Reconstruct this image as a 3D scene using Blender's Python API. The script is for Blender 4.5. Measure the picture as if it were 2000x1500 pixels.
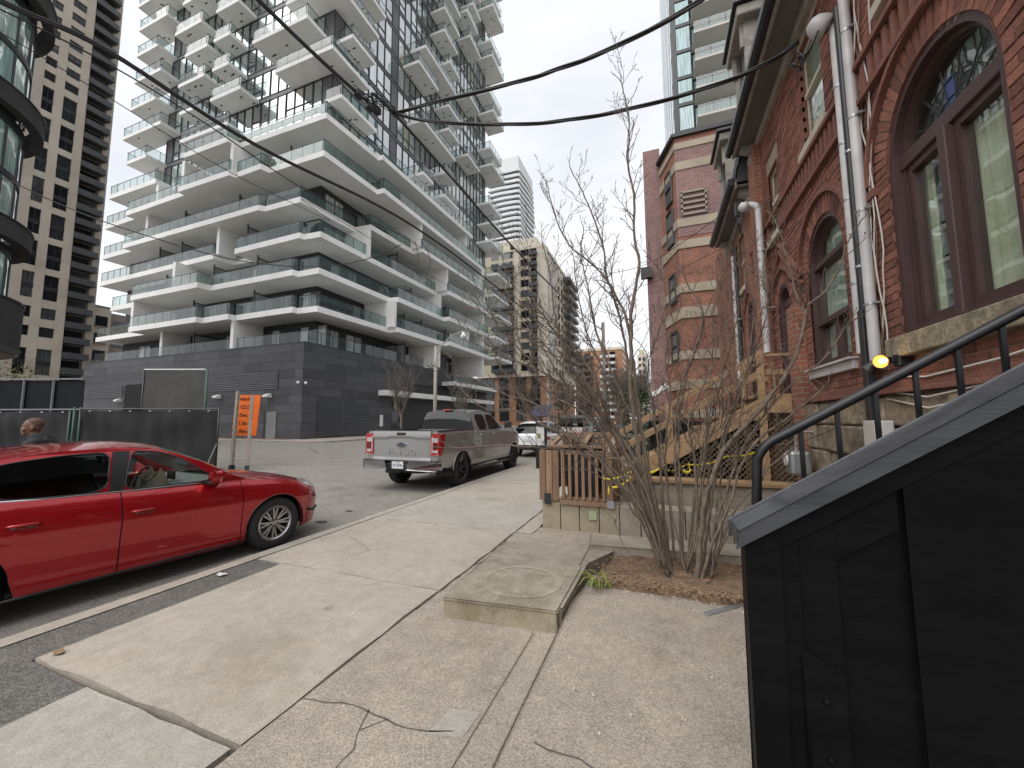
import bpy, bmesh, math, random
import numpy as np
from mathutils import Vector, Matrix, noise
from mathutils.geometry import tessellate_polygon
random.seed(7)
for o in list(bpy.data.objects): bpy.data.objects.remove(o)
SC = bpy.context.scene
COL = SC.collection
R = math.radians
# ------------------------------------------------------------------ camera
FPX, PITCH, YAW, ROLL, CH = 760.0, 5.2, 20.6, -0.3, 1.65     # focal length in pixels of the 2000 px photo
def cam_basis():
    p, y, r = R(PITCH), R(YAW), R(ROLL)
    fw = Vector((-math.sin(y)*math.cos(p), math.cos(y)*math.cos(p), math.sin(p)))
    rt = Vector((math.cos(y), math.sin(y), 0)); up = rt.cross(fw)
    return fw, rt*math.cos(r)+up*math.sin(r), -rt*math.sin(r)+up*math.cos(r)
FW, RT, UP = cam_basis()
CAMP = Vector((0, 0, CH))
cd = bpy.data.cameras.new('camera'); co = bpy.data.objects.new('camera', cd); COL.objects.link(co)
cd.sensor_width = 36; cd.lens = FPX/2000*36; cd.clip_start = 0.05; cd.clip_end = 4000
co.matrix_world = Matrix(((RT.x, UP.x, -FW.x, 0), (RT.y, UP.y, -FW.y, 0), (RT.z, UP.z, -FW.z, CH), (0, 0, 0, 1)))
SC.camera = co
def U(x, y, X=None, Y=None, Z=None, D=None):
    """photo pixel -> point on the plane X=, Y= or Z= (or at camera depth D)"""
    d = FW + RT*((x-1000)/FPX) - UP*((y-750)/FPX)
    if Z is not None: t = (Z-CH)/d.z
    elif X is not None: t = X/d.x
    elif Y is not None: t = Y/d.y
    else: t = D
    return CAMP + d*t
# ------------------------------------------------------------------ world, sun, exposure
w = bpy.data.worlds.new('World'); SC.world = w; w.use_nodes = True
nt = w.node_tree; nt.nodes.clear()
SUN_EL, SUN_AZ = R(55), R(203)         # azimuth from +Y clockwise: light comes from behind the camera
sky = nt.nodes.new('ShaderNodeTexSky'); sky.sky_type = 'NISHITA'; sky.sun_disc = False
sky.sun_elevation = SUN_EL; sky.sun_rotation = SUN_AZ; sky.air_density = 1.0; sky.dust_density = 3.0
tc = nt.nodes.new('ShaderNodeTexCoord')
mp = nt.nodes.new('ShaderNodeMapping'); mp.inputs['Scale'].default_value = (1, 1, 2.2)
n1 = nt.nodes.new('ShaderNodeTexNoise'); n1.inputs['Scale'].default_value = 1.7; n1.inputs['Detail'].default_value = 7; n1.inputs['Roughness'].default_value = .55
n1.inputs['Distortion'].default_value = .4
cr = nt.nodes.new('ShaderNodeValToRGB')
cr.color_ramp.elements[0].position = .30; cr.color_ramp.elements[0].color = (.41, .425, .46, 1)
cr.color_ramp.elements[1].position = .60; cr.color_ramp.elements[1].color = (.555, .56, .57, 1)
mx = nt.nodes.new('ShaderNodeMix'); mx.data_type = 'RGBA'; mx.inputs['Factor'].default_value = .9
sc_ = nt.nodes.new('ShaderNodeMix'); sc_.data_type = 'RGBA'; sc_.blend_type = 'MULTIPLY'; sc_.inputs['Factor'].default_value = 1
sc_.inputs[7].default_value = (11, 11, 11, 1)
bg = nt.nodes.new('ShaderNodeBackground'); bg.inputs['Strength'].default_value = .1
ow = nt.nodes.new('ShaderNodeOutputWorld')
L = nt.links.new
L(tc.outputs['Generated'], mp.inputs['Vector']); L(mp.outputs['Vector'], n1.inputs['Vector'])
L(n1.outputs['Fac'], cr.inputs['Fac']); L(cr.outputs['Color'], sc_.inputs[6])
L(sky.outputs['Color'], mx.inputs[6]); L(sc_.outputs[2], mx.inputs[7])
L(mx.outputs[2], bg.inputs['Color']); L(bg.outputs['Background'], ow.inputs['Surface'])
sl = bpy.data.lights.new('sun', 'SUN'); sl.energy = 1.5; sl.angle = R(65); sl.color = (1, .985, .96)
so = bpy.data.objects.new('sun', sl); COL.objects.link(so)
sd = Vector((math.sin(SUN_AZ)*math.cos(SUN_EL), math.cos(SUN_AZ)*math.cos(SUN_EL), math.sin(SUN_EL)))
so.rotation_euler = sd.to_track_quat('Z', 'Y').to_euler()
SC.view_settings.view_transform = 'Standard'; SC.view_settings.look = 'None'
SC.view_settings.exposure = 0.9; SC.view_settings.gamma = 1
SC.render.engine = 'CYCLES'
SC.cycles.transparent_max_bounces = 16; SC.cycles.max_bounces = 8
# ------------------------------------------------------------------ materials
MATS = {}
def _new(name):
    m = bpy.data.materials.new(name); m.use_nodes = True
    t = m.node_tree; t.nodes.clear()
    o = t.nodes.new('ShaderNodeOutputMaterial'); b = t.nodes.new('ShaderNodeBsdfPrincipled')
    t.links.new(b.outputs[0], o.inputs[0]); MATS[name] = m
    return m, t, b, o
def nd(t, typ, **k):
    n = t.nodes.new(typ)
    for a, v in k.items():
        if a in n.inputs.keys(): n.inputs[a].default_value = v
        else: setattr(n, a, v)
    return n
def mixc(t, fac, a, b, blend='MIX'):
    m = nd(t, 'ShaderNodeMix', data_type='RGBA', blend_type=blend)
    for s, v in ((0, fac), (6, a), (7, b)):
        if hasattr(v, 'links') or isinstance(v, bpy.types.NodeSocket): t.links.new(v, m.inputs[s])
        elif s == 0: m.inputs[0].default_value = v
        else: m.inputs[s].default_value = (*v, 1) if len(v) == 3 else v
    return m.outputs[2]
def ramp(t, src, a, b, ca=(0, 0, 0), cb=(1, 1, 1)):
    r = nd(t, 'ShaderNodeValToRGB'); e = r.color_ramp.elements
    e[0].position = a; e[0].color = (*ca, 1); e[1].position = b; e[1].color = (*cb, 1)
    t.links.new(src, r.inputs[0]); return r.outputs[0]
def pos(t, sc=(1, 1, 1)):
    g = nd(t, 'ShaderNodeNewGeometry'); m = nd(t, 'ShaderNodeMapping'); m.inputs['Scale'].default_value = sc
    t.links.new(g.outputs['Position'], m.inputs[0]); return m.outputs[0]
def rnd(t):
    g = nd(t, 'ShaderNodeNewGeometry'); o = nd(t, 'ShaderNodeObjectInfo')
    a = nd(t, 'ShaderNodeMath', operation='ADD'); f = nd(t, 'ShaderNodeMath', operation='FRACT')
    t.links.new(g.outputs['Random Per Island'], a.inputs[0]); t.links.new(o.outputs['Random'], a.inputs[1])
    t.links.new(a.outputs[0], f.inputs[0]); return f.outputs[0]
def pm(name, c, c2=None, scale=3, rough=.7, metal=0, bump=0, bscale=40, spec=.5, rv=0, coat=0, fine=0, stretch=(1, 1, 1), stain=None, sscale=.6, crough=.03):
    """procedural Principled material: two-tone noise, fine grain, per-piece variation, stains, bump"""
    m, t, b, o = _new(name)
    if c2 is None: c2 = tuple(v*.8 for v in c)
    P = pos(t, stretch)
    n = nd(t, 'ShaderNodeTexNoise', Scale=scale, Detail=6.0, Roughness=.6); t.links.new(P, n.inputs[0])
    col = mixc(t, ramp(t, n.outputs[0], .35, .65), c, c2)
    if fine:
        f = nd(t, 'ShaderNodeTexNoise', Scale=bscale, Detail=3.0); t.links.new(P, f.inputs[0])
        col = mixc(t, fine, col, mixc(t, 1.0, col, ramp(t, f.outputs[0], .3, .7, (.35, .35, .35), (1.6, 1.6, 1.6)), 'MULTIPLY'))
    if stain:
        s = nd(t, 'ShaderNodeTexNoise', Scale=sscale, Detail=8.0, Roughness=.7); t.links.new(P, s.inputs[0])
        col = mixc(t, ramp(t, s.outputs[0], .5, .7), col, mixc(t, 1.0, col, stain, 'MULTIPLY'))
    if rv:
        r = rnd(t); col = mixc(t, 1.0, col, ramp(t, r, 0, 1, (1-rv,)*3, (1+rv,)*3), 'MULTIPLY')
    t.links.new(col, b.inputs['Base Color'])
    b.inputs['Roughness'].default_value = rough; b.inputs['Metallic'].default_value = metal
    b.inputs['Specular IOR Level'].default_value = spec
    if coat: b.inputs['Coat Weight'].default_value = coat; b.inputs['Coat Roughness'].default_value = crough
    if bump:
        bn = nd(t, 'ShaderNodeTexNoise', Scale=bscale, Detail=4.0); t.links.new(P, bn.inputs[0])
        bp = nd(t, 'ShaderNodeBump', Strength=bump, Distance=.01); t.links.new(bn.outputs[0], bp.inputs['Height'])
        t.links.new(bp.outputs[0], b.inputs['Normal'])
    return m
def concrete(name, c, c2, speck=.5, agg=190, rough=.85, stain=(.62, .58, .5)):
    """concrete with exposed aggregate specks, blotches and stains"""
    m, t, b, o = _new(name); P = pos(t)
    n = nd(t, 'ShaderNodeTexNoise', Scale=1.6, Detail=8.0, Roughness=.65); t.links.new(P, n.inputs[0])
    col = mixc(t, ramp(t, n.outputs[0], .35, .68), c, c2)
    v = nd(t, 'ShaderNodeTexVoronoi', Scale=float(agg)); t.links.new(P, v.inputs[0])
    sp = nd(t, 'ShaderNodeSeparateColor'); t.links.new(v.outputs['Color'], sp.inputs[0])
    col = mixc(t, speck, col, mixc(t, 1.0, col, ramp(t, sp.outputs[0], 0, 1, (.45, .45, .45), (1.55, 1.5, 1.42)), 'MULTIPLY'))
    n3 = nd(t, 'ShaderNodeTexNoise', Scale=9.0, Detail=6.0, Roughness=.7); t.links.new(P, n3.inputs[0])
    col = mixc(t, .5, col, mixc(t, 1.0, col, ramp(t, n3.outputs[0], .3, .7, (.72, .72, .72), (1.2, 1.2, 1.2)), 'MULTIPLY'))
    s = nd(t, 'ShaderNodeTexNoise', Scale=.9, Detail=9.0, Roughness=.75); t.links.new(P, s.inputs[0])
    col = mixc(t, ramp(t, s.outputs[0], .52, .72), col, mixc(t, 1.0, col, stain, 'MULTIPLY'))
    t.links.new(col, b.inputs['Base Color']); b.inputs['Roughness'].default_value = rough
    b.inputs['Specular IOR Level'].default_value = .3
    bp = nd(t, 'ShaderNodeBump', Strength=.35, Distance=.004); t.links.new(v.outputs['Distance'], bp.inputs['Height'])
    t.links.new(bp.outputs[0], b.inputs['Normal'])
    return m
def brickmat(name, c1, c2, mortar, bw=.215, bh=.065, mo=.012, rough=.9):
    m, t, b, o = _new(name)
    g = nd(t, 'ShaderNodeNewGeometry'); s = nd(t, 'ShaderNodeSeparateXYZ'); t.links.new(g.outputs['Position'], s.inputs[0])
    a = nd(t, 'ShaderNodeMath', operation='ADD'); t.links.new(s.outputs[0], a.inputs[0]); t.links.new(s.outputs[1], a.inputs[1])
    k = nd(t, 'ShaderNodeCombineXYZ'); t.links.new(a.outputs[0], k.inputs[0]); t.links.new(s.outputs[2], k.inputs[1])
    br = nd(t, 'ShaderNodeTexBrick'); t.links.new(k.outputs[0], br.inputs['Vector'])
    br.inputs['Scale'].default_value = 1; br.inputs['Brick Width'].default_value = bw+mo; br.inputs['Row Height'].default_value = bh+mo
    br.inputs['Mortar Size'].default_value = mo/2; br.inputs['Color1'].default_value = (*c1, 1); br.inputs['Color2'].default_value = (*c2, 1)
    br.inputs['Mortar'].default_value = (*mortar, 1)
    n = nd(t, 'ShaderNodeTexNoise', Scale=.8, Detail=7.0, Roughness=.7); t.links.new(g.outputs['Position'], n.inputs[0])
    col = mixc(t, 1.0, br.outputs['Color'], ramp(t, n.outputs[0], .3, .7, (.7, .7, .7), (1.2, 1.15, 1.1)), 'MULTIPLY')
    t.links.new(col, b.inputs['Base Color']); b.inputs['Roughness'].default_value = rough
    bp = nd(t, 'ShaderNodeBump', Strength=.4, Distance=.01, invert=True); t.links.new(br.outputs['Fac'], bp.inputs['Height'])
    t.links.new(bp.outputs[0], b.inputs['Normal'])
    return m
def glassmat(name, tint=(.75, .85, .83), ior=1.5, rough=.02, dirt=0., refl=1.0):
    """thin pane: tinted see-through plus a mirror reflection that grows at grazing angles"""
    m, t, b, o = _new(name); t.nodes.remove(b)
    tr = nd(t, 'ShaderNodeBsdfTransparent'); tr.inputs[0].default_value = (*tint, 1)
    gl = nd(t, 'ShaderNodeBsdfGlossy'); gl.inputs[0].default_value = (refl, refl, refl, 1); gl.inputs['Roughness'].default_value = rough
    n = nd(t, 'ShaderNodeTexNoise', Scale=1.5, Detail=2.0); t.links.new(pos(t), n.inputs[0])
    bp = nd(t, 'ShaderNodeBump', Strength=.12, Distance=.03); t.links.new(n.outputs[0], bp.inputs['Height']); t.links.new(bp.outputs[0], gl.inputs['Normal'])
    fr = nd(t, 'ShaderNodeFresnel'); ge = nd(t, 'ShaderNodeNewGeometry'); im = nd(t, 'ShaderNodeMix'); im.inputs[2].default_value = ior; im.inputs[3].default_value = 1/ior
    t.links.new(ge.outputs['Backfacing'], im.inputs[0]); t.links.new(im.outputs[0], fr.inputs[0])
    mx = nd(t, 'ShaderNodeMixShader'); t.links.new(fr.outputs[0], mx.inputs[0]); t.links.new(tr.outputs[0], mx.inputs[1]); t.links.new(gl.outputs[0], mx.inputs[2])
    if dirt:
        df = nd(t, 'ShaderNodeBsdfDiffuse'); df.inputs[0].default_value = (.55, .62, .6, 1)
        m2 = nd(t, 'ShaderNodeMixShader'); m2.inputs[0].default_value = dirt
        t.links.new(mx.outputs[0], m2.inputs[1]); t.links.new(df.outputs[0], m2.inputs[2]); t.links.new(m2.outputs[0], o.inputs[0])
    else: t.links.new(mx.outputs[0], o.inputs[0])
    return m
def panemat(name, stops, rough=.04, spec=.9, wave=.12, ior=1.5):
    """reflecting window pane in front of rooms: each pane has its own blind or dark room behind it"""
    m, t, b, o = _new(name)
    r = nd(t, 'ShaderNodeValToRGB'); r.color_ramp.interpolation = 'CONSTANT'
    e = r.color_ramp.elements
    while len(e) < len(stops): e.new(.5)
    for i, (p, c) in enumerate(stops): e[i].position = p; e[i].color = (*c, 1)
    t.links.new(rnd(t), r.inputs[0])
    w = nd(t, 'ShaderNodeTexNoise', Scale=7.0, Detail=2.0); t.links.new(pos(t, (1, 1, .05)), w.inputs[0])
    col = mixc(t, .6, r.outputs[0], mixc(t, 1.0, r.outputs[0], ramp(t, w.outputs[0], .35, .65, (.4, .4, .4), (1.5, 1.5, 1.5)), 'MULTIPLY'))
    t.links.new(col, b.inputs['Base Color']); b.inputs['Roughness'].default_value = rough; b.inputs['Specular IOR Level'].default_value = spec; b.inputs['IOR'].default_value = ior
    n = nd(t, 'ShaderNodeTexNoise', Scale=.9, Detail=1.0); t.links.new(pos(t), n.inputs[0])
    bp = nd(t, 'ShaderNodeBump', Strength=wave, Distance=.05); t.links.new(n.outputs[0], bp.inputs['Height']); t.links.new(bp.outputs[0], b.inputs['Normal'])
    return m
def emit(name, c, s):
    m, t, b, o = _new(name); b.inputs['Base Color'].default_value = (*c, 1); b.inputs['Emission Color'].default_value = (*c, 1); b.inputs['Emission Strength'].default_value = s
    return m
M = MATS
# ------------------------------------------------------------------ mesh helpers
class MB:
    def __init__(s): s.v = []; s.f = []
    def add(s, vs, fs):
        n = len(s.v); s.v += [tuple(p) for p in vs]; s.f += [tuple(i+n for i in f) for f in fs]; return s
    def box(s, a, b, mat=None):
        x0, y0, z0 = a; x1, y1, z1 = b
        vs = [(x0, y0, z0), (x1, y0, z0), (x1, y1, z0), (x0, y1, z0), (x0, y0, z1), (x1, y0, z1), (x1, y1, z1), (x0, y1, z1)]
        if mat is not None: vs = [tuple(mat @ Vector(p)) for p in vs]
        return s.add(vs, [(0, 3, 2, 1), (4, 5, 6, 7), (0, 1, 5, 4), (1, 2, 6, 5), (2, 3, 7, 6), (3, 0, 4, 7)])
    def bar(s, p, q, wx, wz, upv=(0, 0, 1)):
        """box beam from p to q, wx wide, wz deep"""
        p, q = Vector(p), Vector(q); d = (q-p); l = d.length
        if l < 1e-6: return s
        d /= l; u = Vector(upv)
        if abs(d.dot(u)) > .98: u = Vector((0, 1, 0))
        sx = d.cross(u).normalized(); sz = sx.cross(d)
        m = Matrix((sx, d, sz)).transposed().to_4x4(); m.translation = p
        return s.box((-wx/2, 0, -wz/2), (wx/2, l, wz/2), m)
    def quad(s, a, b, c, d): return s.add([a, b, c, d], [(0, 1, 2, 3)])
    def tube(s, pts, rad, n=6, cap=True):
        pts = [Vector(p) for p in pts]; k = len(pts)
        if not hasattr(rad, '__len__'): rad = [rad]*k
        base = len(s.v); ref = Vector((.31, .17, .93))
        for i, p in enumerate(pts):
            d = (pts[min(i+1, k-1)]-pts[max(i-1, 0)])
            if d.length < 1e-9: d = Vector((0, 0, 1))
            d.normalize(); a = d.cross(ref)
            if a.length < 1e-3: a = d.cross(Vector((1, 0, 0)))
            a.normalize(); b = d.cross(a)
            for j in range(n):
                t = 2*math.pi*j/n; q = p+(a*math.cos(t)+b*math.sin(t))*rad[i]; s.v.append(tuple(q))
        for i in range(k-1):
            for j in range(n):
                j2 = (j+1) % n
                s.f.append((base+i*n+j, base+i*n+j2, base+(i+1)*n+j2, base+(i+1)*n+j))
        if cap and n > 3:
            s.f.append(tuple(base+j for j in reversed(range(n)))); s.f.append(tuple(base+(k-1)*n+j for j in range(n)))
        return s
    def lathe(s, prof, n=24, m=None, close=False):
        """profile [(r,z)] turned round z; m places it"""
        base = len(s.v); k = len(prof)
        for r, z in prof:
            for j in range(n):
                t = 2*math.pi*j/n; p = Vector((r*math.cos(t), r*math.sin(t), z))
                s.v.append(tuple(m @ p if m else p))
        for i in range(k-1 if not close else k):
            i2 = (i+1) % k
            for j in range(n):
                j2 = (j+1) % n; s.f.append((base+i*n+j, base+i*n+j2, base+i2*n+j2, base+i2*n+j))
        return s
    def prism(s, poly, d0, d1, fn):
        """polygon [(a,b)] extruded from d0 to d1; fn(a,b,d) -> point"""
        n = len(poly); tri = tessellate_polygon([[Vector((a, b, 0)) for a, b in poly]])
        vs = [fn(a, b, d0) for a, b in poly]+[fn(a, b, d1) for a, b in poly]
        fs = [t for t in tri]+[tuple(i+n for i in reversed(t)) for t in tri]
        fs += [(i, (i+1) % n, (i+1) % n+n, i+n) for i in range(n)]
        return s.add(vs, fs)
    def grid(s, P):
        """P[i][j] points -> quads"""
        n, k = len(P), len(P[0]); base = len(s.v)
        for r in P: s.v += [tuple(p) for p in r]
        for i in range(n-1):
            for j in range(k-1): s.f.append((base+i*k+j, base+i*k+j+1, base+(i+1)*k+j+1, base+(i+1)*k+j))
        return s
    def mesh(s, name, mat, smooth=False, bevel=0, fixn=True):
        me = bpy.data.meshes.new(name); me.from_pydata(s.v, [], s.f)
        if fixn or bevel:
            bm = bmesh.new(); bm.from_mesh(me)
            if bevel:
                bmesh.ops.bevel(bm, geom=[e for e in bm.edges if len(e.link_faces) == 2 and e.calc_face_angle(0) > .5], offset=bevel, segments=2, affect='EDGES', profile=.5)
            if fixn: bmesh.ops.recalc_face_normals(bm, faces=bm.faces)
            bm.to_mesh(me); bm.free()
        if smooth is True: me.polygons.foreach_set('use_smooth', [True]*len(me.polygons))
        elif smooth:
            me.polygons.foreach_set('use_smooth', [True]*len(me.polygons)); me.set_sharp_from_angle(angle=R(smooth))
        if mat is not None: me.materials.append(M[mat] if isinstance(mat, str) else mat)
        return me
    def build(s, name, mat, parent=None, smooth=False, bevel=0, kind=None, fixn=True):
        return link(name, s.mesh(name, mat, smooth, bevel, fixn), parent, kind)
def link(name, me, parent=None, kind=None):
    o = bpy.data.objects.new(name, me); COL.objects.link(o)
    if parent: o.parent = parent
    if kind: o['kind'] = kind
    return o
def thing(name, label, cat, group=None, loc=(0, 0, 0), rz=0):
    o = bpy.data.objects.new(name, None); o.empty_display_size = .2; COL.objects.link(o)
    o.location = loc; o.rotation_euler = (0, 0, rz); return tag(o, label, cat, group)
def tag(o, label, cat, group=None):
    o['label'] = label; o['category'] = cat
    if group: o['group'] = group
    return o
def struct(o): o['kind'] = 'structure'; return o
def inst(name, me, loc, scale=(1, 1, 1), rot=(0, 0, 0), parent=None):
    o = bpy.data.objects.new(name, me); COL.objects.link(o); o.location = loc; o.scale = scale; o.rotation_euler = rot
    if parent: o.parent = parent
    return o
def copy_tree(o, parent=None):
    c = o.copy(); COL.objects.link(c); c.parent = parent
    for ch in list(o.children): copy_tree(ch, c)
    return c
def textmesh(name, body, size, mat, depth=.002, font_bold=False):
    cu = bpy.data.curves.new(name, 'FONT'); cu.body = body; cu.size = size; cu.extrude = depth; cu.align_x = 'CENTER'; cu.align_y = 'CENTER'; cu.resolution_u = 3
    if font_bold: cu.offset = size*.018
    to = bpy.data.objects.new(name, cu); COL.objects.link(to)
    me = bpy.data.meshes.new_from_object(to); bpy.data.objects.remove(to); bpy.data.curves.remove(cu)
    me.materials.clear(); me.materials.append(M[mat]); return me
def ci(tab):
    """smooth interpolation through (x, value) pairs"""
    tab = sorted(tab); xs = [a for a, b in tab]; ys = [b for a, b in tab]; n = len(xs)
    def f(x):
        if x <= xs[0]: return ys[0]
        if x >= xs[-1]: return ys[-1]
        i = max(j for j in range(n-1) if xs[j] <= x); h = xs[i+1]-xs[i]; t = (x-xs[i])/h
        d = (ys[i+1]-ys[i])/h
        def sl(j):
            if j <= 0 or j >= n-1: return (ys[1]-ys[0])/(xs[1]-xs[0]) if j <= 0 else (ys[-1]-ys[-2])/(xs[-1]-xs[-2])
            a = (ys[j]-ys[j-1])/(xs[j]-xs[j-1]); b = (ys[j+1]-ys[j])/(xs[j+1]-xs[j])
            return 0 if a*b <= 0 else 2*a*b/(a+b)
        m0, m1 = sl(i), sl(i+1)
        return (2*t**3-3*t**2+1)*ys[i]+(t**3-2*t**2+t)*h*m0+(-2*t**3+3*t**2)*ys[i+1]+(t**3-t**2)*h*m1
    return f
# ------------------------------------------------------------------ the palette
concrete('slab_concrete', (.385, .343, .292), (.325, .291, .25), .3, 170, stain=(.82, .79, .74))
concrete('slab_grey', (.365, .34, .30), (.31, .29, .26), .3, 170, stain=(.8, .78, .74))
concrete('aggregate', (.345, .303, .258), (.265, .234, .20), .62, 165, stain=(.72, .69, .64))
concrete('old_concrete', (.34, .30, .25), (.235, .208, .17), .35, 140, stain=(.5, .47, .4))
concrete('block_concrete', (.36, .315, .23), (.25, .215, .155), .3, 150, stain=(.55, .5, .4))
concrete('dark_asphalt', (.135, .13, .122), (.10, .097, .092), .9, 120)
concrete('road_asphalt', (.25, .235, .212), (.19, .18, .162), .5, 75, stain=(.72, .7, .68))
concrete('pale_paving', (.36, .33, .28), (.30, .27, .235), .2, 60)
pm('red_paving', (.27, .12, .09), (.2, .1, .08), 2, .85)
pm('joint', (.115, .10, .085), rough=.95)
pm('dirt', (.20, .13, .08), (.125, .08, .05), 9, .95, bump=.9, bscale=55, fine=.6)
pm('white_panel', (.84, .835, .82), (.78, .775, .76), .5, .6, stain=(.86, .85, .82), sscale=.35)
pm('soffit', (.56, .53, .49), (.50, .475, .44), .4, .8)
pm('dark_wall', (.024, .024, .027), (.022, .022, .024), 1, .6)
pm('grey_panel', (.13, .13, .14), (.10, .10, .11), .5, .45, rv=.2)
pm('frame_dark', (.03, .033, .037), (.022, .024, .027), 1, .4)
pm('slate_stone', (.070, .070, .077), (.053, .053, .059), 2.5, .55, rv=.28, bump=.15, bscale=30, fine=.25)
pm('louvre', (.15, .15, .16), (.12, .12, .13), 1, .45, metal=.4)
pm('black_void', (.006, .006, .007), rough=.9)
glassmat('guard_glass', (.72, .80, .785), 1.5, .02, .035)
glassmat('clear_guard', (.88, .92, .915), 1.45, .02, .06)
pm('screen_glass', (.26, .265, .27), (.2, .2, .21), 1, .35)
panemat('curtain_pane', [(0, (.03, .045, .05)), (.22, (.16, .22, .22)), (.42, (.06, .085, .095)), (.58, (.34, .42, .40)), (.8, (.10, .14, .15)), (.93, (.36, .36, .26))], spec=1.0, ior=2.9)
panemat('room_pane', [(0, (.02, .022, .024)), (.35, (.28, .29, .28)), (.7, (.42, .43, .41)), (.88, (.08, .09, .09))])
panemat('dark_pane', [(0, (.012, .014, .018)), (.5, (.03, .035, .04)), (.8, (.08, .085, .09))], spec=.6)
pm('beige_stone', (.53, .48, .405), (.455, .41, .345), .25, .8, rv=.05, stain=(.85, .83, .8), sscale=.2)
pm('beige_dark', (.30, .25, .21), (.25, .21, .18), .4, .8)
pm('tan_stone', (.62, .555, .44), (.55, .49, .385), .2, .8, rv=.05)
pm('tan_light', (.68, .63, .53), (.61, .56, .47), .2, .8)
pm('dark_metal', (.035, .037, .04), (.025, .027, .03), 2, .45, metal=.2)
pm('balcony_grey', (.075, .08, .086), (.055, .06, .064), 1, .5)
pm('pale_tower', (.62, .64, .65), (.56, .58, .6), .2, .6)
brickmat('far_red_brick', (.30, .115, .07), (.22, .085, .055), (.30, .25, .21))
brickmat('far_purple_brick', (.26, .14, .13), (.19, .105, .10), (.34, .30, .29))
brickmat('far_orange_brick', (.40, .20, .11), (.33, .16, .09), (.4, .3, .22))
brickmat('dark_grey_brick', (.06, .058, .06), (.045, .044, .047), (.035, .034, .036), .3, .06)
pm('band_stone', (.37, .315, .24), (.30, .25, .19), 1.5, .85, fine=.3, stain=(.75, .72, .68))
# ================================================================== ground
struct(MB().quad((-2000, -2000, -.06), (2000, -2000, -.06), (2000, 2500, -.06), (-2000, 2500, -.06)).build('ground', 'pale_paving'))
struct(MB().quad((-130, -60, 0), (60, -60, 0), (60, 320, 0), (-130, 320, 0)).build('road', 'road_asphalt'))
def ribbon(pts, wid, z, name, mat, parent=None, jit=0.):
    b = MB(); P = [Vector((p[0], p[1], 0)) for p in pts]; row = []
    Q = []
    for i in range(len(P)-1):
        n = max(2, int((P[i+1]-P[i]).length/.06)) if jit else 2
        for k in range(n if i == len(P)-2 else n-1): Q.append(P[i].lerp(P[i+1], k/(n-1)))
    for i, p in enumerate(Q):
        d = (Q[min(i+1, len(Q)-1)]-Q[max(i-1, 0)]).normalized(); s = Vector((-d.y, d.x, 0))
        o = s*random.uniform(-jit, jit); ww = wid*(1 if not jit else random.uniform(.4, 1.3))
        row.append([(p+o-s*ww/2)+Vector((0, 0, z)), (p+o+s*ww/2)+Vector((0, 0, z))])
    b.grid(row); return b.build(name, mat, parent)
# faint worn lane paint and patches
pm('worn_paint', (.42, .40, .35), (.24, .225, .2), 6, .8)
pm('tar', (.035, .034, .033), (.06, .058, .055), 8, .6)
mk = struct(ribbon([(-12.6, 10.2), (-12.4, 15.5), (-12.3, 19)], .10, .005, 'road_marking', 'worn_paint'))
for pts in ([(-11.6, 11.2), (-9.6, 12.0), (-8.3, 11.6)], [(-10.4, 13.2), (-7.9, 12.9)], [(-14, 13.5), (-11, 14.9), (-8, 15.2)], [(-6.1, 5.4), (-7.4, 6.6)], [(-16, 15), (-20, 18)]):
    struct(ribbon(pts, .035, .006, 'road_crack', 'tar', None, .05))
for x, y, s in ((-5.7, 5.1, .10), (-5.2, 5.0, .07), (-6.3, 5.55, .06), (-5.35, 5.75, .05), (-6.0, 4.75, .06)):
    b = MB(); n = 11; b.add([(x, y, .007)]+[(x+s*1.7*random.uniform(.6, 1.2)*math.cos(2*math.pi*i/n), y+s*random.uniform(.6, 1.2)*math.sin(2*math.pi*i/n), .007) for i in range(n)], [(0, i+1, (i+1) % n+1) for i in range(n)])
    struct(b.build('road_stain', 'tar'))
# far pavement round the tower podium, with its kerb
fp = MB().prism([(-24.2, 21.6), (-23.2, 22.4), (-23.0, 24.0), (-22.9, 62), (-27.35, 62), (-27.35, 24.02), (-62, 24.02), (-62, 21.5)], -.05, .12, lambda a, b, d: (a, b, d))
struct(fp.build('pavement', 'pale_paving'))
struct(MB().box((-62, 22.9, .121), (-27.9, 23.7, .126)).build('paving_band', 'red_paving'))
# far side of the main street: pavement with trees beyond the podium
struct(MB().box((-22.8, 62.2, -.05), (-12, 200, .12)).build('pavement', 'pale_paving'))
# ---- sidewalk on our side: concrete bays, each its own slab
sw = struct(MB().box((-4.28, -3, -.05), (-1.66, 60, .06)).build('sidewalk', 'joint'))
def slab(x0, x1, y0, y1, z=.1, mat='slab_concrete', parent=sw, jit=.006, name='slab', skew=0.):
    j = lambda: random.uniform(-jit, jit)
    b = MB(); n = 7
    # slightly uneven edges
    def edge(p, q, k):
        return [(p[0]+(q[0]-p[0])*i/k+(j() if 0 < i < k else 0), p[1]+(q[1]-p[1])*i/k+(j() if 0 < i < k else 0)) for i in range(k)]
    poly = edge((x0, y0), (x1, y0), n)+edge((x1, y0), (x1-skew, y1), n)+edge((x1-skew, y1), (x0-skew, y1), n)+edge((x0-skew, y1), (x0, y0), n)
    b.prism(poly, .02, z, lambda a, c, d: (a, c, d))
    return b.build(name, mat, parent, bevel=.006)
slab(-3.2, -1.97, -2, 1.392, .098, 'slab_grey')
slab(-3.9, -1.945, 1.432, 3.22)
slab(-4.28, -1.93, 3.236, 5.16)
slab(-1.91, -1.68, 5.2, 7.1, .098)
y = 5.175
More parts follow.
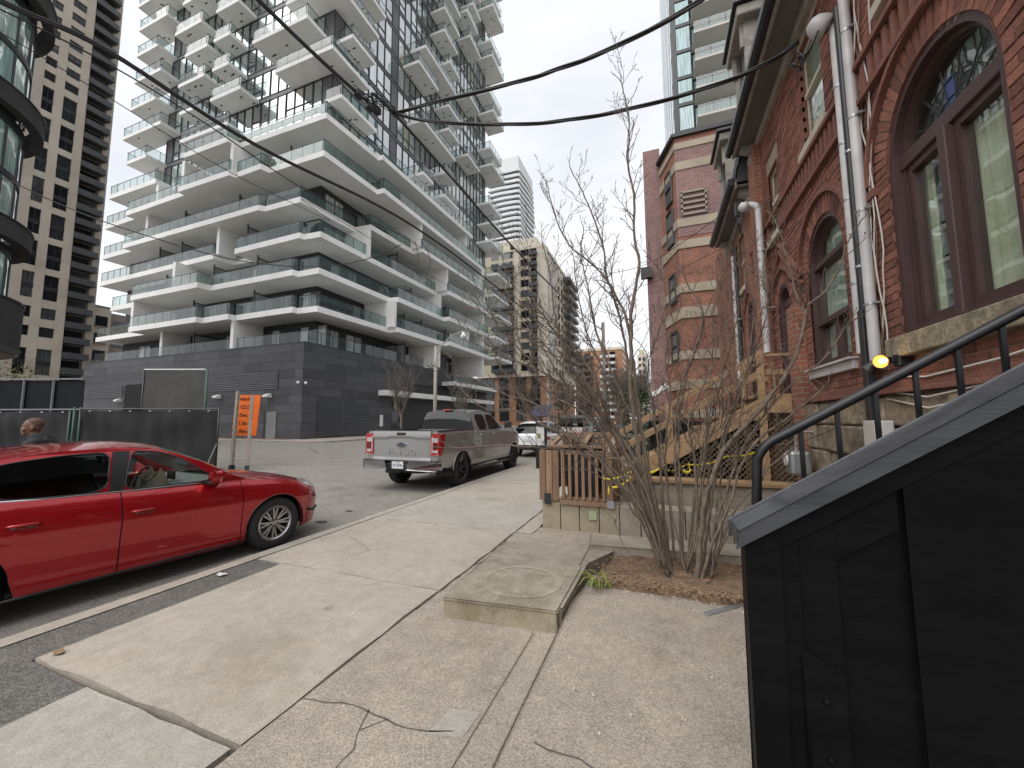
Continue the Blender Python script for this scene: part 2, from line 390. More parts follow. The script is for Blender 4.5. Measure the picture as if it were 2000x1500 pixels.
while y < 42:
    slab(-4.29, -1.93 if y < 5.3 else -1.68, y if y > 5.3 else y, y+1.93, .1, 'slab_concrete' if int(y*7) % 3 else 'slab_grey')
    y += 1.945
# utility caps set in the slabs
for x, y in ((-2.55, 3.62), (-2.62, 2.62)):
    o = struct(MB().lathe([(0, .102), (.025, .102), (.032, .104), (.038, .1)], 16, Matrix.Translation((x, y, 0))).build('valve_cap', 'old_concrete', smooth=True))
# asphalt verge between the kerb and the slabs, and the kerb
vb = MB(); vb.prism([(-4.33, -3), (-3.22, -3), (-3.22, 1.40), (-3.92, 1.42), (-3.92, 3.22), (-4.0, 3.3), (-4.33, 3.4)], 0, .088, lambda a, c, d: (a, c, d))
struct(vb.build('verge', 'dark_asphalt'))
kb = struct(MB().box((-4.45, -4, -.05), (-4.32, 60, .03)).build('kerb', 'joint'))
y = -2.6
while y < 50:
    ln = 2.0 if y < 1.0 else 1.9
    MB().prism([(-4.47, y), (-4.335, y), (-4.335, y+ln-.012), (-4.47, y+ln-.012)], .0, .098, lambda a, c, d: (a, c, d)).build('kerb_stone', 'slab_concrete' if y < 3 else 'slab_grey', kb, bevel=.012)
    y += ln
# ---- forecourt: lower strip, raised pad, step block
fc = struct(MB().box((-1.935, -3, -.05), (-.73, 2.86, .0925)).build('forecourt', 'aggregate'))
struct(MB().box((-1.93, 2.86, -.05), (-.2, 5.58, .09)).build('forecourt', 'aggregate'))
pb = MB(); pb.prism([(-.72, -3), (2.3, -3), (2.3, 3.72), (-.05, 3.72), (-.62, 3.9), (-.72, 3.25)], .0, .155, lambda a, c, d: (a, c, d))
struct(pb.build('raised_pad', 'aggregate', bevel=.02))
st = thing('concrete_step', 'low weathered concrete step block with a round stain beside the sidewalk', 'step')
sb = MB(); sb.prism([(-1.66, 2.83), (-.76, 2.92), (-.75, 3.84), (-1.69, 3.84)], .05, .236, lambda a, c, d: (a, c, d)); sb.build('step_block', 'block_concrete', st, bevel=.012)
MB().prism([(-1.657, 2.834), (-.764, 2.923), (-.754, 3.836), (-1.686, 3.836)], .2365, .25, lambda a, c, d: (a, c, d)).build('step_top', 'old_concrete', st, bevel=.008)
ring = MB(); n = 40
for r0, r1 in ((.30, .36),):
    P = [[(-1.18+(r+.02*noise.noise(Vector((i % n*.35, r*9, 0))))*math.cos(2*math.pi*i/n), 3.33+(r+.02*noise.noise(Vector((i % n*.35, r*9, 0))))*.95*math.sin(2*math.pi*i/n), .2535) for r in (r0, r1)] for i in range(n+1)]
    ring.grid(P)
concrete('ring_stain', (.36, .32, .265), (.26, .23, .19), .35, 140); ring.build('ring_stain', 'ring_stain', st)
struct(MB().prism([(-1.70, 3.86), (-.78, 3.86), (-.78, 4.42), (-1.70, 4.30)], .04, .25, lambda a, c, d: (a, c, d)).build('forecourt_slab', 'old_concrete', bevel=.01))
struct(MB().prism([(-.74, 3.0), (-.70, 3.95), (-.5, 4.45), (-.5, 4.72), (-.78, 4.72), (-.78, 3.0)], .04, .24, lambda a, c, d: (a, c, d)).build('forecourt_slab', 'old_concrete', bevel=.01))
struct(MB().prism([(-.76, 4.40), (1.6, 4.62), (1.6, 5.0), (-.80, 4.76)], .04, .29, lambda a, c, d: (a, c, d)).build('forecourt_slab', 'old_concrete', bevel=.012))
struct(MB().prism([(-.94, -3), (-.735, -3), (-.735, 2.83), (-.90, 2.80)], .0, .118, lambda a, c, d: (a, c, d)).build('forecourt_edge', 'aggregate', bevel=.012))
# patch of newer cement and the cracks
struct(MB().prism([(-1.14, 1.80), (-.96, 1.84), (-.95, 2.02), (-1.11, 1.99)], .06, .0955, lambda a, c, d: (a, c, d)).build('cement_patch', 'slab_grey'))
for pts, w_, z in (([(-1.93, 1.78), (-1.55, 1.83), (-1.25, 1.80), (-1.02, 1.86)], .009, .0955), ([(-1.52, 1.83), (-1.42, 1.6), (-1.38, 1.2)], .007, .0955), ([(-1.38, 1.82), (-1.46, 1.7)], .006, .0955), ([(-.60, 1.86), (.1, 1.78), (.9, 1.62)], .008, .158), ([(-3.35, 3.55), (-3.3, 3.9), (-3.9, 4.25)], .006, .1035), ([(-1.92, 3.9), (-1.71, 4.6)], .02, .094), ([(-1.97, 1.43), (-1.93, 3.2), (-1.92, 5.1)], .010, .0955)):
    struct(ribbon(pts, w_, z, 'crack', 'joint', None, .012))
# planting bed of bare soil
bb = MB(); nx, ny = 46, 34; P = []
for i in range(nx):
    r = []
    for k in range(ny):
        x = -.66+2.1*i/(nx-1); yy = 3.62+1.15*k/(ny-1)
        e = min(1, min(i, nx-1-i)/5., min(k, ny-1-k)/5.)
        ex = (1-e)*.10*noise.noise(Vector((x*4, yy*4, 1)))
        z = .08+.12*e**.5+.05*math.exp(-((x-.2)**2+(yy-4.1)**2)/.12)+.018*noise.noise(Vector((x*9, yy*9, 0)))+.009*noise.noise(Vector((x*30, yy*30, 3)))
        r.append((x+ex, yy+ex, z))
    P.append(r)
bed = struct(bb.grid(P).build('planting_bed', 'dirt', smooth=True))
# ---- low walls behind the bed
bw = thing('block_wall', 'low tan concrete block wall under the wooden bin store', 'wall')
x = -1.63
while x < 1.7:
    MB().box((x, 5.56, .04), (x+.262, 5.86, .47+random.uniform(-.003, .003))).build('block', 'block_concrete' if x < -.6 else 'old_concrete', bw, bevel=.008); x += .272
MB().box((-1.60, 5.60, .04), (1.68, 5.84, .44)).build('mortar_core', 'joint', bw)
gw = thing('garden_wall', 'pale concrete garden wall topped by a timber edge below the wooden stairs', 'wall')
MB().box((-.62, 6.45, .02), (1.95, 6.65, .68)).build('wall', 'old_concrete', gw, bevel=.01)
pm('cedar', (.27, .165, .10), (.19, .115, .07), 3, .75, bump=.3, bscale=50, rv=.22, stretch=(7, 7, .6), fine=.3)
pm('deck_wood', (.36, .235, .125), (.26, .165, .09), 3, .7, bump=.25, bscale=45, rv=.15, stretch=(1, 7, 7), fine=.3)
MB().box((-.66, 6.40, .682), (1.95, 6.70, .74)).build('timber_edge', 'deck_wood', gw, bevel=.006)
struct(MB().box((-1.6, 5.9, -.05), (1.98, 16, .30)).build('front_yard', 'dirt'))
# ---- wooden bin store
bs = thing('bin_store', 'small cedar slatted bin store with slanted lid on the block wall', 'bin store')
pm('post_foot', (.02, .02, .022), rough=.5)
X0, X1, Y0, Y1, Z0, Z1 = -1.66, -.62, 5.53, 6.75, .49, 1.2
for i in range(3): MB().box((X0+i*.098, Y0, Z0), (X0+i*.098+.09, Y0+.035, Z1)).build('plank', 'cedar', bs, bevel=.004)
MB().box((X0+.075, Y0-.012, Z0-.05), (X0+.17, Y0-.002, Z0+.10)).build('post_foot', 'post_foot', bs)
for i in range(7): MB().box((X0+.33+i*.094, Y0+.004, Z0+.03), (X0+.372+i*.094, Y0+.036, Z1)).build('slat', 'cedar', bs, bevel=.003)
for z in (Z0+.03, Z1-.03): MB().box((X0+.30, Y0+.04, z-.03), (X1, Y0+.075, z+.03)).build('rail', 'cedar', bs, bevel=.003)
MB().box((X0+.30, Y0-.01, Z0-.04), (X1, Y0+.10, Z0+.018)).build('rail', 'cedar', bs, bevel=.003)
MB().box((X1-.09, Y0+.002, Z0+.02), (X1, Y0+.05, Z1)).build('plank', 'cedar', bs, bevel=.004)
pm('galvanised', (.42, .43, .44), (.33, .34, .35), 9, .45, metal=.7)
MB().box((X1-.085, Y0-.018, Z0-.05), (X1+.01, Y0-.004, Z0+.05)).build('bracket', 'galvanised', bs)
for i in range(12): MB().box((X0, Y0+.04+i*.1, Z0), (X0+.03, Y0+.132+i*.1, Z1)).build('plank', 'cedar', bs, bevel=.004)
for i in range(10): MB().box((X1-.03, Y0+.06+i*.12, Z0), (X1, Y0+.13+i*.12, Z1)).build('slat', 'cedar', bs, bevel=.003)
for i in range(10): MB().box((X0+.06+i*.1, Y1, Z0), (X0+.13+i*.1, Y1+.03, Z1+.15)).build('slat', 'cedar', bs, bevel=.003)
for x in (X0+.06, X0+.55, X1-.06): MB().bar((x, Y0+.45, Z1+.03), (x, Y1+.05, Z1+.19), .085, .04).build('lid_frame', 'cedar', bs, bevel=.003)
MB().box((X0+.02, Y1-.02, Z1+.16), (X1-.01, Y1+.06, Z1+.22)).build('lid_rail', 'cedar', bs, bevel=.003)
MB().box((X0+.02, Y0+.42, Z1+.01), (X1-.01, Y0+.50, Z1+.05)).build('lid_rail', 'cedar', bs, bevel=.003)
# wheelie bin inside
bn = thing('wheelie_bin', 'dark wheeled bin inside the cedar bin store', 'bin')
MB().prism([(-1.35, .46), (-.95, .46), (-.90, 1.18), (-1.40, 1.18)], 6.1, 6.55, lambda a, b, d: (a, d, b)).build('body', 'post_foot', bn, bevel=.02)
MB().box((-1.42, 6.06, 1.183), (-.88, 6.6, 1.24)).build('lid', 'post_foot', bn, bevel=.015)
# ---- wooden stairs with landing
ws = thing('wooden_stairs', 'tan timber stairs with landing and dark metal balusters against the brick house', 'stairs')
ZD = 2.0; YN, YF = 7.0, 8.25
pm('baluster', (.03, .03, .033), rough=.4, metal=.5)
sl_ = (ZD-.14)/(1.5+1.75)           # stair slope
def zs_(x): return ZD+(x-1.5)*sl_*1.0
for yy in (YN, YF):
    MB().prism([(1.5, ZD-.04), (1.5, ZD-.30), (-1.45, zs_(-1.45)-.30), (-1.62, .30), (-1.62, .34), (-1.62, zs_(-1.62)-.02)], yy, yy+.045, lambda a, b, d: (a, d, b)).build('stringer', 'deck_wood', ws, bevel=.004)
    for off, h in ((.64, .09), (.36, .09)):
        MB().bar((1.52, yy+.02, ZD+off), (-1.6, yy+.02, zs_(-1.6)+off), .045, h).build('rail', 'deck_wood', ws, bevel=.004)
    MB().box((1.56, yy-.01, ZD+.60), (2.0, yy+.10, ZD+.645)).build('rail', 'deck_wood', ws, bevel=.004)
    MB().box((1.56, yy+.01, ZD+.32), (2.0, yy+.055, ZD+.40)).build('rail', 'deck_wood', ws, bevel=.004)
    for x in (1.46, .12, -1.5):
        MB().box((x, yy-.02, .3 if x > 1 else zs_(x)-.3), (x+.095, yy+.075, (ZD if x > 1 else zs_(x))+.70)).build('post', 'deck_wood', ws, bevel=.005)
    MB().box((1.93, yy-.02, .3), (1.999, yy+.075, ZD+.66)).build('post', 'deck_wood', ws, bevel=.005)
    k = 0; x = -1.45
    while x < 1.95:
        z = zs_(x) if x < 1.5 else ZD
        MB().tube([(x, yy+.022, z-.02), (x, yy+.022, z+.36)], .008, 5).build('baluster', 'baluster', ws); x += .115
    MB().box((1.5, yy-.003, ZD-.27), (1.999, yy+.04, ZD-.02)).build('fascia_board', 'deck_wood', ws, bevel=.004)
for i in range(9): MB().box((1.46+i*.06, YN, ZD-.02), (1.515+i*.06, YF+.04, ZD+.018)).build('deck_board', 'deck_wood', ws, bevel=.003)
ns = 10
for i in range(ns):
    x = 1.5-(i+1)*.30; z = zs_(x+.15)-.10
    MB().box((x, YN+.05, z), (x+.29, YF-.005, z+.04)).build('tread', 'deck_wood', ws, bevel=.004)
# lattice under the landing and stairs
pm('lattice', (.23, .17, .11), (.17, .125, .08), 4, .8)
lt = MB()
def lat(x0, x1, z0, ztop, yy):
    s = .085; n = int((x1-x0+2.2)/s)
    for sg in (1, -1):
        for i in range(-n, n):
            xa = x0+i*s
            pts = []
            # clip a 45 degree line to the panel under the stairs
            t0 = None
            for q in np.arange(0, 2.0, .02):
                xx = xa+sg*q if sg > 0 else xa+2.0-q
                zz = z0+q
                ins = x0 <= xx <= x1 and zz <= ztop(xx)
                if ins and t0 is None: t0 = (xx, zz)
                if ins: t1 = (xx, zz)
                elif t0 is not None: break
            if t0 and abs(t1[0]-t0[0]) > .03: lt.bar((t0[0], yy+(.004 if sg > 0 else -.004), t0[1]), (t1[0], yy+(.004 if sg > 0 else -.004), t1[1]), .007, .034, (0, 1, 0))
lat(.15, 1.44, .32, lambda x: min(1.62, zs_(x)-.34), YN+.06); lat(1.56, 1.92, .32, lambda x: 1.66, YN+.06)
lt.build('lattice', 'lattice', ws, kind='stuff')
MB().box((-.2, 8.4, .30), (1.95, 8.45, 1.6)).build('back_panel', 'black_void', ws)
# ---- black stair parapet of the stoop beside the camera
pm('black_paint', (.0035, .0035, .004), (.0055, .0055, .0062), 3, .5, bump=.10, bscale=22, stretch=(.6, 3, 3), spec=.07, fine=.2, stain=(1.7, 1.65, 1.6), sscale=1.3)
pm('black_cap', (.050, .053, .061), (.030, .033, .038), 3, .36, bump=.15, bscale=22, stretch=(.6, 5, 5))
par = thing('stair_parapet', 'black painted timber stair parapet with sloping cap and recessed panels', 'parapet')
PX, PYN, PYF = .282, 1.675, 1.80
pz = 1.262; sl2 = .645
def pc(x): return pz+(x-PX)*sl2
MB().prism([(PX+.015, -.02), (3.0, -.02), (3.0, pc(3.0)-.05), (PX+.015, pc(PX+.015)-.05)], PYN+.045, PYF-.02, lambda a, b, d: (a, d, b)).build('core', 'black_paint', par)
MB().prism([(PX, .1), (PX+.10, .1), (PX+.10, pc(PX+.10)-.06), (PX, pc(PX)-.06)], PYN+.005, PYF-.01, lambda a, b, d: (a, d, b)).build('post', 'black_paint', par, bevel=.006)
MB().prism([(PX-.03, pc(PX-.03)-.055), (PX-.03, pc(PX-.03)), (3.1, pc(3.1)), (3.1, pc(3.1)-.055)], PYN-.02, PYF+.02, lambda a, b, d: (a, d, b)).build('cap', 'black_cap', par, bevel=.007)
MB().prism([(PX+.105, pc(PX+.105)-.062), (3.0, pc(3.0)-.062), (3.0, pc(3.0)-.14), (PX+.105, pc(PX+.105)-.14)], PYN+.012, PYN+.042, lambda a, b, d: (a, d, b)).build('rail', 'black_paint', par, bevel=.004)
MB().prism([(PX+.105, .1), (PX+.15, .1), (PX+.15, pc(PX+.15)-.15), (PX+.105, pc(PX+.105)-.15)], PYN+.018, PYN+.043, lambda a, b, d: (a, d, b)).build('stile', 'black_paint', par, bevel=.012)
MB().prism([(PX+.155, .1), (PX+.27, .1), (PX+.27, pc(PX+.27)-.145), (PX+.155, pc(PX+.155)-.145)], PYN+.026, PYN+.044, lambda a, b, d: (a, d, b)).build('stile', 'black_paint', par, bevel=.004)
MB().prism([(PX+.16, .83), (PX+.255, .80), (PX+.255, .1), (PX+.16, .1)], PYN+.002, PYN+.025, lambda a, b, d: (a, d, b)).build('block', 'black_paint', par, bevel=.012)
MB().prism([(PX+.275, pc(PX+.275)-.145), (PX+.45, pc(PX+.45)-.145), (PX+.45, pc(PX+.45)-.275), (PX+.275, pc(PX+.275)-.275)], PYN+.028, PYN+.044, lambda a, b, d: (a, d, b)).build('panel', 'black_paint', par, bevel=.003)
MB().prism([(PX+.475, .1), (3.0, .1), (3.0, pc(3.0)-.145), (PX+.475, pc(PX+.475)-.145)], PYN+.02, PYN+.044, lambda a, b, d: (a, d, b)).build('panel', 'black_paint', par, bevel=.006)
for z in (.70, .52): MB().lathe([(0, .012), (.006, .011), (.010, .006), (.011, 0)], 12, Matrix.Translation((PX+.21, PYN+.001, z)) @ Matrix.Rotation(R(90), 4, 'X')).build('bolt', 'black_paint', par, smooth=True)
# handrail on the far side
pm('rail_metal', (.018, .018, .02), (.012, .012, .014), 5, .35, metal=.3)
hr = thing('stair_handrail', 'black tubular metal handrail with thin balusters above the stair parapet', 'handrail')
HY = 1.95
A = U(1478, 985, Y=HY); B = U(1478, 905, Y=HY); C_ = U(1530, 850, Y=HY); D_ = U(2000, 605, Y=HY); dd = (D_-C_)
pth = [A-Vector((0, 0, .7)), A, B-Vector((0, 0, .015))]
for i in range(1, 8):
    t = i/8; pth.append(B.lerp(C_, t)*.0+((1-t)**2*B+2*t*(1-t)*(B+Vector((.01, 0, .075)))+t*t*C_))
pth += [C_+dd*t for t in (0, .3, .6, 1.0, 1.8, 2.6)]
MB().tube(pth, .0195, 12).build('handrail', 'rail_metal', hr, smooth=True)
for i in range(12):
    x = .55+i*.128
    if x > 2.2: break
    zt = C_.z+(x-C_.x)*dd.z/dd.x
    MB().box((x-.0075, HY-.0075, .1), (x+.0075, HY+.0075, zt-.01)).build('baluster', 'rail_metal', hr)
# ================================================================== the condominium tower
tw = thing('condo_tower', 'tall glass condominium tower with stepped white balconies on a dark stone podium', 'tower', loc=(-44, 42, 0))
def TP(mb, name, mat, par=tw, **k):
    o = mb.build(name, mat, None, **k); o.parent = par; o.matrix_parent_inverse = tw.matrix_world.inverted() if par is tw else Matrix()
    return o
tw.location = (0, 0, 0)
tw.matrix_world = Matrix()
PXC, PYC, PH = -27.48, 23.886, 8.18
ZF = lambda k: 11.02+3.36*(k-1)
# podium core
MB().box((-60.8, PYC+.12, 0), (PXC-.12, 61, PH-.05)).build('podium_wall', 'dark_wall', tw)
MB().box((-60.85, PYC-.03, PH-.02), (PXC+.03, 61.05, PH+.06)).build('podium_coping', 'frame_dark', tw)
unit = MB().box((0, 0, 0), (1, 1, 1)).mesh('stone_panel', 'slate_stone')
random.seed(11)
rows = 11; rh = PH/rows; np_ = 0
extra = MB()
def panels(face, a0, a1, skip):
    global np_
    for r in range(rows):
        a = a0-random.uniform(0, 1.5) if False else a0
        z0, z1 = r*rh+.008, (r+1)*rh-.008
        first = True
        while a < a1-.05:
            wd = random.choice((1.15, 2.3, 2.3, 3.1)); 
            if first: wd = random.choice((.8, 1.5, 2.3)); first = False
            b = min(a+wd, a1)
            if a1-b < .5: b = a1
            if not skip((a+b)/2, (z0+z1)/2):
                d = random.uniform(0, .012)
                if face == 'L': lo, sc = (a+.008, PYC-d, z0), (b-a-.016, .13+d, z1-z0)
                else: lo, sc = (PXC-.13, a+.008, z0), (.13+d, b-a-.016, z1-z0)
                inst('stone_panel', unit, lo, sc, parent=tw); np_ += 1
            a = b
dL = U(522, 803, Y=PYC); dR = U(541, 803, Y=PYC)
vL, vR = U(245, 752, Y=PYC), U(282, 752, Y=PYC)
panels('L', -60.8, PXC, lambda a, z: False)
Lb0 = U(735, 800, X=PXC).y; 
panels('R', PYC, 61, lambda a, z: a > 36.2 and z < 5.6)
# recessed service door and dark loading opening on the left face
pm('door_grey', (.21, .21, .205), (.17, .17, .165), 1, .5)
MB().box((dL.x, PYC-.06, .1), (dR.x, PYC-.02, dL.z-.05)).build('service_door', 'door_grey', tw)
MB().box((dL.x-.35, PYC-.04, .1), (dL.x-.02, PYC-.018, dL.z)).build('door_reveal', 'dark_wall', tw)
MB().box((vL.x, PYC-.03, .1), (vR.x, PYC-.018, vL.z)).build('loading_opening', 'black_void', tw)
def louvre(face, p, q, step=.11):
    e = thing_part('louvre')
    if face == 'L': MB().box((p.x, PYC-.035, q.z), (q.x, PYC-.02, p.z)).build('frame', 'frame_dark', e)
    else: MB().box((PXC+.018, p.y, q.z), (PXC+.03, q.y, p.z)).build('frame', 'frame_dark', e)
    n = int((p.z-q.z)/step)
    for i in range(n):
        z = q.z+(i+.5)*(p.z-q.z)/n
        if face == 'L': MB().box((p.x, PYC-.085, z-step*.28), (q.x, PYC-.03, z+step*.2)).build('slat', 'louvre', e)
        else: MB().box((PXC+.022, p.y, z-step*.28), (PXC+.08, q.y, z+step*.2)).build('slat', 'louvre', e)
def thing_part(name):
    o = bpy.data.objects.new(name, None); COL.objects.link(o); o.parent = tw; return o
louvre('L', U(406, 735, Y=PYC), U(543, 760, Y=PYC), .16)
louvre('L', U(171, 757, Y=PYC), U(239, 777, Y=PYC), .16)
louvre('R', U(620, 786, X=PXC), U(718, 848, X=PXC), .15)
e = U(668, 786, X=PXC); f_ = U(668, 850, X=PXC); MB().box((PXC+.02, e.y-.05, f_.z), (PXC+.10, e.y+.05, e.z)).build('louvre_mullion', 'louvre', tw)
# wall lamps
pm('lamp_white', (.75, .75, .73), (.7, .7, .68), 5, .4)
for px, py in ((428, 775), (526, 773), (235, 782)):
    c = U(px, py, Y=PYC)
    MB().prism([(0, 0), (-.42, -.16), (-.42, -.30), (0, -.34)], c.x-.28, c.x+.28, lambda a, b, d: (d, PYC-.02+a, c.z+.18+b)).build('wall_lamp', 'lamp_white', tw, bevel=.02)
for px, py in ((582, 747), (597, 748)):
    c = U(px, py, Y=PYC-.2) if px < 590 else U(px, py, X=PXC+.2)
    MB().lathe([(0, -.13), (.09, -.1), (.13, 0), (.09, .1), (0, .13)], 10, Matrix.Translation(c)).build('dome_camera', 'lamp_white', tw, smooth=True)
# lobby on the right face: canopy, glazing, mullions
c0, c1 = 33.2, 61.5
MB().box((PXC-.1, c0, 4.22), (PXC+1.1, c1, 4.78)).build('canopy', 'white_panel', tw, bevel=.02)
MB().box((PXC-.9, 36.2, 0), (PXC-.86, 61, 6.0)).build('lobby_back', 'dark_wall', tw)
gp = MB().box((0, 0, 0), (1, 1, 1)).mesh('lobby_pane', 'dark_pane')
y = 36.3
while y < 60.4:
    inst('lobby_pane', gp, (PXC-.3, y+.05, .2), (.03, 1.2, 3.95), parent=tw)
    inst('lobby_pane', gp, (PXC-.3, y+.05, 4.8), (.03, 1.2, .78), parent=tw)
    MB().box((PXC-.33, y-.04, .1), (PXC-.2, y+.04, 5.6)).build('lobby_mullion', 'frame_dark', tw)
    y += 1.3
MB().box((PXC-.3, 36.2, 2.95), (PXC-.22, 61, 3.05)).build('lobby_transom', 'frame_dark', tw)
MB().box((PXC-.35, 35.9, 0), (PXC+.0, 36.35, 4.2)).build('lobby_column', 'slab_grey', tw)
dl = U(765, 800, X=PXC+.02); MB().box((PXC+.005, dl.y, .1), (PXC+.03, dl.y+1.1, 2.5)).build('lobby_door', 'dark_pane', tw)
pl = U(744, 815, X=PXC); MB().box((PXC+.01, pl.y-.2, 1.0), (PXC+.03, pl.y+.3, 2.2)).build('notice_board', 'lamp_white', tw)
MB().box((PXC-.05, 46.2, 5.95), (PXC+1.6, 61.2, 6.25)).build('balcony_base', 'frame_dark', tw)
MB().box((PXC-.05, 46.0, 6.26), (PXC+1.9, 61.2, 6.8)).build('balcony_slab', 'white_panel', tw)
# walls of the lower storeys, set back, with rooms behind
WX, WY = -30.0, 27.2
MB().box((-61, WY, PH), (WX, 60, ZF(6)+.3)).build('recessed_wall', 'dark_wall', tw)
wp = MB().box((0, 0, 0), (1, 1, 1)).mesh('window_pane', 'room_pane')
mul = MB()
random.seed(5); npane = 0
for k in range(0, 6):
    zb = (PH if k == 0 else ZF(k)+.5)+.12; zt = ZF(k+1)-.55
    a = -58.5
    while a < WX-1.3:
        if random.random() < .72:
            for i in range(random.choice((1, 2, 3))):
                inst('window_pane', wp, (a, WY-.05, zb), (1.0, .06, zt-zb), parent=tw); mul.box((a+1.0, WY-.08, zb), (a+1.09, WY, zt)); a += 1.09; npane += 1
        a += random.choice((.8, 1.5, 2.2))
    a = WY+.6
    while a < 58:
        if random.random() < .75:
            for i in range(random.choice((2, 3, 3))):
                inst('window_pane', wp, (WX-.01, a, zb), (.06, 1.05, zt-zb), parent=tw); mul.box((WX, a+1.05, zb), (WX+.09, a+1.14, zt)); a += 1.14; npane += 1
        a += random.choice((1.0, 1.8, 2.6))
mul.build('window_mullions', 'frame_dark', tw, kind='stuff')
# ---- balcony slabs: front edges, listed in plan from left to right
SL = 'white_panel'
CHAINS = {
 1: [[(-62, 25.1), (-52, 24.9), (-52, 23.5), (-40.9, 23.4), (-40.8, 23.9), (-37.0, 23.8), (-37.0, 24.4), (-29.5, 24.3), (-29.5, 24.8), (-27.3, 24.9), (-26.9, 34.0), (-25.8, 34.0), (-25.3, 42.8), (-24.4, 42.6), (-24.4, 54.7)]],
 2: [[(-59, 24.9), (-51.9, 24.9), (-51.9, 23.4), (-40.9, 23.3), (-40.7, 24.4), (-29.7, 24.3), (-29.6, 24.8), (-27.2, 24.8), (-26.9, 34.0), (-25.9, 34.1), (-25.7, 43.2), (-24.8, 43.2), (-24.4, 54.5)]],
 3: [[(-62, 25.0), (-41.0, 24.6), (-40.8, 26.4), (-38.0, 26.5), (-37.9, 24.6), (-29.2, 24.4), (-29.1, 24.8), (-27.3, 24.9), (-26.5, 43.2), (-24.8, 42.9), (-24.0, 53.8)]],
 4: [[(-62.2, 25.1), (-56, 25.0), (-56, 24.2), (-34.1, 24.0), (-33.7, 24.4), (-29.3, 24.4), (-28.8, 30.6), (-26.9, 30.7), (-26.4, 37.4), (-25.0, 37.2), (-24.2, 53.5)]],
 5: [[(-61, 24.6), (-54.8, 24.5), (-54.8, 23.7), (-44.3, 23.5), (-44.2, 22.9), (-36.7, 22.9), (-36.5, 23.4), (-33.1, 23.3), (-32.9, 24.0), (-26.3, 24.0), (-25.9, 30.4), (-25.1, 30.4), (-24.5, 53.3)]],
 6: [[(-60, 24.3), (-51, 24.3), (-51, 25.9), (-43.6, 25.9), (-43.5, 22.8), (-37.0, 22.8), (-36.8, 23.8), (-26.1, 23.9), (-25.6, 30.1), (-25.1, 30.1), (-24.4, 49.0)]],
}
TH = .52
gpane = MB().box((0, 0, 0), (1, 1, 1)).mesh('glass_panel', 'guard_glass')
cpane = MB().box((0, 0, 0), (1, 1, 1)).mesh('glass_panel', 'clear_guard')
NG = 0; far_glass = MB()
def guard(edges, z, parent, part=True):
    """glass balustrade panes and a slim top rail along the given edges"""
    global NG
    rail = MB()
    for p, q in edges:
        p, q = Vector((*p, 0)), Vector((*q, 0)); L_ = (q-p).length
        if L_ < .25: continue
        n = max(1, round(L_/1.35)); d = (q-p)/L_
        s = Vector((-d.y, d.x, 0))         # into the building
        ang = math.atan2(d.y, d.x)
        for i in range(n):
            a = p+d*(L_*i/n+.02)+s*.10; wl = L_/n-.04
            if part and NG < 300:
                inst('glass_panel', gpane if d.y > .5 or p.x > -38 else cpane, (a.x, a.y, z+.06), (wl, .02, 1.05), (0, 0, ang), parent); NG += 1
            else:
                b = a+d*wl; t = s*.02
                far_glass.add([a+Vector((0, 0, z+.06)), b+Vector((0, 0, z+.06)), b+Vector((0, 0, z+1.1)), a+Vector((0, 0, z+1.1))], [(0, 1, 2, 3)])
            c = a-d*.02+s*.05; rail.box((c.x-.02, c.y-.02, z+.02), (c.x+.02, c.y+.02, z+1.1))
        rail.bar(p+s*.11+Vector((0, 0, z+1.12)), q+s*.11+Vector((0, 0, z+1.12)), .05, .035)
    rail.build('balustrade_rail', 'frame_dark', parent)
for k, chs in CHAINS.items():
    for ch in chs:
        poly = ch+[(ch[-1][0], 58), (-50, 58), (-50, 30), (ch[0][0], 30)] if k < 7 else ch
        poly = [(x, y) for x, y in ch]+[(ch[-1][0]-5.5, ch[-1][1]), (WX-.8, 40), (WX-.8, WY+.9), (-50, WY+.9), (ch[0][0], WY+.9)]
        b = MB(); b.prism(poly, ZF(k), ZF(k)+TH, lambda a, c, d: (a, c, d)); o = b.build('balcony_slab', SL, tw)
        guard([(ch[i], ch[i+1]) for i in range(len(ch)-1)]+[(ch[-1], (ch[-1][0]-3, ch[-1][1]))], ZF(k)+TH-.02, o)
ro = MB().box((-60.6, 24.2, PH-.3), (-28, 60, PH-.1)).build('roof_deck', 'dark_wall', tw)
guard([((-60.6, 24.5), (-27.6, 24.5)), ((-27.6, 24.5), (-27.6, 46))], PH+.05, ro)
guard([((PXC+1.85, 46.1), (PXC+1.85, 61))], 6.8, ro, False)
# white fin walls between storeys: (storey below, face, position)
def fin(k, face, a, out, inn=None):
    zb = PH if k == 0 else ZF(k)+TH; zt = ZF(k+1)
    if face == 'L': MB().box((a, out, zb), (a+.42, WY+.3, zt)).build('fin_wall', 'white_panel', tw)
    else: MB().box((WX-.3, a, zb), (out, a+.42, zt)).build('fin_wall', 'white_panel', tw)
for k, a, out in ((0, -48.6, 24.6), (0, -37.3, 24.3), (1, -52.0, 23.6), (2, -45.6, 23.7), (3, -40.95, 24.8), (4, -52.4, 24.4), (5, -44.2, 23.1), (5, -37.0, 23.1), (5, -51.2, 24.5)): fin(k, 'L', a, out)
for k, a, out in ((0, 41.8, -25.5), (1, 33.6, -26.0), (2, 42.6, -25.9), (3, 30.5, -27.0), (3, 42.7, -25.0), (4, 37.0, -25.2), (5, 47.5, -24.8), (0, 52.9, -24.6), (1, 53.0, -24.6), (2, 53.0, -24.6), (3, 52.8, -24.3), (4, 52.6, -24.5), (1, 48.4, -24.8)): fin(k, 'R', a, out)
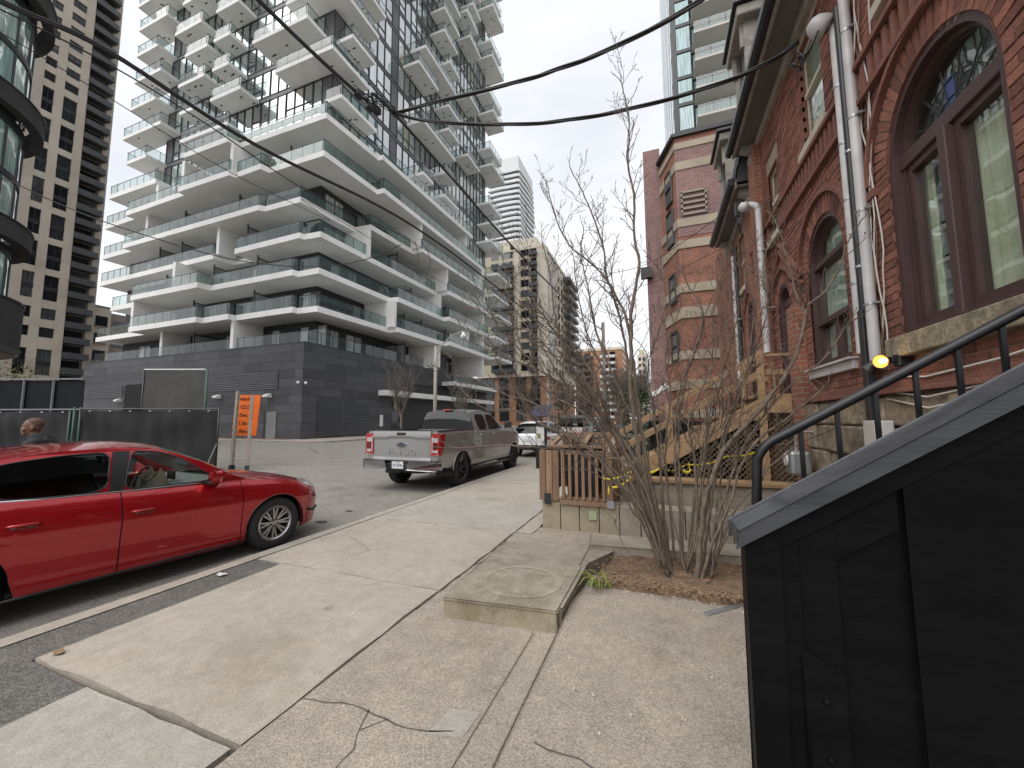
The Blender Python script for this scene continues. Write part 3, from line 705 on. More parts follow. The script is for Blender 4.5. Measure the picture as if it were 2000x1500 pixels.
# privacy screens
sg = MB(); 
def screen(k, face, a, d0):
    zb = PH if k == 0 else ZF(k)+TH; zt = zb+2.15
    f = MB()
    if face == 'L':
        MB().box((a, d0, zb+.05), (a+.03, WY, zt-.05)).build('privacy_screen', 'screen_glass', tw)
        f.box((a-.05, d0-.05, zb), (a+.08, d0+.06, zt+.3)); f.box((a-.04, d0, zt), (a+.07, WY, zt+.09))
    else:
        MB().box((WX, a, zb+.05), (d0, a+.03, zt-.05)).build('privacy_screen', 'screen_glass', tw)
        f.box((d0-.06, a-.05, zb), (d0+.05, a+.08, zt+.3)); f.box((WX, a-.04, zt), (d0, a+.07, zt+.09)); f.box((d0-1.2, a-.03, zb), (d0-1.1, a+.06, zt))
    f.build('screen_frame', 'frame_dark', tw)
for k, a in ((0, -43.8), (1, -44.2), (1, -35.4), (2, -49.0), (2, -41.4), (2, -35.2), (3, -50.6), (3, -46.8), (4, -53.0), (4, -46.6), (4, -38.2), (5, -48.6), (5, -38.9), (5, -40.6), (5, -31.5), (3, -36.8)): screen(k, 'L', a, 25.0)
for k, a in ((0, 37.2), (1, 37.0), (1, 40.5), (2, 38.2), (3, 35.5), (3, 46.2), (4, 41.4), (4, 45.3), (4, 48.8), (5, 32.2), (5, 36.3), (5, 41.6), (2, 46.2), (1, 46.2), (0, 46.5)): screen(k, 'R', a, -27.2)
# ---- upper tower: curtain wall
TX0, TX1, TY0, TY1 = -53.0, -27.9, 26.1, 61.0
KT = 25
MB().box((TX0+.2, TY0+.2, ZF(6)+.3), (TX1-.2, TY1-.2, ZF(KT)+2)).build('tower_core', 'dark_wall', tw)
cw = MB().box((0, 0, 0), (1, 1, 1)).mesh('curtain_pane', 'curtain_pane')
rest = MB(); mull = MB(); span = MB(); grey = MB()
random.seed(21); nc = 0
for k in range(6, KT):
    z0 = ZF(k)+TH-.15; z1 = ZF(k+1)-.05
    span.box((TX0, TY0-.02, z1), (TX1+.02, TY1, z1+.42))
    mull.box((TX0, TY0-.06, z0), (TX1+.06, TY1, z0+.09)); mull.box((TX0, TY0-.06, z1-.09), (TX1+.06, TY1, z1))
    for face, a0, a1 in (('L', TX0, TX1), ('R', TY0, TY1)):
        nb = round((a1-a0)/1.22); bw_ = (a1-a0)/nb
        for i in range(nb):
            a = a0+i*bw_
            g = (hash((face, i//5)) % 7 == 0 and i % 5 == 2) or i in (0, nb-1)
            tilt = random.uniform(-.012, .012)
            if face == 'L':
                mull.box((a-.04, TY0-.09, z0), (a+.04, TY0+.02, z1))
                if g: grey.box((a+.04, TY0-.03, z0+.1), (a+bw_-.04, TY0, z1-.1)); continue
                P4 = [(a+.04, TY0+tilt, z0+.09), (a+bw_-.04, TY0-tilt, z0+.09), (a+bw_-.04, TY0-tilt, z1-.09), (a+.04, TY0+tilt, z1-.09)]
                part = k <= 11
            else:
                mull.box((TX1-.02, a-.04, z0), (TX1+.09, a+.04, z1))
                if g: grey.box((TX1, a+.04, z0+.1), (TX1+.03, a+bw_-.04, z1-.1)); continue
                P4 = [(TX1+tilt, a+.04, z0+.09), (TX1-tilt, a+bw_-.04, z0+.09), (TX1-tilt, a+bw_-.04, z1-.09), (TX1+tilt, a+.04, z1-.09)]
                part = k <= 14 and a < 46
            split = random.random() < .35
            if split: (mull.box((a, TY0-.07, z0+.95), (a+bw_, TY0, z0+1.02)) if face == 'L' else mull.box((TX1, a, z0+.95), (TX1+.07, a+bw_, z0+1.02)))
            if part and nc < 290:
                o = MB().add(P4, [(0, 1, 2, 3)]).build('curtain_pane', 'curtain_pane', tw, fixn=False); nc += 1
            else: rest.add(P4, [(0, 1, 2, 3)])
rest.build('curtain_panes', 'curtain_pane', tw, kind='stuff', fixn=False); mull.build('curtain_mullions', 'frame_dark', tw, kind='stuff')
span.build('spandrels', 'grey_panel', tw, kind='stuff'); grey.build('grey_panels', 'grey_panel', tw, kind='stuff')
MB().box((TX0+3, TY0+3, ZF(KT)+2), (TX1-3, TY1-3, ZF(KT)+7)).build('plant_room', 'grey_panel', tw)
pm('pot_light', (.03, .03, .03), rough=.5)
def balcony(k, x0, x1, y0, y1, sides):
    z = ZF(k); b = MB().box((x0, y0, z), (x1, y1, z+.38)); o = b.build('balcony_slab', SL, tw)
    ed = []
    if 'f' in sides: ed.append(((x0, y0), (x1, y0)))
    if 'r' in sides: ed.append(((x1, y0), (x1, y1)))
    if 'b' in sides: ed.append(((x1, y1), (x0, y1)))
    if 'l' in sides: ed.append(((x0, y1), (x0, y0)))
    guard(ed, z+.37, o, k < 10)
    lm = MB()
    for i in range(random.choice((2, 3, 4))):
        lx, ly = random.uniform(x0+.5, x1-.5), random.uniform(y0+.4, y1-.4); lm.box((lx-.16, ly-.07, z-.012), (lx+.16, ly+.07, z-.002))
    lm.build('soffit_lights', 'pot_light', o)
YB = 24.1
LB = [(8, -57.8, -50.6), (9, -56.8, -52.0), (7, -56.6, -52.8), (10, -56.4, -51.4), (11, -56.4, -52.4), (12, -56.4, -51), (13, -57, -51.4), (15, -56.4, -52), (14, -56.4, -51),
      (7, -46.9, -39.4), (8, -47.3, -44.6), (9, -47.9, -43.6), (10, -47.1, -43.4), (11, -49.2, -44.7), (12, -48.2, -43.5), (8, -42.3, -37.8), (9, -42.3, -39.8), (10, -42.4, -39.9), (11, -42.3, -38.9), (12, -42.5, -39), (13, -48, -44), (14, -47, -41)]
for k, a, b in LB: balcony(k, a, b, YB, TY0+.3 if b > -52 else TY0+3.5, 'frl')
# corner balconies that wrap the near corner
balcony(7, -28.2, -26.2, 25.6, 30.4, 'fr'); balcony(8, -33.0, -25.9, 24.1, 28.8, 'frl'); balcony(9, -35.5, -28.4, 23.5, 26.2, 'frl'); balcony(9, -28.3, -25.9, 26.4, 29.5, 'fr')
balcony(10, -32, -25.9, 24.1, 30.0, 'fr'); balcony(11, -28.2, -25.9, 25.6, 31, 'fr'); balcony(12, -34, -26, 24.0, 29, 'fr'); balcony(13, -30, -26, 24.2, 30, 'fr')
RB = [(11, 36.6, 41.1), (12, 38.0, 46.0), (15, 42.4, 46.8), (14, 42.4, 46.2), (13, 43.9, 46.9), (13, 50, 53.6), (11, 43.7, 48), (9, 37.7, 45.8), (10, 43.8, 47.0), (10, 49.4, 53.7), (7, 37.9, 40.2), (8, 43.1, 46.0), (7, 42.9, 47.0), (16, 43, 47), (17, 43, 46.4), (16, 50, 54), (18, 51, 54), (17, 49, 53), (19, 50, 54), (18, 43, 47)]
for k, a, b in RB: balcony(k, TX1-.2, -25.55, a, b, 'frb')
for k in (7, 8, 9, 11, 12, 14, 15, 17, 18, 20, 21, 22, 23): balcony(k, TX1-.2-(k % 2)*1.5, -25.4+(k % 3)*.25, 57.6-(k % 2)*.4, 62.8, 'frb')
for k in range(1, 6): balcony(k, TX1-2, -23.6+(k % 2)*.5, 55.2, 61.5, 'frb')
for k in range(15, 25):
    for a0 in (28, 36):
        a = a0+random.uniform(0, 3.5); balcony(k, TX1-.2, -25.6, a, a+random.uniform(3, 4), 'frb')
    if k > 19: balcony(k, TX1-.2, -25.6, 44+(k % 3), 49+(k % 2), 'frb')
    a = random.uniform(-51, -36); balcony(k, a, a+4, YB, TY0+.3, 'frl')
far_glass.build('far_glass_panels', 'guard_glass', tw, kind='stuff', fixn=False)
# ================================================================== other buildings
def bx(name, mat, par, a, b, **k): return MB().box(a, b).build(name, mat, par, **k)
# ---- beige tower on the left, its street face looks along +X
bt = thing('beige_tower', 'tall beige stone apartment tower with dark windows and stacked grey balconies at far left', 'tower')
FX = -97.0; FH = 2.735
bx('wall', 'beige_dark', bt, (-125, 8, 0), (FX-.35, 35.1, 92))
wins = []
dp = MB().box((0, 0, 0), (1, 1, 1)).mesh('window_pane', 'dark_pane')
cols = [(23.9, 25.7), (26.6, 28.4), (29.7, 31.1), (32.2, 34.0)]
edges = [20, 23.9, 25.7, 26.6, 28.4, 29.7, 31.1, 32.2, 34.0, 35.1]
rows_ = []
z = 4.0
for i in range(2): rows_.append((z+i*5.47, z+i*5.47+4.4))
rows_.append((15.9, 17.6)); rows_.append((19.0, 20.9))
z = 22.3
while z < 56: rows_.append((z, z+4.35)); z += 5.47
while z < 90: rows_.append((z+.2, z+1.75)); z += FH
# stone piers and bands round the openings
for a, b in zip(edges[0::2], edges[1::2]): bx('stone_pier', 'beige_stone', bt, (FX-.35, a, 0), (FX, b, 92))
zb = 0
for z0, z1 in rows_+[(92, 92)]:
    for a, b in cols: bx('stone_band', 'beige_stone', bt, (FX-.33, a, zb), (FX-.03, b, z0))
    zb = z1
fm = MB()
for z0, z1 in rows_:
    for a, b in cols:
        o = inst('window_pane', dp, (FX-.30, a+.06, z0+.06), (.03, b-a-.12, z1-z0-.12), parent=bt)
        fm.box((FX-.3, (a+b)/2-.04, z0), (FX-.22, (a+b)/2+.04, z1)); fm.box((FX-.3, a, z0+(z1-z0)*.42), (FX-.22, b, z0+(z1-z0)*.42+.08))
        if z1-z0 > 3: fm.box((FX-.31, a, z0+1.7), (FX-.20, b, z0+2.4))
fm.build('window_frames', 'dark_metal', bt, kind='stuff')
bx('wing_wall', 'beige_dark', bt, (-115, 35.1, 0), (FX-1.6, 39.3, 88))
bx('wing_pier', 'beige_stone', bt, (FX-1.6, 38.3, 0), (FX-1.2, 39.3, 88))
z = 4.5
while z < 86:
    o = bx('balcony', 'balcony_grey', bt, (FX-1.6, 35.12, z), (FX+.15, 38.6, z+.22)); bx('parapet', 'balcony_grey', o, (FX+.02, 35.14, z+.22), (FX+.10, 38.55, z+1.1)); bx('end_parapet', 'balcony_grey', o, (FX-1.5, 38.5, z+.22), (FX+.02, 38.55, z+1.1))
    inst('window_pane', dp, (FX-1.62, 35.4, z+.3), (.05, 2.6, 2.2), parent=bt)
    z += FH
bx('roof', 'beige_dark', bt, (-118, 20, 88), (FX-1.6, 39.2, 88.6))
# ---- lower beige block right of it
lb = thing('beige_block', 'low beige and brick apartment block between the beige tower and the condo podium', 'building')
bx('wall', 'beige_stone', lb, (-125, 39.4, 0), (-99, 42.0, 23.4)); bx('wall', 'beige_dark', lb, (-125, 42.02, 0), (-100.3, 60, 22.9)); bx('parapet', 'beige_dark', lb, (-125, 39.35, 23.42), (-98.9, 42.05, 23.7))
bx('brick_base', 'far_orange_brick', lb, (-99.2, 39.5, 0), (-98.8, 48, 12.6))
for i in range(5):
    z = 6.6+i*3.3
    inst('window_pane', dp, (-99.02, 39.8, z), (.06, 1.75, 1.9), parent=lb); inst('window_pane', dp, (-100.32, 43.0, z-.3), (.06, 2.0, 1.9), parent=lb)
    bx('sill', 'beige_dark', lb, (-99, 39.7, z-.2), (-98.7, 41.6, z-.05))
# ---- rounded glass building at the far left
cb = thing('rounded_building', 'curved dark brick and green glass building corner at left edge', 'building')
CC = Vector((-37.95, 5.65, 0)); rr = 5.2
panemat('green_pane', [(0, (.13, .22, .20)), (.3, (.28, .42, .38)), (.6, (.08, .135, .125)), (.8, (.38, .50, .45))], spec=1.0, wave=.5, ior=1.9)
def ring(name, mat, r0, z0, r1, z1, smooth=True):
    n = 56; m = Matrix.Translation(CC)
    return MB().lathe([(r0-.5, z0), (r0, z0), (r1, z1), (r1-.5, z1)], n, m, close=True).build(name, mat, cb, smooth=40)
MB().lathe([(rr-.4, 5.9), (rr-.4, 60)], 40, Matrix.Translation(CC)).build('core', 'black_void', cb)
def glazing(z0, z1):
    n = 24
    for i in range(n):
        a0, a1 = 2*math.pi*i/n+.012, 2*math.pi*(i+1)/n-.012
        if not (-1.9 < ((a0+a1)/2+math.pi) % (2*math.pi)-math.pi < 2.0): continue
        P = [[(CC.x+rr*math.cos(a), CC.y+rr*math.sin(a), z) for z in (z0, z1)] for a in np.linspace(a0, a1, 4)]
        MB().grid(P).build('window_pane', 'green_pane', cb, smooth=True)
        am = a0-.012; MB().bar((CC.x+(rr+.02)*math.cos(am), CC.y+(rr+.02)*math.sin(am), z0), (CC.x+(rr+.02)*math.cos(am), CC.y+(rr+.02)*math.sin(am), z1), .09, .09).build('mullion', 'dark_metal', cb)
ring('brick_drum', 'dark_grey_brick', rr+.75, 5.9, rr+.75, 8.5); ring('drum_cap', 'dark_metal', rr+.8, 8.51, rr+.8, 8.62); ring('drum_foot', 'louvre', rr+.7, 5.6, rr+.82, 5.88)
pm('drum_soffit', (.13, .075, .06), rough=.7); MB().lathe([(0, 5.55), (rr+.6, 5.55), (rr+.6, 5.6), (0, 5.6)], 40, Matrix.Translation(CC)).build('soffit', 'drum_soffit', cb)
zz = 8.62
for i in range(5):
    if i: 
        glazing(zz, zz+2.65); ring('band', 'dark_metal', rr+.08, zz+2.66, rr+.08, zz+3.0); glazing(zz+3.01, zz+5.6)
        zz += 5.6
    else: glazing(zz, zz+2.7); zz += 2.7
    ring('inset_band', 'dark_metal', rr+.06, zz, rr+.06, zz+.55)  # dark metal band set in below the brick band
    ring('brick_band', 'dark_grey_brick', rr+.8, zz+.56, rr+.8, zz+1.6); ring('band_cap', 'dark_metal', rr+.85, zz+1.61, rr+.85, zz+1.7)
    zz += 1.7
# ---- tan apartment building at the end of the podium
ta = thing('tan_apartments', 'tan stone apartment block with grey balconies and orange brick base beyond the condo tower', 'building')
TY, TX, TXL, TZ = 100, -27.9, -48, 49.5
bx('wall', 'tan_stone', ta, (TXL, TY, 13.5), (TX, TY+40, TZ)); bx('penthouse', 'tan_light', ta, (-43, TY+1.2, TZ), (-30.5, TY+20, TZ+3.4)); bx('cornice', 'tan_light', ta, (TXL-.2, TY-.3, TZ-.5), (TX+.3, TY+40, TZ+.25))
bx('base_wall', 'far_orange_brick', ta, (TXL, TY+.4, 0), (TX-.4, TY+40, 13.5)); bx('base_cornice', 'tan_light', ta, (TXL-.2, TY-.2, 13.3), (TX+.2, TY+40, 13.9))
bx('corner_pier', 'tan_light', ta, (TX-2.1, TY-.25, 14), (TX+.25, TY+2.2, TZ-.5)); bx('pier', 'tan_light', ta, (-36.7, TY-.2, 14), (-35.1, TY, TZ-.5))
for i in range(12):
    z = 14.4+i*2.95
    for a, b in ((-43.8, -41.4), (-40.6, -37.2), (-34.8, -32.4)): inst('window_pane', dp, (a, TY-.04, z+.45), (b-a, .06, 1.95), parent=ta)
    bx('balcony', 'balcony_grey', ta, (-42.8, TY-1.6, z), (-36.8, TY, z+1.1)) if i < 11 else None
    bx('balcony', 'balcony_grey', ta, (-32.2, TY-1.3, z), (-29.9, TY, z+1.1))
    inst('window_pane', dp, (-31.9, TY-.04, z+.4), (1.7, .06, 2.0), parent=ta)
    for a in (3.4, 7.2, 11, 15, 19): inst('window_pane', dp, (TX-.02, TY+a, z+.5), (.06, 2.2, 1.9), parent=ta); bx('sill', 'tan_light', ta, (TX, TY+a-.1, z+.3), (TX+.12, TY+a+2.3, z+.45))
    bx('balcony', 'balcony_grey', ta, (TX, TY+22, z), (TX+2.4, TY+36, z+1.1)) if 0 < i else None
for i in range(4):
    z = 1.2+i*3.1
    for a, b in ((-46, -43), (-41.5, -38.6), (-36.5, -33.6), (-32.2, -29.6)): inst('window_pane', dp, (a, TY+.36, z), (b-a, .06, 2.5), parent=ta); bx('spandrel', 'balcony_grey', ta, (a, TY+.34, z+2.5), (b, TY+.38, z+2.95))
    for a in (2, 6, 10, 14, 18): inst('window_pane', dp, (TX-.42, TY+a, z), (.06, 2.4, 2.4), parent=ta)
# ---- wavy white tower far behind
wt = thing('wavy_tower', 'distant slender white tower with wavy balcony bands behind the condo', 'tower')
bx('core', 'dark_pane', wt, (-84, 190.5, 0), (-67.6, 215, 139))
n = 26
for i in range(44):
    z = 4+i*3.1; ph = i*.32; b = MB(); P = []
    for s in range(n+1):
        t = s/n
        if t < .5: x, y, nx, ny = -85+(18.1)*t*2, 190, 0, -1
        else: x, y, nx, ny = -66.9, 190+25*(t-.5)*2, 1, 0
        o = .9+.45*math.sin(t*9+ph)
        P.append([(x+nx*o, y+ny*o, z), (x+nx*o, y+ny*o, z+1.5), (x-nx*.6, y-ny*.6, z+1.5), (x-nx*.6, y-ny*.6, z)])
    b.grid([r+[r[0]] for r in P]); b.build('balcony_band', 'pale_tower', wt)
bx('crown', 'pale_tower', wt, (-85, 190, 138.5), (-66.9, 215, 146))
# ---- far apartment blocks down the street
oa = thing('orange_apartments', 'distant orange brick apartment block with white balconies at street end', 'building')
bx('wall', 'far_orange_brick', oa, (-36, 180, 0), (-14.5, 215, 33)); bx('roof', 'tan_stone', oa, (-36.3, 179.7, 33), (-14.2, 215, 34.2))
for i in range(10):
    z = 2+i*3.05
    bx('balcony', 'pale_tower', oa, (-24.5, 178.4, z), (-17.6, 180, z+1.1)); bx('balcony', 'balcony_grey', oa, (-35.8, 178.4, z), (-27.5, 180, z+1.1))
    for a in (-35, -31.5, -23.5, -20): inst('window_pane', dp, (a, 179.95, z+1.1), (2.4, .1, 1.6), parent=oa)
    for a in (3, 9, 15): inst('window_pane', dp, (-14.53, 180+a, z+1), (.1, 2.6, 1.6), parent=oa)
pa = thing('yellow_apartments', 'distant pale yellow apartment slab at the end of the street', 'building')
bx('wall', 'tan_light', pa, (-8.6, 192, 0), (-4.6, 215, 32)); bx('roof', 'tan_stone', pa, (-7.8, 193, 32), (-5.4, 214, 34.4))
for i in range(10):
    for a in (-8.1, -6.3): inst('window_pane', dp, (a, 191.95, 2+i*3.0), (1.1, .1, 1.5), parent=pa)
# ---- glass tower above the brick row
gt = thing('glass_tower', 'glass tower with dark corner frame and glass balconies above the brick houses', 'tower')
panemat('sky_pane', [(0, (.24, .36, .39)), (.4, (.30, .44, .46)), (.75, (.36, .48, .50))], spec=.6, wave=.05)
GY = 42.; gx0 = U(1316, 200, Y=GY).x; gx1 = U(1352, 150, Y=GY).x
bx('core', 'dark_wall', gt, (gx0+.3, GY+.5, 0), (gx0+16, GY+24, 72)); bx('corner_frame', 'frame_dark', gt, (gx0, GY-.05, 0), (gx0+.45, GY+.4, 72))
for i in range(24):
    z = 1.2+i*3.02
    inst('window_pane', MB().box((0, 0, 0), (1, 1, 1)).mesh('window_pane', 'sky_pane') if i == 0 else skym, (gx0+.5, GY, z+.28), (gx1-gx0-.55, .08, 2.5), parent=gt)
    if i == 0: skym = gt.children[-1].data
    bx('floor_band', 'frame_dark', gt, (gx0+.45, GY-.03, z-.1), (gx1, GY+.3, z+.22))
    o = bx('balcony', 'soffit', gt, (gx1+.1, GY-1.9, z-.1), (gx0+15, GY+.45, z+.12))
    for j in range(9): inst('glass_panel', cpane, (gx1+.15+j*1.45, GY-1.85, z+.1), (1.4, .03, 1.1), parent=o)
    inst('window_pane', skym, (gx1+.2, GY+.42, z+.15), (13, .06, 2.5), parent=gt)
    for j in range(6): inst('window_pane', skym, (gx0-.02, GY+.6+j*3.9, z+.3), (.06, 3.7, 2.4), parent=gt)
st2 = thing('slim_tower', 'small far grey tower peeking left of the glass tower', 'tower')
q = U(1305, 218, Y=120); q2 = U(1320, 218, Y=120)
bx('wall', 'pale_tower', st2, (q.x, 120, 0), (q.x+9, 135, q.z)); bx('mast', 'dark_metal', st2, (q.x+.9, 121, q.z), (q.x+1.05, 121.15, q.z+6))
for i in range(30): inst('window_pane', dp, (q.x+.25, 119.95, q.z-3.2-i*3.4), (1.6, .1, 2.2), parent=st2)
# ---- banded brick apartment house past the row
ba = thing('banded_apartments', 'brick apartment house with stone bands and angled bay beyond the Victorian row', 'building')
BY = 15.6; bx1 = U(1318, 300, Y=BY).x; ztop = U(1330, 268, Y=BY).z
fx0 = -.25; fx1 = .42; fy = 17.2
foot = [(fx1, fy), (bx1, BY), (5.5, BY), (5.5, 30), (fx1, 30)]
MB().prism(foot, 0, ztop, lambda a, b, d: (a, b, d)).build('wall', 'far_red_brick', ba)
zf = U(1275, 292, Y=fy).z; bx('end_wall', 'far_purple_brick', ba, (fx0, fy+.02, 0), (fx1+.02, 30, zf))
MB().prism([(bx1-.02, BY-.02), (5.5, BY-.02), (5.5, BY), (bx1-.02, BY)], U(1380, 455, Y=BY).z, ztop-.2, lambda a, b, d: (a, b, d)).build('upper_brick', 'far_purple_brick', ba)
def band(y0, y1):
    z1, z0 = U(1380, y0, Y=BY).z, U(1380, y1, Y=BY).z; e = .05
    MB().prism([(fx1-e, fy-e), (bx1-e*.6, BY-e), (5.5, BY-e), (5.5, BY+.1), (bx1+.1, BY+.1), (fx1+.1, fy+.1)], z0, z1, lambda a, b, d: (a, b, d)).build('stone_band', 'band_stone', ba)
for a, b in ((268, 280), (306, 322), (420, 436), (463, 479), (550, 567), (596, 618), (682, 700), (740, 758), (800, 816)): band(a, b)
MB().prism([(fx1-.15, fy-.1), (bx1-.1, BY-.12), (5.5, BY-.12), (5.5, BY+.3), (bx1+.1, BY+.3), (fx1+.2, fy+.2)], ztop, ztop+.14, lambda a, b, d: (a, b, d)).build('coping', 'dark_metal', ba)
dv = Vector((bx1-fx1, BY-fy, 0)); dl_ = dv.length; dv /= dl_; ang = math.atan2(dv.y, dv.x)
panemat('sash_pane', [(0, (.05, .06, .06)), (.5, (.12, .13, .13))])
sp_ = MB().box((0, 0, 0), (1, 1, 1)).mesh('window_pane', 'sash_pane')
for y0, y1 in ((343, 403), (418, 484), (543, 594), (653, 706)):
    c = Vector((fx1, fy, 0))+dv*dl_*.42; z1, z0 = U(1308, y0, Y=16.3).z, U(1308, y1, Y=16.3).z
    wdt = dl_*.36; nrm = Vector((dv.y, -dv.x, 0))
    o = inst('window_pane', sp_, c+nrm*.05+Vector((0, 0, z0)), (wdt, .06, z1-z0), (0, 0, ang), ba)
    f = MB(); p0 = c+nrm*.06; 
    for t in (0, 1): f.bar(p0+dv*wdt*t+Vector((0, 0, z0)), p0+dv*wdt*t+Vector((0, 0, z1)), .07, .07)
    for t in (0, .5, 1): f.bar(p0+Vector((0, 0, z0+(z1-z0)*t)), p0+dv*wdt+Vector((0, 0, z0+(z1-z0)*t)), .07, .07)
    f.build('window_frame', 'dark_metal', ba)
# louvred grille in the big wall
z1, z0 = U(1350, 375, Y=BY).z, U(1350, 418, Y=BY).z; gxa, gxb = U(1330, 400, Y=BY).x, U(1380, 390, Y=BY).x
g = MB()
for i in range(5): zz_ = z0+(z1-z0)*i/4; g.box((gxa, BY-.1, zz_-.04), (gxb, BY-.03, zz_+.04))
for x in (gxa, gxb-.06): g.box((x, BY-.1, z0), (x+.06, BY-.03, z1))
g.build('grille', 'beige_dark', ba)
bx('chimney', 'band_stone', ba, (3.15, 15.0, 10), (4.4, 15.55, U(1420, 160, Y=15).z))
# awning and dark wall equipment
MB().prism([(0, 0), (.9, -.55), (.9, -.75), (0, -.2)], .0, 1.1, lambda a, b, d: (.35-a*.9, 15.4+d*.9, 3.0+b)).build('awning', 'lamp_white', ba)
bx('wall_lantern', 'dark_metal', ba, (fx0-.25, fy-.25, 7.6), (fx0+.2, fy+.02, 8.05))
# ================================================================== Victorian brick row on the right
pm('house_brick', (.255, .102, .07), (.175, .073, .054), 14, .9, bump=.6, bscale=90, rv=.34, fine=.4, stain=(.5, .47, .46), sscale=1.1)
pm('mortar', (.36, .28, .215), (.26, .20, .155), 8, .95, bump=.4, bscale=120)
pm('mould_brick', (.215, .088, .062), (.155, .066, .05), 10, .85, bump=.4, bscale=60, fine=.3)
pm('rubble_stone', (.30, .24, .17), (.17, .135, .10), 5, .9, bump=1.0, bscale=14, rv=.2, fine=.5, stain=(.5, .48, .45))
pm('sill_stone', (.32, .27, .18), (.17, .15, .11), 12, .9, bump=.5, bscale=40, fine=.5, stain=(.3, .3, .3), sscale=5)
pm('window_brown', (.075, .038, .036), (.055, .03, .028), 4, .5, bump=.2, bscale=40, stretch=(4, 4, .5))
pm('cream_frame', (.50, .45, .36), (.42, .38, .30), 4, .6)
pm('curtain', (.72, .69, .56), (.60, .58, .47), 6, .9, stretch=(1, 6, .2))
pm('room_back', (.16, .17, .155), (.09, .095, .09), 2, .9)
pm('blue_glass', (.05, .07, .2), rough=.1)
pm('pipe_white', (.58, .56, .55), (.46, .45, .45), 3, .45, stain=(.75, .7, .68))
pm('pipe_black', (.02, .02, .023), (.03, .03, .033), 5, .4)
pm('soffit_board', (.15, .135, .125), (.11, .10, .092), 3, .7, stretch=(1, .3, 1))
pm('cornice_paint', (.36, .33, .29), (.26, .24, .21), 6, .7, stain=(.55, .52, .5), sscale=2)
pm('slate_roof', (.05, .053, .062), (.035, .037, .043), 6, .6, rv=.35)
glassmat('house_glass', (.90, .94, .90), 2.1, .01)
XF = 2.0
OPEN = [  # y0, y1, sill z, spring z, radius-rise (0 = flat head)
    (3.03, 4.29, 2.33, 3.85, .63), (5.22, 6.32, 2.30, 3.66, .52), (7.15, 7.75, 2.0, 3.55, .30), (9.55, 10.15, 2.2, 3.8, .42),
    (5.40, 6.08, 5.25, 6.7, 0), (7.35, 7.85, 4.78, 6.0, 0), (10.1, 10.6, 4.7, 6.0, 0), (3.3, 4.1, 5.35, 6.5, 0)]
def head(o, y):
    """top of the opening at y"""
    y0, y1, zs0, zp, r = o; c = (y0+y1)/2; h = (y1-y0)/2
    return zp+(r*math.sqrt(max(0, 1-((y-c)/h)**2)) if r else 0)
h1 = thing('brick_house', 'red brick Victorian house with arched windows, stone base and mansard eaves beside the stairs', 'house')
YA, YB_, ZA, ZB = 1.0, 14.6, 1.86, 7.05
# backing wall with real openings and reveals
bk = MB(); cuts = sorted(set([YA, YB_]+[y for o in OPEN for y in (o[0], o[1])]+[o[0]+(o[1]-o[0])*i/18 for o in OPEN if o[4] for i in range(19)]))
XB = XF+.012
for a, b in zip(cuts, cuts[1:]):
    m = (a+b)/2; segs = [(ZA-.1, ZB, ZA-.1, ZB)]
    for o in OPEN:
        if o[0] < m < o[1]:
            ns = []
            for s in segs:
                if s[0] < o[2] < s[1]+.5:
                    ns.append((s[0], o[2], s[0], o[2])); ns.append((head(o, a), s[1], head(o, b), s[3]))
                else: ns.append(s)
            segs = ns
    for l0, u0, l1, u1 in segs: bk.quad((XB, a, l0), (XB, b, l1), (XB, b, u1), (XB, a, u0))
bk.build('wall_backing', 'mortar', h1, fixn=False)
MB().box((XF+.75, YA, 0), (XF+.9, YB_, ZB)).build('inner_wall', 'black_void', h1)
MB().box((XF+.02, YA, 0), (XF+7, YA+.3, 9)).build('end_wall', 'far_red_brick', h1)
MB().box((XF+.02, YB_-.3, 0), (XF+7, YB_, 7)).build('end_wall', 'far_red_brick', h1)
for o in OPEN:
    rv = MB()
    y0, y1, zs0, zp, r = o; n = 16
    arc = [(y0, zs0)]+[(y0+(y1-y0)*i/n, head(o, y0+(y1-y0)*i/n)) for i in range(n+1)]+[(y1, zs0)]
    rv.grid([[(XF-.002, y, z), (XF+.30, y, z)] for y, z in arc]); rv.build('reveal', 'mould_brick', h1)
# bricks, course by course
BRW, BRH, JO = .213, .0635, .0115
brick = MB().box((0, 0, 0), (1, 1, 1)).mesh('brick', 'house_brick')
many = MB(); cand = []
random.seed(3)
RING = .235
z = ZA; c_i = 0
while z < ZB-.05:
    y = 1.6-(c_i % 2)*.112; zm = z+BRH/2
    while y < 9.3:
        segs = [(y, y+BRW)]
        for o in OPEN:
            c = (o[0]+o[1])/2; hw = (o[1]-o[0])/2
            if zm < o[2]-.0 or zm > o[3]+(o[4]+RING if o[4] else .25): continue
            if zm <= o[3]: w_ = hw
            elif o[4]: 
                R2 = hw+RING; t = (zm-o[3])/(o[4]+RING); w_ = R2*math.sqrt(max(0, 1-t*t))
            else: w_ = hw+.1
            ns = []
            for a, b in segs:
                if b <= c-w_ or a >= c+w_: ns.append((a, b)); continue
                if a < c-w_-.003: ns.append((a, c-w_))
                if b > c+w_+.003: ns.append((c+w_, b))
            segs = ns
        for a, b in segs:
            if b-a > .003: cand.append((a, b, z))
        y += BRW+JO
    z += BRH+JO; c_i += 1
cand.sort(key=lambda t: (t[0]-3.6)**2*1.0+(t[2]-2.6)**2*.6+(1000 if t[0] < 2.9 else 0))
for i, (a, b, z) in enumerate(cand):
    d = random.uniform(-.004, .004)
    lo = (XF+d+random.uniform(-.001, .001), a, z+random.uniform(-.0015, .0015))
    if i < 300: inst('brick', brick, lo, (.03, b-a, BRH), parent=h1)
    else: many.box(lo, (lo[0]+.03, b, lo[2]+BRH))
many.build('bricks', 'house_brick', h1, kind='stuff', fixn=False)
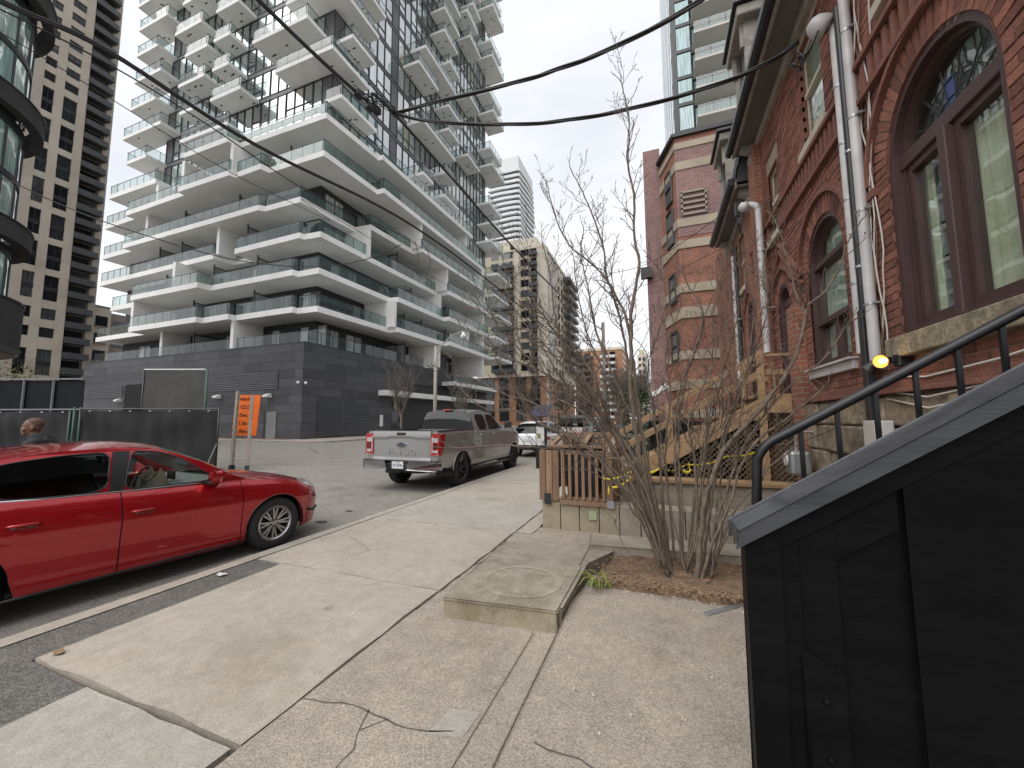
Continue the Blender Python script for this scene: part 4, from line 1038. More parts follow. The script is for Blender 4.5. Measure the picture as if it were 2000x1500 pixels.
MB().box((XF-.001, 9.3, ZA), (XF+.011, 9.5, ZB)).build('far_wall', 'far_red_brick', h1)
MB().box((XF-.001, 10.65, ZA), (XF+.011, YB_, ZB)).build('far_wall', 'far_red_brick', h1)
MB().box((XF-.001, 9.51, 4.45), (XF+.011, 10.05, ZB)).build('far_wall', 'far_red_brick', h1); MB().box((XF-.001, 10.2, ZA), (XF+.011, 10.64, 4.6)).build('far_wall', 'far_red_brick', h1)
# arch rings: each voussoir a brick on edge, and label moulds round them
vs = MB().box((0, -.5, 0), (1, .5, 1)).mesh('arch_brick', 'house_brick')
for o in OPEN[:4]:
    c = (o[0]+o[1])/2; hw = (o[1]-o[0])/2; n = int(math.pi*(hw+.1)/.078)
    for i in range(n):
        t = math.pi*(i+.5)/n
        p = Vector((XF-.004+random.uniform(-.003, .003), c+hw*math.cos(t), o[3]+o[4]*math.sin(t)))
        inst('arch_brick', vs, p, (.035, math.pi*hw/n*.86+.006, RING-.015), (t-math.pi/2, 0, 0), h1)
    for rr_, th, pr in ((RING, .05, .05), (RING+.055, .04, .02)):
        P = []
        for i in range(29):
            t = math.pi*i/28; R1, R0 = hw+rr_+th, hw+rr_; Z1, Z0 = o[4]+rr_+th, o[4]+rr_
            P.append([(XF, c+R0*math.cos(t), o[3]+Z0*math.sin(t)), (XF-pr, c+R0*math.cos(t), o[3]+Z0*math.sin(t)), (XF-pr, c+R1*math.cos(t), o[3]+Z1*math.sin(t)), (XF, c+R1*math.cos(t), o[3]+Z1*math.sin(t))])
        MB().grid(P).build('arch_mould', 'mould_brick', h1)
# string courses, dentils, base mould
def course(y0, y1, z0, z1, pr, mat='mould_brick', name='string_course'): return MB().box((XF-pr, y0, z0), (XF+.02, y1, z1)).build(name, mat, h1, bevel=.006)
course(4.45, 5.02, 3.72, 3.80, .05); course(6.5, 7.0, 3.72, 3.80, .05)
for y0, y1 in ((1.6, 9.3),):
    course(y0, y1, 4.72, 4.78, .06); course(y0, y1, 5.08, 5.14, .07); course(y0, y1, 5.16, 5.19, .04)
y = 1.7
while y < 9.25:
    if not 7.3 < y < 7.9: MB().box((XF-.04, y, 4.80), (XF+.01, y+.06, 5.06)).build('dentil', 'mould_brick', h1)
    y += .13
course(1.2, 14, 1.90, 1.97, .06); course(1.2, 14, 1.86, 1.9, .09)
# chevron moulds above the doorway
for dz in (0, .13):
    for s in (-1, 1): MB().bar((XF-.02, 7.45+s*.95, 3.55+dz), (XF-.02, 7.45, 4.42+dz), .05, .05).build('gable_mould', 'mould_brick', h1)
    for s in (-1, 1): MB().bar((XF-.02, 9.85+s*.85, 3.75+dz), (XF-.02, 9.85, 4.6+dz), .05, .05).build('gable_mould', 'mould_brick', h1)
# pilasters standing proud of the wall
for y0, y1, z1 in ((8.25, 8.75, 6.9), (6.60, 6.95, 3.3), (11.2, 11.7, 6.0)): MB().box((XF-.12, y0, .3), (XF+.01, y1, z1)).build('pilaster', 'far_red_brick', h1)
# rubble stone base
st_ = thing_part('stone_base'); st_.parent = h1
z = .28; random.seed(9)
while z < 1.84:
    hh = random.uniform(.24, .36); hh = min(hh, 1.855-z); y = 1.6+random.uniform(0, .3)
    while y < 9.6:
        ww = random.uniform(.3, .75); b = MB().box((XF-.04-random.uniform(0, .05), y, z), (XF+.25, y+ww-.02, z+hh-.018))
        b.build('stone', 'rubble_stone', st_, bevel=.022); y += ww
    z += hh
MB().box((XF+.005, 1.2, 0), (XF+.3, 14.5, 1.85)).build('mortar_core', 'mortar', st_)
# ---- windows
def sill(y0, y1, z, mat, d=.14, h=.15): return MB().box((XF-d, y0-.10, z-h), (XF+.28, y1+.10, z)).build('sill', mat, h1, bevel=.012)
def arch_window(o, sillmat, mull=True, trans=True, glass='house_glass'):
    y0, y1, zs0, zp, r = o; c = (y0+y1)/2; hw = (y1-y0)/2
    e = bpy.data.objects.new('window', None); COL.objects.link(e); e.parent = h1
    def prof(ins):
        n = 18; return [(y0+ins, zs0+ins)]+[(c-(hw-ins)*math.cos(math.pi*i/n), zp+(r-ins)*math.sin(math.pi*i/n)) for i in range(n+1)]+[(y1-ins, zs0+ins)]
    for name, i0, i1, xa, xb in (('outer_frame', 0, .06, XF+0.015, XF+0.175), ('inner_frame', .06, .10, XF+0.075, XF+0.155)):
        A, B = prof(i0), prof(i1); P = []
        for (ya, za), (yb, zb) in zip(A+[A[0]], B+[B[0]]): P.append([(xb, ya, za), (xa, ya, za), (xa, yb, zb), (xb, yb, zb)])
        MB().grid(P).build(name, 'window_brown', e)
    G = prof(.11); MB().prism(G, XF+0.120, XF+0.127, lambda a, b, d: (d, a, b)).build('pane', glass, e)
    if trans: MB().box((XF+.06, y0+.03, zp-.06), (XF+0.165, y1-.03, zp+.06)).build('transom', 'window_brown', e, bevel=.01)
    if mull:
        MB().box((XF+0.025, c-.04, zs0+.03), (XF+0.165, c+.04, zp-.06)).build('mullion', 'window_brown', e, bevel=.01)
        for a, b in ((y0+.12, c-.05), (c+.05, y1-.12)):
            f = MB(); f.box((XF+0.085, a, zs0+.1), (XF+0.155, a+.045, zp-.06)); f.box((XF+0.085, b-.045, zs0+.1), (XF+0.155, b, zp-.06)); f.box((XF+0.085, a+.045, zs0+.1), (XF+0.155, b-.045, zs0+.15)); f.box((XF+0.085, a+.045, zp-.12), (XF+0.155, b-.045, zp-.06)); f.build('sash', 'window_brown', e)
    return e
e = arch_window(OPEN[0], 'sill_stone'); sill(3.03, 4.27, 2.33, 'sill_stone', .10, .17)
# leaded fanlight bars, stained glass, curtain behind
for a in (30, 55, 80, 105, 130, 152):
    t = R(a); MB().bar((XF+0.110, 3.65, 3.80), (XF+0.110, 3.65+.5*math.cos(t), 3.79+.5*math.sin(t)), .008, .012).build('lead_bar', 'dark_metal', e)
for rr_ in (.22, .36):
    MB().tube([(XF+0.110, 3.65+rr_*math.cos(t), 3.79+rr_*math.sin(t)) for t in np.linspace(.05, 3.09, 16)], .005, 4).build('lead_bar', 'dark_metal', e)
MB().box((XF+0.113, 3.62, 3.95), (XF+0.117, 3.72, 4.17)).build('stained_pane', 'blue_glass', e)
pm('fan_shade', (.06, .06, .062), (.11, .11, .11), 5, .6); MB().box((XF+0.215, 2.9, 3.74), (XF+0.225, 4.4, 4.5)).build('fanlight_back', 'fan_shade', e)
for ya_, yb_ in ((4.02, 4.24), (3.70, 3.86), (3.36, 3.60), (3.05, 3.16)):
    P = [[(XF+0.185+.018*math.sin(y*70), y, z) for z in (2.3, 3.74)] for y in np.linspace(ya_, yb_, 40)]; MB().grid(P).build('curtain', 'curtain', e, smooth=True)
MB().box((XF+.42, 2.95, 2.2), (XF+.44, 4.35, 3.74)).build('room_shade', 'room_back', e)
e = arch_window(OPEN[1], 'white_panel', mull=False, trans=False); MB().box((XF-.05, 5.12, 2.17), (XF+.19, 6.42, 2.275)).build('sill', 'pipe_white', h1, bevel=.01); MB().box((XF-.09, 5.10, 2.277), (XF+.19, 6.44, 2.30)).build('sill', 'pipe_white', h1)
for z in (2.86, 3.62): MB().box((XF+0.045, 5.28, z), (XF+0.165, 6.26, z+.06)).build('transom', 'window_brown', e)
MB().box((XF+0.065, 5.74, 2.4), (XF+0.155, 5.79, 2.86)).build('mullion', 'window_brown', e)
P = [[(XF+0.165+.012*math.sin(y*40), y, z) for z in (2.3, 4.2)] for y in np.linspace(5.2, 6.34, 60)]
pm('pale_blind', (.66, .70, .68), (.42, .46, .45), 3, .6, stretch=(.2, .2, 3)); MB().grid(P).build('blind', 'pale_blind', e, smooth=True)
for o in OPEN[2:4]:
    e = arch_window(o, 'sill_stone', mull=False, glass='house_glass')
    MB().box((XF+0.215, o[0], o[2]), (XF+0.235, o[1], o[3]+.4)).build('door_panel', 'cream_frame' if o[0] > 9 else 'window_brown', e)
for o in OPEN[4:]:
    y0, y1, z0, z1, r = o
    e = bpy.data.objects.new('window', None); COL.objects.link(e); e.parent = h1
    f = MB()
    for a, b in ((y0, y0+.07), (y1-.07, y1)): f.box((XF+.06, a, z0), (XF+0.115, b, z1))
    f.box((XF+.06, y0+.07, z1-.07), (XF+0.115, y1-.07, z1)); f.box((XF+.06, y0+.07, z0), (XF+0.115, y1-.07, z0+.06)); f.box((XF+0.015, y0+.07, (z0+z1)/2-.03), (XF+0.115, y1-.07, (z0+z1)/2+.03)); f.build('frame', 'cream_frame', e)
    MB().box((XF+0.055, y0+.07, z0+.06), (XF+0.061, y1-.07, z1-.07)).build('pane', 'house_glass', e)
    MB().box((XF+0.115, y0, z0), (XF+0.125, y1, z1)).build('blind', 'pale_blind', e)
    MB().box((XF-.07, y0-.08, z0-.11), (XF+0.115, y1+.08, z0)).build('sill', 'cream_frame', h1, bevel=.008)
# ---- eaves: soffit, fascia, gutter, brackets, mansard slates, dormers
def eaves(y0, y1, z, xo):
    o = MB().box((xo+.03, y0, z), (XF+.05, y1, z+.03)).build('soffit', 'soffit_board', h1)
    MB().box((xo+.02, y0, z-.02), (xo+.06, y1, z+.16)).build('fascia', 'cornice_paint', h1)
    MB().prism([(xo-.10, z+.18), (xo-.10, z+.08), (xo-.06, z+.03), (xo+.0, z+.03), (xo+.018, z+.18)], y0-.03, y1+.03, lambda a, b, d: (a, d, b)).build('gutter', 'pipe_black', h1)
    MB().box((XF-.06, y0, z-.16), (XF+.01, y1, z)).build('frieze', 'cornice_paint', h1)
    for y in (y0+.15, y1-.35):
        MB().prism([(XF, z), (xo+.12, z), (xo+.12, z-.07), (xo+.28, z-.15), (XF-.16, z-.30), (XF-.08, z-.42), (XF, z-.46)], y, y+.16, lambda a, b, d: (a, d, b)).build('bracket', 'cornice_paint', h1, bevel=.01)
    # slates
    zz = z+.16; x = xo+.02; i = 0
    MB().prism([(xo+.05, z+.1), (XF+.25, z+2.5), (XF+.6, z+2.5), (XF+.6, z+.1)], y0, y1, lambda a, b, d: (a, d, b)).build('roof', 'slate_roof', h1)
    me = MB().box((-.012, 0, 0), (.006, .20, .20)).mesh('slate', 'slate_roof'); th = math.atan2(XF+.2-xo, 2.4)
    for r_ in range(13):
        yy = y0+(.11 if r_ % 2 else 0); t = r_/13
        while yy < y1-.1:
            inst('slate', me, (xo+.03+t*(XF+.2-xo), yy, z+.12+t*2.4), (1, 1, 1), (0, th-.06, 0), h1); yy += .215
def dormer(yc, z, xo):
    e = bpy.data.objects.new('dormer', None); COL.objects.link(e); e.parent = h1
    MB().box((xo+.10, yc-.45, z+.15), (XF+.6, yc-.36, z+1.75)).build('cheek', 'cornice_paint', e); MB().box((xo+.10, yc+.36, z+.15), (XF+.6, yc+.45, z+1.75)).build('cheek', 'cornice_paint', e)
    MB().box((xo+.16, yc-.35, z+.2), (xo+.18, yc+.35, z+1.6)).build('pane', 'sash_pane', e)
    MB().box((xo-.02, yc-.6, z+1.75), (XF+.6, yc+.6, z+1.95)).build('dormer_cornice', 'cornice_paint', e, bevel=.03); MB().box((xo-.08, yc-.66, z+1.96), (XF+.6, yc+.66, z+2.02)).build('dormer_roof', 'pipe_black', e)
    for s in (-.4, .33): MB().box((xo+.05, yc+s, z+1.3), (xo+.12, yc+s+.08, z+1.75)).build('bracket', 'cornice_paint', e)
eaves(1.2, 8.75, 7.02, 1.60); eaves(8.8, 11.9, 6.42, 1.62)
dormer(7.9, 7.02, 1.58); dormer(10.4, 6.42, 1.60); dormer(4.9, 7.02, 1.58)
# ---- pipes and fittings on the wall
def pipe(name, label, top, bot, r, mat, straps=(), x=1.92, cat='pipe'):
    p, q = U(*top, X=x), U(*bot, X=x); yy = (p.y+q.y)/2
    t = thing(name, label, cat)
    MB().tube([(x, yy, q.z), (x, yy, p.z)], r, 12).build('pipe', mat, t, smooth=40)
    for f in straps:
        zz = q.z+(p.z-q.z)*f; MB().lathe([(r+.002, -.012), (r+.006, -.012), (r+.006, .012), (r+.002, .012)], 14, Matrix.Translation((x, yy, zz))).build('strap', 'galvanised', t); MB().box((x, yy-r-.03, zz-.01), (XF, yy-r-.015, zz+.01)).build('strap_tail', 'galvanised', t)
    return t, yy, p.z
t1, y1_, z1_ = pipe('service_pipe', 'white service conduit with weatherhead beside the black downpipe', (1628, 50), (1684, 690), .043, 'pipe_white', (.2, .45, .62, .8))
# weatherhead
MB().lathe([(0, .17), (.05, .165), (.09, .13), (.115, .06), (.12, 0), (.10, -.03), (.05, -.035)], 18, Matrix.Translation((1.85, y1_+.02, z1_+.02)) @ Matrix.Rotation(R(-50), 4, 'Y')).build('weatherhead', 'pipe_white', t1, smooth=True)
b = MB()
for i in range(7):
    a = random.uniform(-.1, .1); b.tube([(1.78, y1_+a*.5, z1_-.02), (1.70, y1_+a+.08, z1_-.12-random.uniform(0, .1)), (1.66, y1_+a+.14, z1_-.2+random.uniform(-.1, .08)), (1.62, y1_+.2+a, z1_-.12+random.uniform(-.1, .06)), (1.58, y1_+.25, z1_-.10)], .008, 5)
b.build('wire_loops', 'pipe_black', t1, smooth=True)
t, yy, zz = pipe('downpipe', 'black downpipe between two white conduits on the brick front', (1641, 0), (1692, 760), .034, 'pipe_black', (.3, .6)); MB().box((1.88, yy-.045, .2), (1.96, yy+.045, 2.7)).build('downpipe_boot', 'pipe_black', t, bevel=.01)
pipe('service_pipe', 'white conduit nearest the big arched window, right of the black downpipe', (1650, -60), (1703, 720), .045, 'pipe_white', (.15, .38, .62, .85), 1.93)
t3, y3, z3 = pipe('service_pipe', 'white conduit with bent top on the middle of the brick row', (1483, 405), (1497, 690), .055, 'pipe_white', (.3, .7), 1.85)
MB().tube([(1.85, y3, z3-.02), (1.83, y3+.03, z3+.10), (1.76, y3+.08, z3+.16), (1.70, y3+.1, z3+.16)], .055, 10).build('bend', 'pipe_white', t3, smooth=True)
MB().lathe([(0, .13), (.07, .11), (.10, .03), (.09, -.03), (.03, -.04)], 14, Matrix.Translation((1.68, y3+.12, z3+.14)) @ Matrix.Rotation(R(-70), 4, 'Y')).build('weatherhead', 'pipe_white', t3, smooth=True)
b = MB()
for i in range(4): b.tube([(1.62, y3+.12, z3+.05), (1.6, y3+.15+i*.04, z3-.15-i*.05), (1.56, y3+.22+i*.03, z3-.1), (1.55, y3+.25, z3+.12)], .012, 5)
b.box((1.52, y3+.2, z3+.05), (1.6, y3+.28, z3+.32)); b.build('wire_loops', 'pipe_black', t3, smooth=30)
pipe('service_pipe', 'slim white conduit at the far corner of the brick row', (1432, 500), (1446, 760), .05, 'pipe_white', (.4,), 1.9)
pipe('downpipe', 'slim black downpipe at the far corner of the brick row', (1437, 480), (1451, 770), .045, 'pipe_black', (.5,), 1.9)
# ivy stems and loose cables crawling on the wall
vn = thing('wall_cables', 'thin dead vines and loose cables climbing the brick by the white pipes', 'cables'); random.seed(17)
for i in range(7):
    yb = 4.55+random.uniform(-.12, .12); pts = []
    for k in range(26):
        z = 2.1+k*.18; pts.append((XF-.018-random.uniform(0, .012), yb+.07*math.sin(k*.5+i)+random.uniform(-.012, .012)-k*.006*(i % 3), z))
    MB().tube(pts, .0045 if i % 2 else .007, 5).build('cable', 'cedar' if i % 2 else 'soffit', vn, smooth=True)
for dz in (0, .13, .2):
    MB().tube([(XF-.06, 4.5, 2.02-dz), (XF-.07, 3.9, 1.96-dz*1.2), (XF-.07, 3.2, 2.0-dz), (XF-.06, 2.4, 2.1-dz)], .008, 6).build('cable', 'soffit', vn, smooth=True)
# meter boxes
mb_ = thing('meter_box', 'grey utility box on the stone base below the lit floodlight', 'utility box')
c = U(1722, 860, X=1.9); MB().box((1.82, c.y-.12, c.z-.16), (1.95, c.y+.12, c.z+.18)).build('box', 'pipe_white', mb_, bevel=.01); MB().box((1.812, c.y-.10, c.z-.1), (1.819, c.y+.10, c.z+.15)).build('lid', 'soffit', mb_)
gm = thing('gas_meter', 'small grey gas meter under the wooden landing by the stone wall', 'meter')
c = U(1560, 895, X=1.75); MB().box((1.62, c.y-.14, c.z-.22), (1.86, c.y+.14, c.z+.1)).build('body', 'galvanised', gm, bevel=.04); MB().lathe([(0, .02), (.08, .02), (.09, 0)], 16, Matrix.Translation((1.61, c.y, c.z-.02)) @ Matrix.Rotation(R(-90), 4, 'Y')).build('dial', 'pipe_white', gm); MB().tube([(1.74, c.y+.05, c.z+.1), (1.74, c.y+.05, c.z+.35), (1.95, c.y+.05, c.z+.35)], .02, 8).build('pipe', 'galvanised', gm)
# ---- the lit twin floodlight
fl = thing('floodlight', 'twin outdoor floodlight with one glowing amber bulb on the brick front', 'lamp')
c = U(1720, 706, X=1.80)
MB().box((1.9, c.y-.05, c.z-.05), (1.99, c.y+.05, c.z+.06)).build('base', 'pipe_black', fl, bevel=.01)
pm('amber_shade', (.75, .36, .10), (.65, .3, .08), 5, .4)
emit('bulb_glow', (1, .55, .16), 5)
def cone(pos_, d, lit):
    d = d.normalized(); q = d.to_track_quat('Z', 'Y').to_matrix().to_4x4(); m = Matrix.Translation(pos_) @ q
    MB().lathe([(.022, -.10), (.035, -.09), (.055, 0), (.058, .002)], 22, m).build('shade', 'pipe_black', fl, smooth=True)
    MB().lathe([(0, -.085), (.03, -.08), (.052, 0)], 22, m).build('reflector', 'amber_shade', fl, smooth=True)
    o = MB().lathe([(0, .0), (.018, -.008), (.027, -.03), (.022, -.06), (0, -.075)], 16, m).build('bulb', 'bulb_glow', fl, smooth=True)
    return pos_+d*.03
lp = cone(c, Vector((-1.0, -.9, -.25)), True)
cone(c+Vector((-.02, .17, -.05)), Vector((-.6, .5, -.75)), False)
MB().tube([(1.95, c.y, c.z), c+Vector((.07, .06, .01))], .012, 6).build('arm', 'pipe_black', fl); MB().tube([(1.95, c.y, c.z), c+Vector((.03, .14, .0))], .012, 6).build('arm', 'pipe_black', fl)
ld = bpy.data.lights.new('floodlight_glow', 'POINT'); ld.energy = .5; ld.color = (1, .6, .22); ld.shadow_soft_size = .03
lo = bpy.data.objects.new('floodlight_glow', ld); COL.objects.link(lo); lo.location = lp; lo.parent = fl
# ================================================================== vehicles
def paint(name, c, metal=.35, rough=.28, flake=.12):
    m, t, b, o = _new(name)
    n = nd(t, 'ShaderNodeTexNoise', Scale=900.0, Detail=1.0); t.links.new(pos(t), n.inputs[0])
    col = mixc(t, flake, c, mixc(t, 1.0, c, ramp(t, n.outputs[0], .4, .6, (.6,)*3, (1.5,)*3), 'MULTIPLY'))
    d = nd(t, 'ShaderNodeTexNoise', Scale=2.3, Detail=7.0, Roughness=.7); t.links.new(pos(t), d.inputs[0])
    col = mixc(t, ramp(t, d.outputs[0], .55, .8), col, mixc(t, .05, col, (.25, .23, .2)))
    t.links.new(col, b.inputs['Base Color']); b.inputs['Metallic'].default_value = metal; b.inputs['Roughness'].default_value = rough
    b.inputs['Coat Weight'].default_value = 1; b.inputs['Coat Roughness'].default_value = .02
    return m
paint('red_paint', (.37, .003, .009), .55, .26); paint('silver_paint', (.305, .30, .295), .5, .3); paint('white_paint', (.72, .73, .74), .0, .35); paint('greige_paint', (.42, .40, .36), .2, .35); paint('navy_paint', (.03, .033, .04), .3, .3)
pm('tyre', (.018, .018, .019), (.026, .026, .026), 20, .85, bump=.4, bscale=70)
pm('rim_silver', (.50, .50, .50), (.42, .42, .42), 5, .28, metal=.9); pm('rim_dark', (.10, .10, .11), (.05, .05, .055), 5, .3, metal=.8)
pm('black_trim', (.012, .012, .013), (.016, .016, .017), 5, .35); pm('chrome', (.42, .42, .43), (.36, .36, .37), 5, .18, metal=1.0)
pm('cabin_dark', (.025, .025, .027), (.018, .018, .02), 8, .8); pm('cabin_grey', (.16, .17, .165), (.12, .125, .12), 5, .7); pm('cabin_tan', (.34, .30, .23), (.28, .24, .18), 6, .8)
glassmat('car_glass', (.80, .86, .84), 1.5, .01); glassmat('privacy_glass', (.05, .053, .056), 1.42, .01)
pm('lens_red', (.42, .006, .01), (.3, .004, .008), 8, .12, coat=1); pm('lens_white', (.5, .48, .48), (.3, .29, .29), 20, .15, coat=1); pm('lens_dark', (.10, .004, .006), rough=.12, coat=1)
glassmat('lens_clear', (.9, .9, .9), 1.5, .02)
pm('plate_white', (.6, .6, .585), rough=.4); pm('plate_ink', (.03, .06, .22), rough=.5); pm('emblem_blue', (.015, .025, .06), rough=.2, coat=1)
def wheel(parent, c, r, wd, side, mat='rim_silver', ns=10, twin=True, rim=.66):
    e = bpy.data.objects.new('wheel', None); COL.objects.link(e); e.parent = parent; e.location = c
    s = side; m = Matrix.Rotation(R(90)*s, 4, 'Y')
    h = wd/2; ri = r*rim
    MB().lathe([(ri, -h*.9), (ri+.02, -h), (r*.90, -h*1.02), (r*.975, -h*.86), (r, -h*.6), (r, h*.6), (r*.975, h*.86), (r*.90, h*1.02), (ri+.02, h), (ri, h*.9)], 44, m).build('tyre', 'tyre', e, smooth=50)
    b = MB(); b.lathe([(ri+.004, h*.92), (ri-.012, h*.98), (ri-.028, h*.85), (ri-.03, -h*.8)], 40, m)
    n = ns
    for i in range(n):
        for k in ((-1, 1) if twin else (0,)):
            t0 = 2*math.pi*i/n; t = t0+k*math.pi/n*.36; ta = t0+k*math.pi/n*.14
            w0, w1 = (.012, .010) if twin else (.03, .022)
            def P(rad, ang, off, dx): return m @ Vector((rad*math.cos(ang)-off*math.sin(ang), rad*math.sin(ang)+off*math.cos(ang), dx))
            r0, r1 = ri*.2, ri-.018
            v = [P(r0, ta, -w0, h*.62), P(r0, ta, w0, h*.62), P(r1, t, w1, h*.86), P(r1, t, -w1, h*.86), P(r0, ta, -w0, h*.3), P(r0, ta, w0, h*.3), P(r1, t, w1, h*.6), P(r1, t, -w1, h*.6)]
            b.add(v, [(0, 1, 2, 3), (4, 7, 6, 5), (0, 4, 5, 1), (1, 5, 6, 2), (2, 6, 7, 3), (3, 7, 4, 0)])
    b.lathe([(0, h*.72), (ri*.13, h*.71), (ri*.22, h*.64), (ri*.26, h*.3)], 24, m)
    b.build('rim', mat, e, smooth=35)
    nb = MB()
    for i in range(5):
        t = 2*math.pi*i/5; nb.lathe([(0, h*.70), (.010, h*.70), (.012, h*.6)], 8, m @ Matrix.Translation((ri*.2*math.cos(t), ri*.2*math.sin(t), 0)))
    nb.build('wheel_nuts', 'black_trim', e, kind='stuff')
    MB().lathe([(0, -h*.1), (ri*.7, -h*.1), (ri*.7, -h*.2), (0, -h*.2)], 28, m).build('brake_disc', 'rim_dark', e)
    MB().lathe([(0, -h*.5), (ri*.97, -h*.5), (ri*.97, -h*.55), (0, -h*.55)], 28, m).build('wheel_back', 'black_trim', e)
    return e
def make_car(S):
    t = thing(S['name'], S['label'], 'truck' if 'truck' in S['name'] else 'car', None, S['loc'], S['rz'])
    W, ZS, ZC, ZL = ci(S['W']), ci(S['ZS']), ci(S['ZC']), ci(S['ZL'])
    prof = ci(S['prof']); ax = S['axles']; wr = S['wr']; ar = S.get('ar', wr+.05); y0, y1 = S['ends']
    def zlow(y):
        z = ZL(y)
        for a in ax:
            d = abs(y-a)
            if d < ar: z = max(z, wr+math.sqrt(ar*ar-d*d)*S.get('arch_k', 1.0))
        return z
    def X(y, z):
        tt = (z-ZL(y))/(ZS(y)-ZL(y)); return W(y)*prof(min(1, max(0, tt)))
    bnd = S['seams']          # y of panel joints
    st = set(np.round(np.arange(y0, y1+.001, .06), 3))
    for a in ax: st |= set(np.round(a+ar*np.cos(np.linspace(0, math.pi, 37)), 4))
    for q in bnd: st |= {q-.005, q+.005}
    st |= {y0+.015, y0+.035, y1-.015, y1-.035, y0, y1}
    st = sorted(v for v in st if y0 <= v <= y1); 
    st = [v for i, v in enumerate(st) if i == 0 or v-st[i-1] > .0015]
    NS, NT = 16, 10
    G = []
    for y in st:
        zl, zs, w = zlow(y), ZS(y), W(y); row = []
        for j in range(NS+1):
            z = zl+(zs-zl)*j/NS; row.append((X(y, z), z))
        xs = row[-1][0]; zc = ZC(y)
        for j in range(1, NT+1):
            u = j/NT; row.append((xs*(1-u), zs+(zc-zs)*(1-(1-u)**S.get('crown', 2.4))))
        G.append(row)
    panels = {}
    seam = lambda a, b: any(abs((a+b)/2-q) < .005 for q in bnd)
    for i in range(len(st)-1):
        if seam(st[i], st[i+1]): continue
        ym = (st[i]+st[i+1])/2
        for j in range(NS+NT):
            tt = (j+.5)/NS
            nm = S['panel'](ym, tt, j >= NS, (j-NS+.5)/NT)
            if nm is None: continue
            for sg in (1, -1):
                key = (nm, sg if nm not in S['whole'] else 0)
                mb = panels.setdefault(key, MB())
                q = [(sg*G[i][j][0], st[i], G[i][j][1]), (sg*G[i+1][j][0], st[i+1], G[i+1][j][1]), (sg*G[i+1][j+1][0], st[i+1], G[i+1][j+1][1]), (sg*G[i][j+1][0], st[i], G[i][j+1][1])]
                mb.add(q if sg > 0 else q[::-1], [(0, 1, 2, 3)])
    for (nm, sg), mb in panels.items():
        me = mb.mesh(nm, S['paint'], fixn=False)
        bm = bmesh.new(); bm.from_mesh(me); bmesh.ops.remove_doubles(bm, verts=bm.verts, dist=.0004); bmesh.ops.dissolve_degenerate(bm, edges=bm.edges, dist=.0003); bmesh.ops.recalc_face_normals(bm, faces=bm.faces); bm.to_mesh(me); bm.free()
        me.polygons.foreach_set('use_smooth', [True]*len(me.polygons))
        link(nm.split('#')[0], me, t)
    # end caps and dark liner
    for y, k in ((st[0], 0), (st[-1], -1)):
        r = G[k]; loop = [(x, y, z) for x, z in r]+[(-x, y, z) for x, z in reversed(r[:-1])]
        n = len(loop); MB().add([(0, y, sum(p[2] for p in loop)/n)]+loop, [(0, i+1, (i+1) % n+1) for i in range(n)]).build('end_panel', S['paint'], t)
    ln = MB()
    for sg in (1, -1):
        P = [[(sg*(x-.022), y, z) for x, z in r[:NS+1]] for y, r in zip(st, G)]; ln.grid(P)
    ln.build('inner_liner', 'cabin_dark', t)
    MB().box((-W(0)*.90, ax[0]+ar, S['floor']-.01), (W(0)*.90, ax[1]-ar, S['floor']+.05)).build('underbody', 'black_trim', t); MB().box((-W(0)*.6, y0+.3, S['floor']), (W(0)*.6, y1-.3, S['floor']+.04)).build('underbody', 'black_trim', t)  # first plate widened to block light and deepen the shade under the car
    for a in ax:
        for sg in (1, -1):
            m = Matrix.Translation((sg*(W(a)-S['ww']/2-S.get('inset', .035)), a, wr))
            wheel(t, (sg*(W(a)-S['ww']/2-S.get('inset', .035)), a, wr), wr, S['ww'], sg, S['rim'], S.get('nsp', 10), S.get('twin', True), S.get('rimk', .66))
            P = [[(sg*xx, a+(ar+.012)*math.cos(q), wr+(ar+.012)*math.sin(q)*S.get('arch_k', 1.0)) for xx in (W(a)-.03, W(a)*.5)] for q in np.linspace(-.2, math.pi+.2, 20)]
            MB().grid(P).build('wheel_well', 'black_trim', t)
    # greenhouse
    zb = S['zb']; kk = S['tumble']; GB = ci(S['gbase'])
    gx = lambda y, z: GB(y)-(z-zb)*kk-max(0, z-zb)**2*S.get('bow', .12)
    out = S['outline']; wins = S['windows']
    def dens(poly, d=.05):
        r = []
        for i, p in enumerate(poly):
            q = poly[(i+1) % len(poly)]; n = max(1, int(math.hypot(q[0]-p[0], q[1]-p[1])/d)); r += [(p[0]+(q[0]-p[0])*k/n, p[1]+(q[1]-p[1])*k/n) for k in range(n)]
        return r
    def smooth(poly, it=2):
        for _ in range(it):
            r = []
            for i, p in enumerate(poly):
                q = poly[(i+1) % len(poly)]; r += [(p[0]*.85+q[0]*.15, p[1]*.85+q[1]*.15), (p[0]*.15+q[0]*.85, p[1]*.15+q[1]*.85)]
            poly = r
        return poly
    for sg in (1, -1):
        loops = [dens(out)]+[dens(smooth(w_[0])) for w_ in wins]
        flat = [p for l in loops for p in l]
        tri = tessellate_polygon([[Vector((a, b, 0)) for a, b in l] for l in loops])
        MB().add([(sg*gx(a, b), a, b) for a, b in flat], [tuple(f) for f in tri]).build('pillars', S['paint'], t, smooth=True)
        for l, w_ in zip(loops[1:], wins):
            tr = tessellate_polygon([[Vector((a, b, 0)) for a, b in l]])
            MB().add([(sg*(gx(a, b)-.006), a, b) for a, b in l], [tuple(f) for f in tr]).build('side_window', w_[1], t, smooth=True)
            # rubber and bright trim round the glass
            P = [(sg*(gx(a, b)+.001), a, b) for a, b in l]; MB().tube(P+[P[0]], .007, 5).build('window_trim', 'black_trim', t, smooth=True)
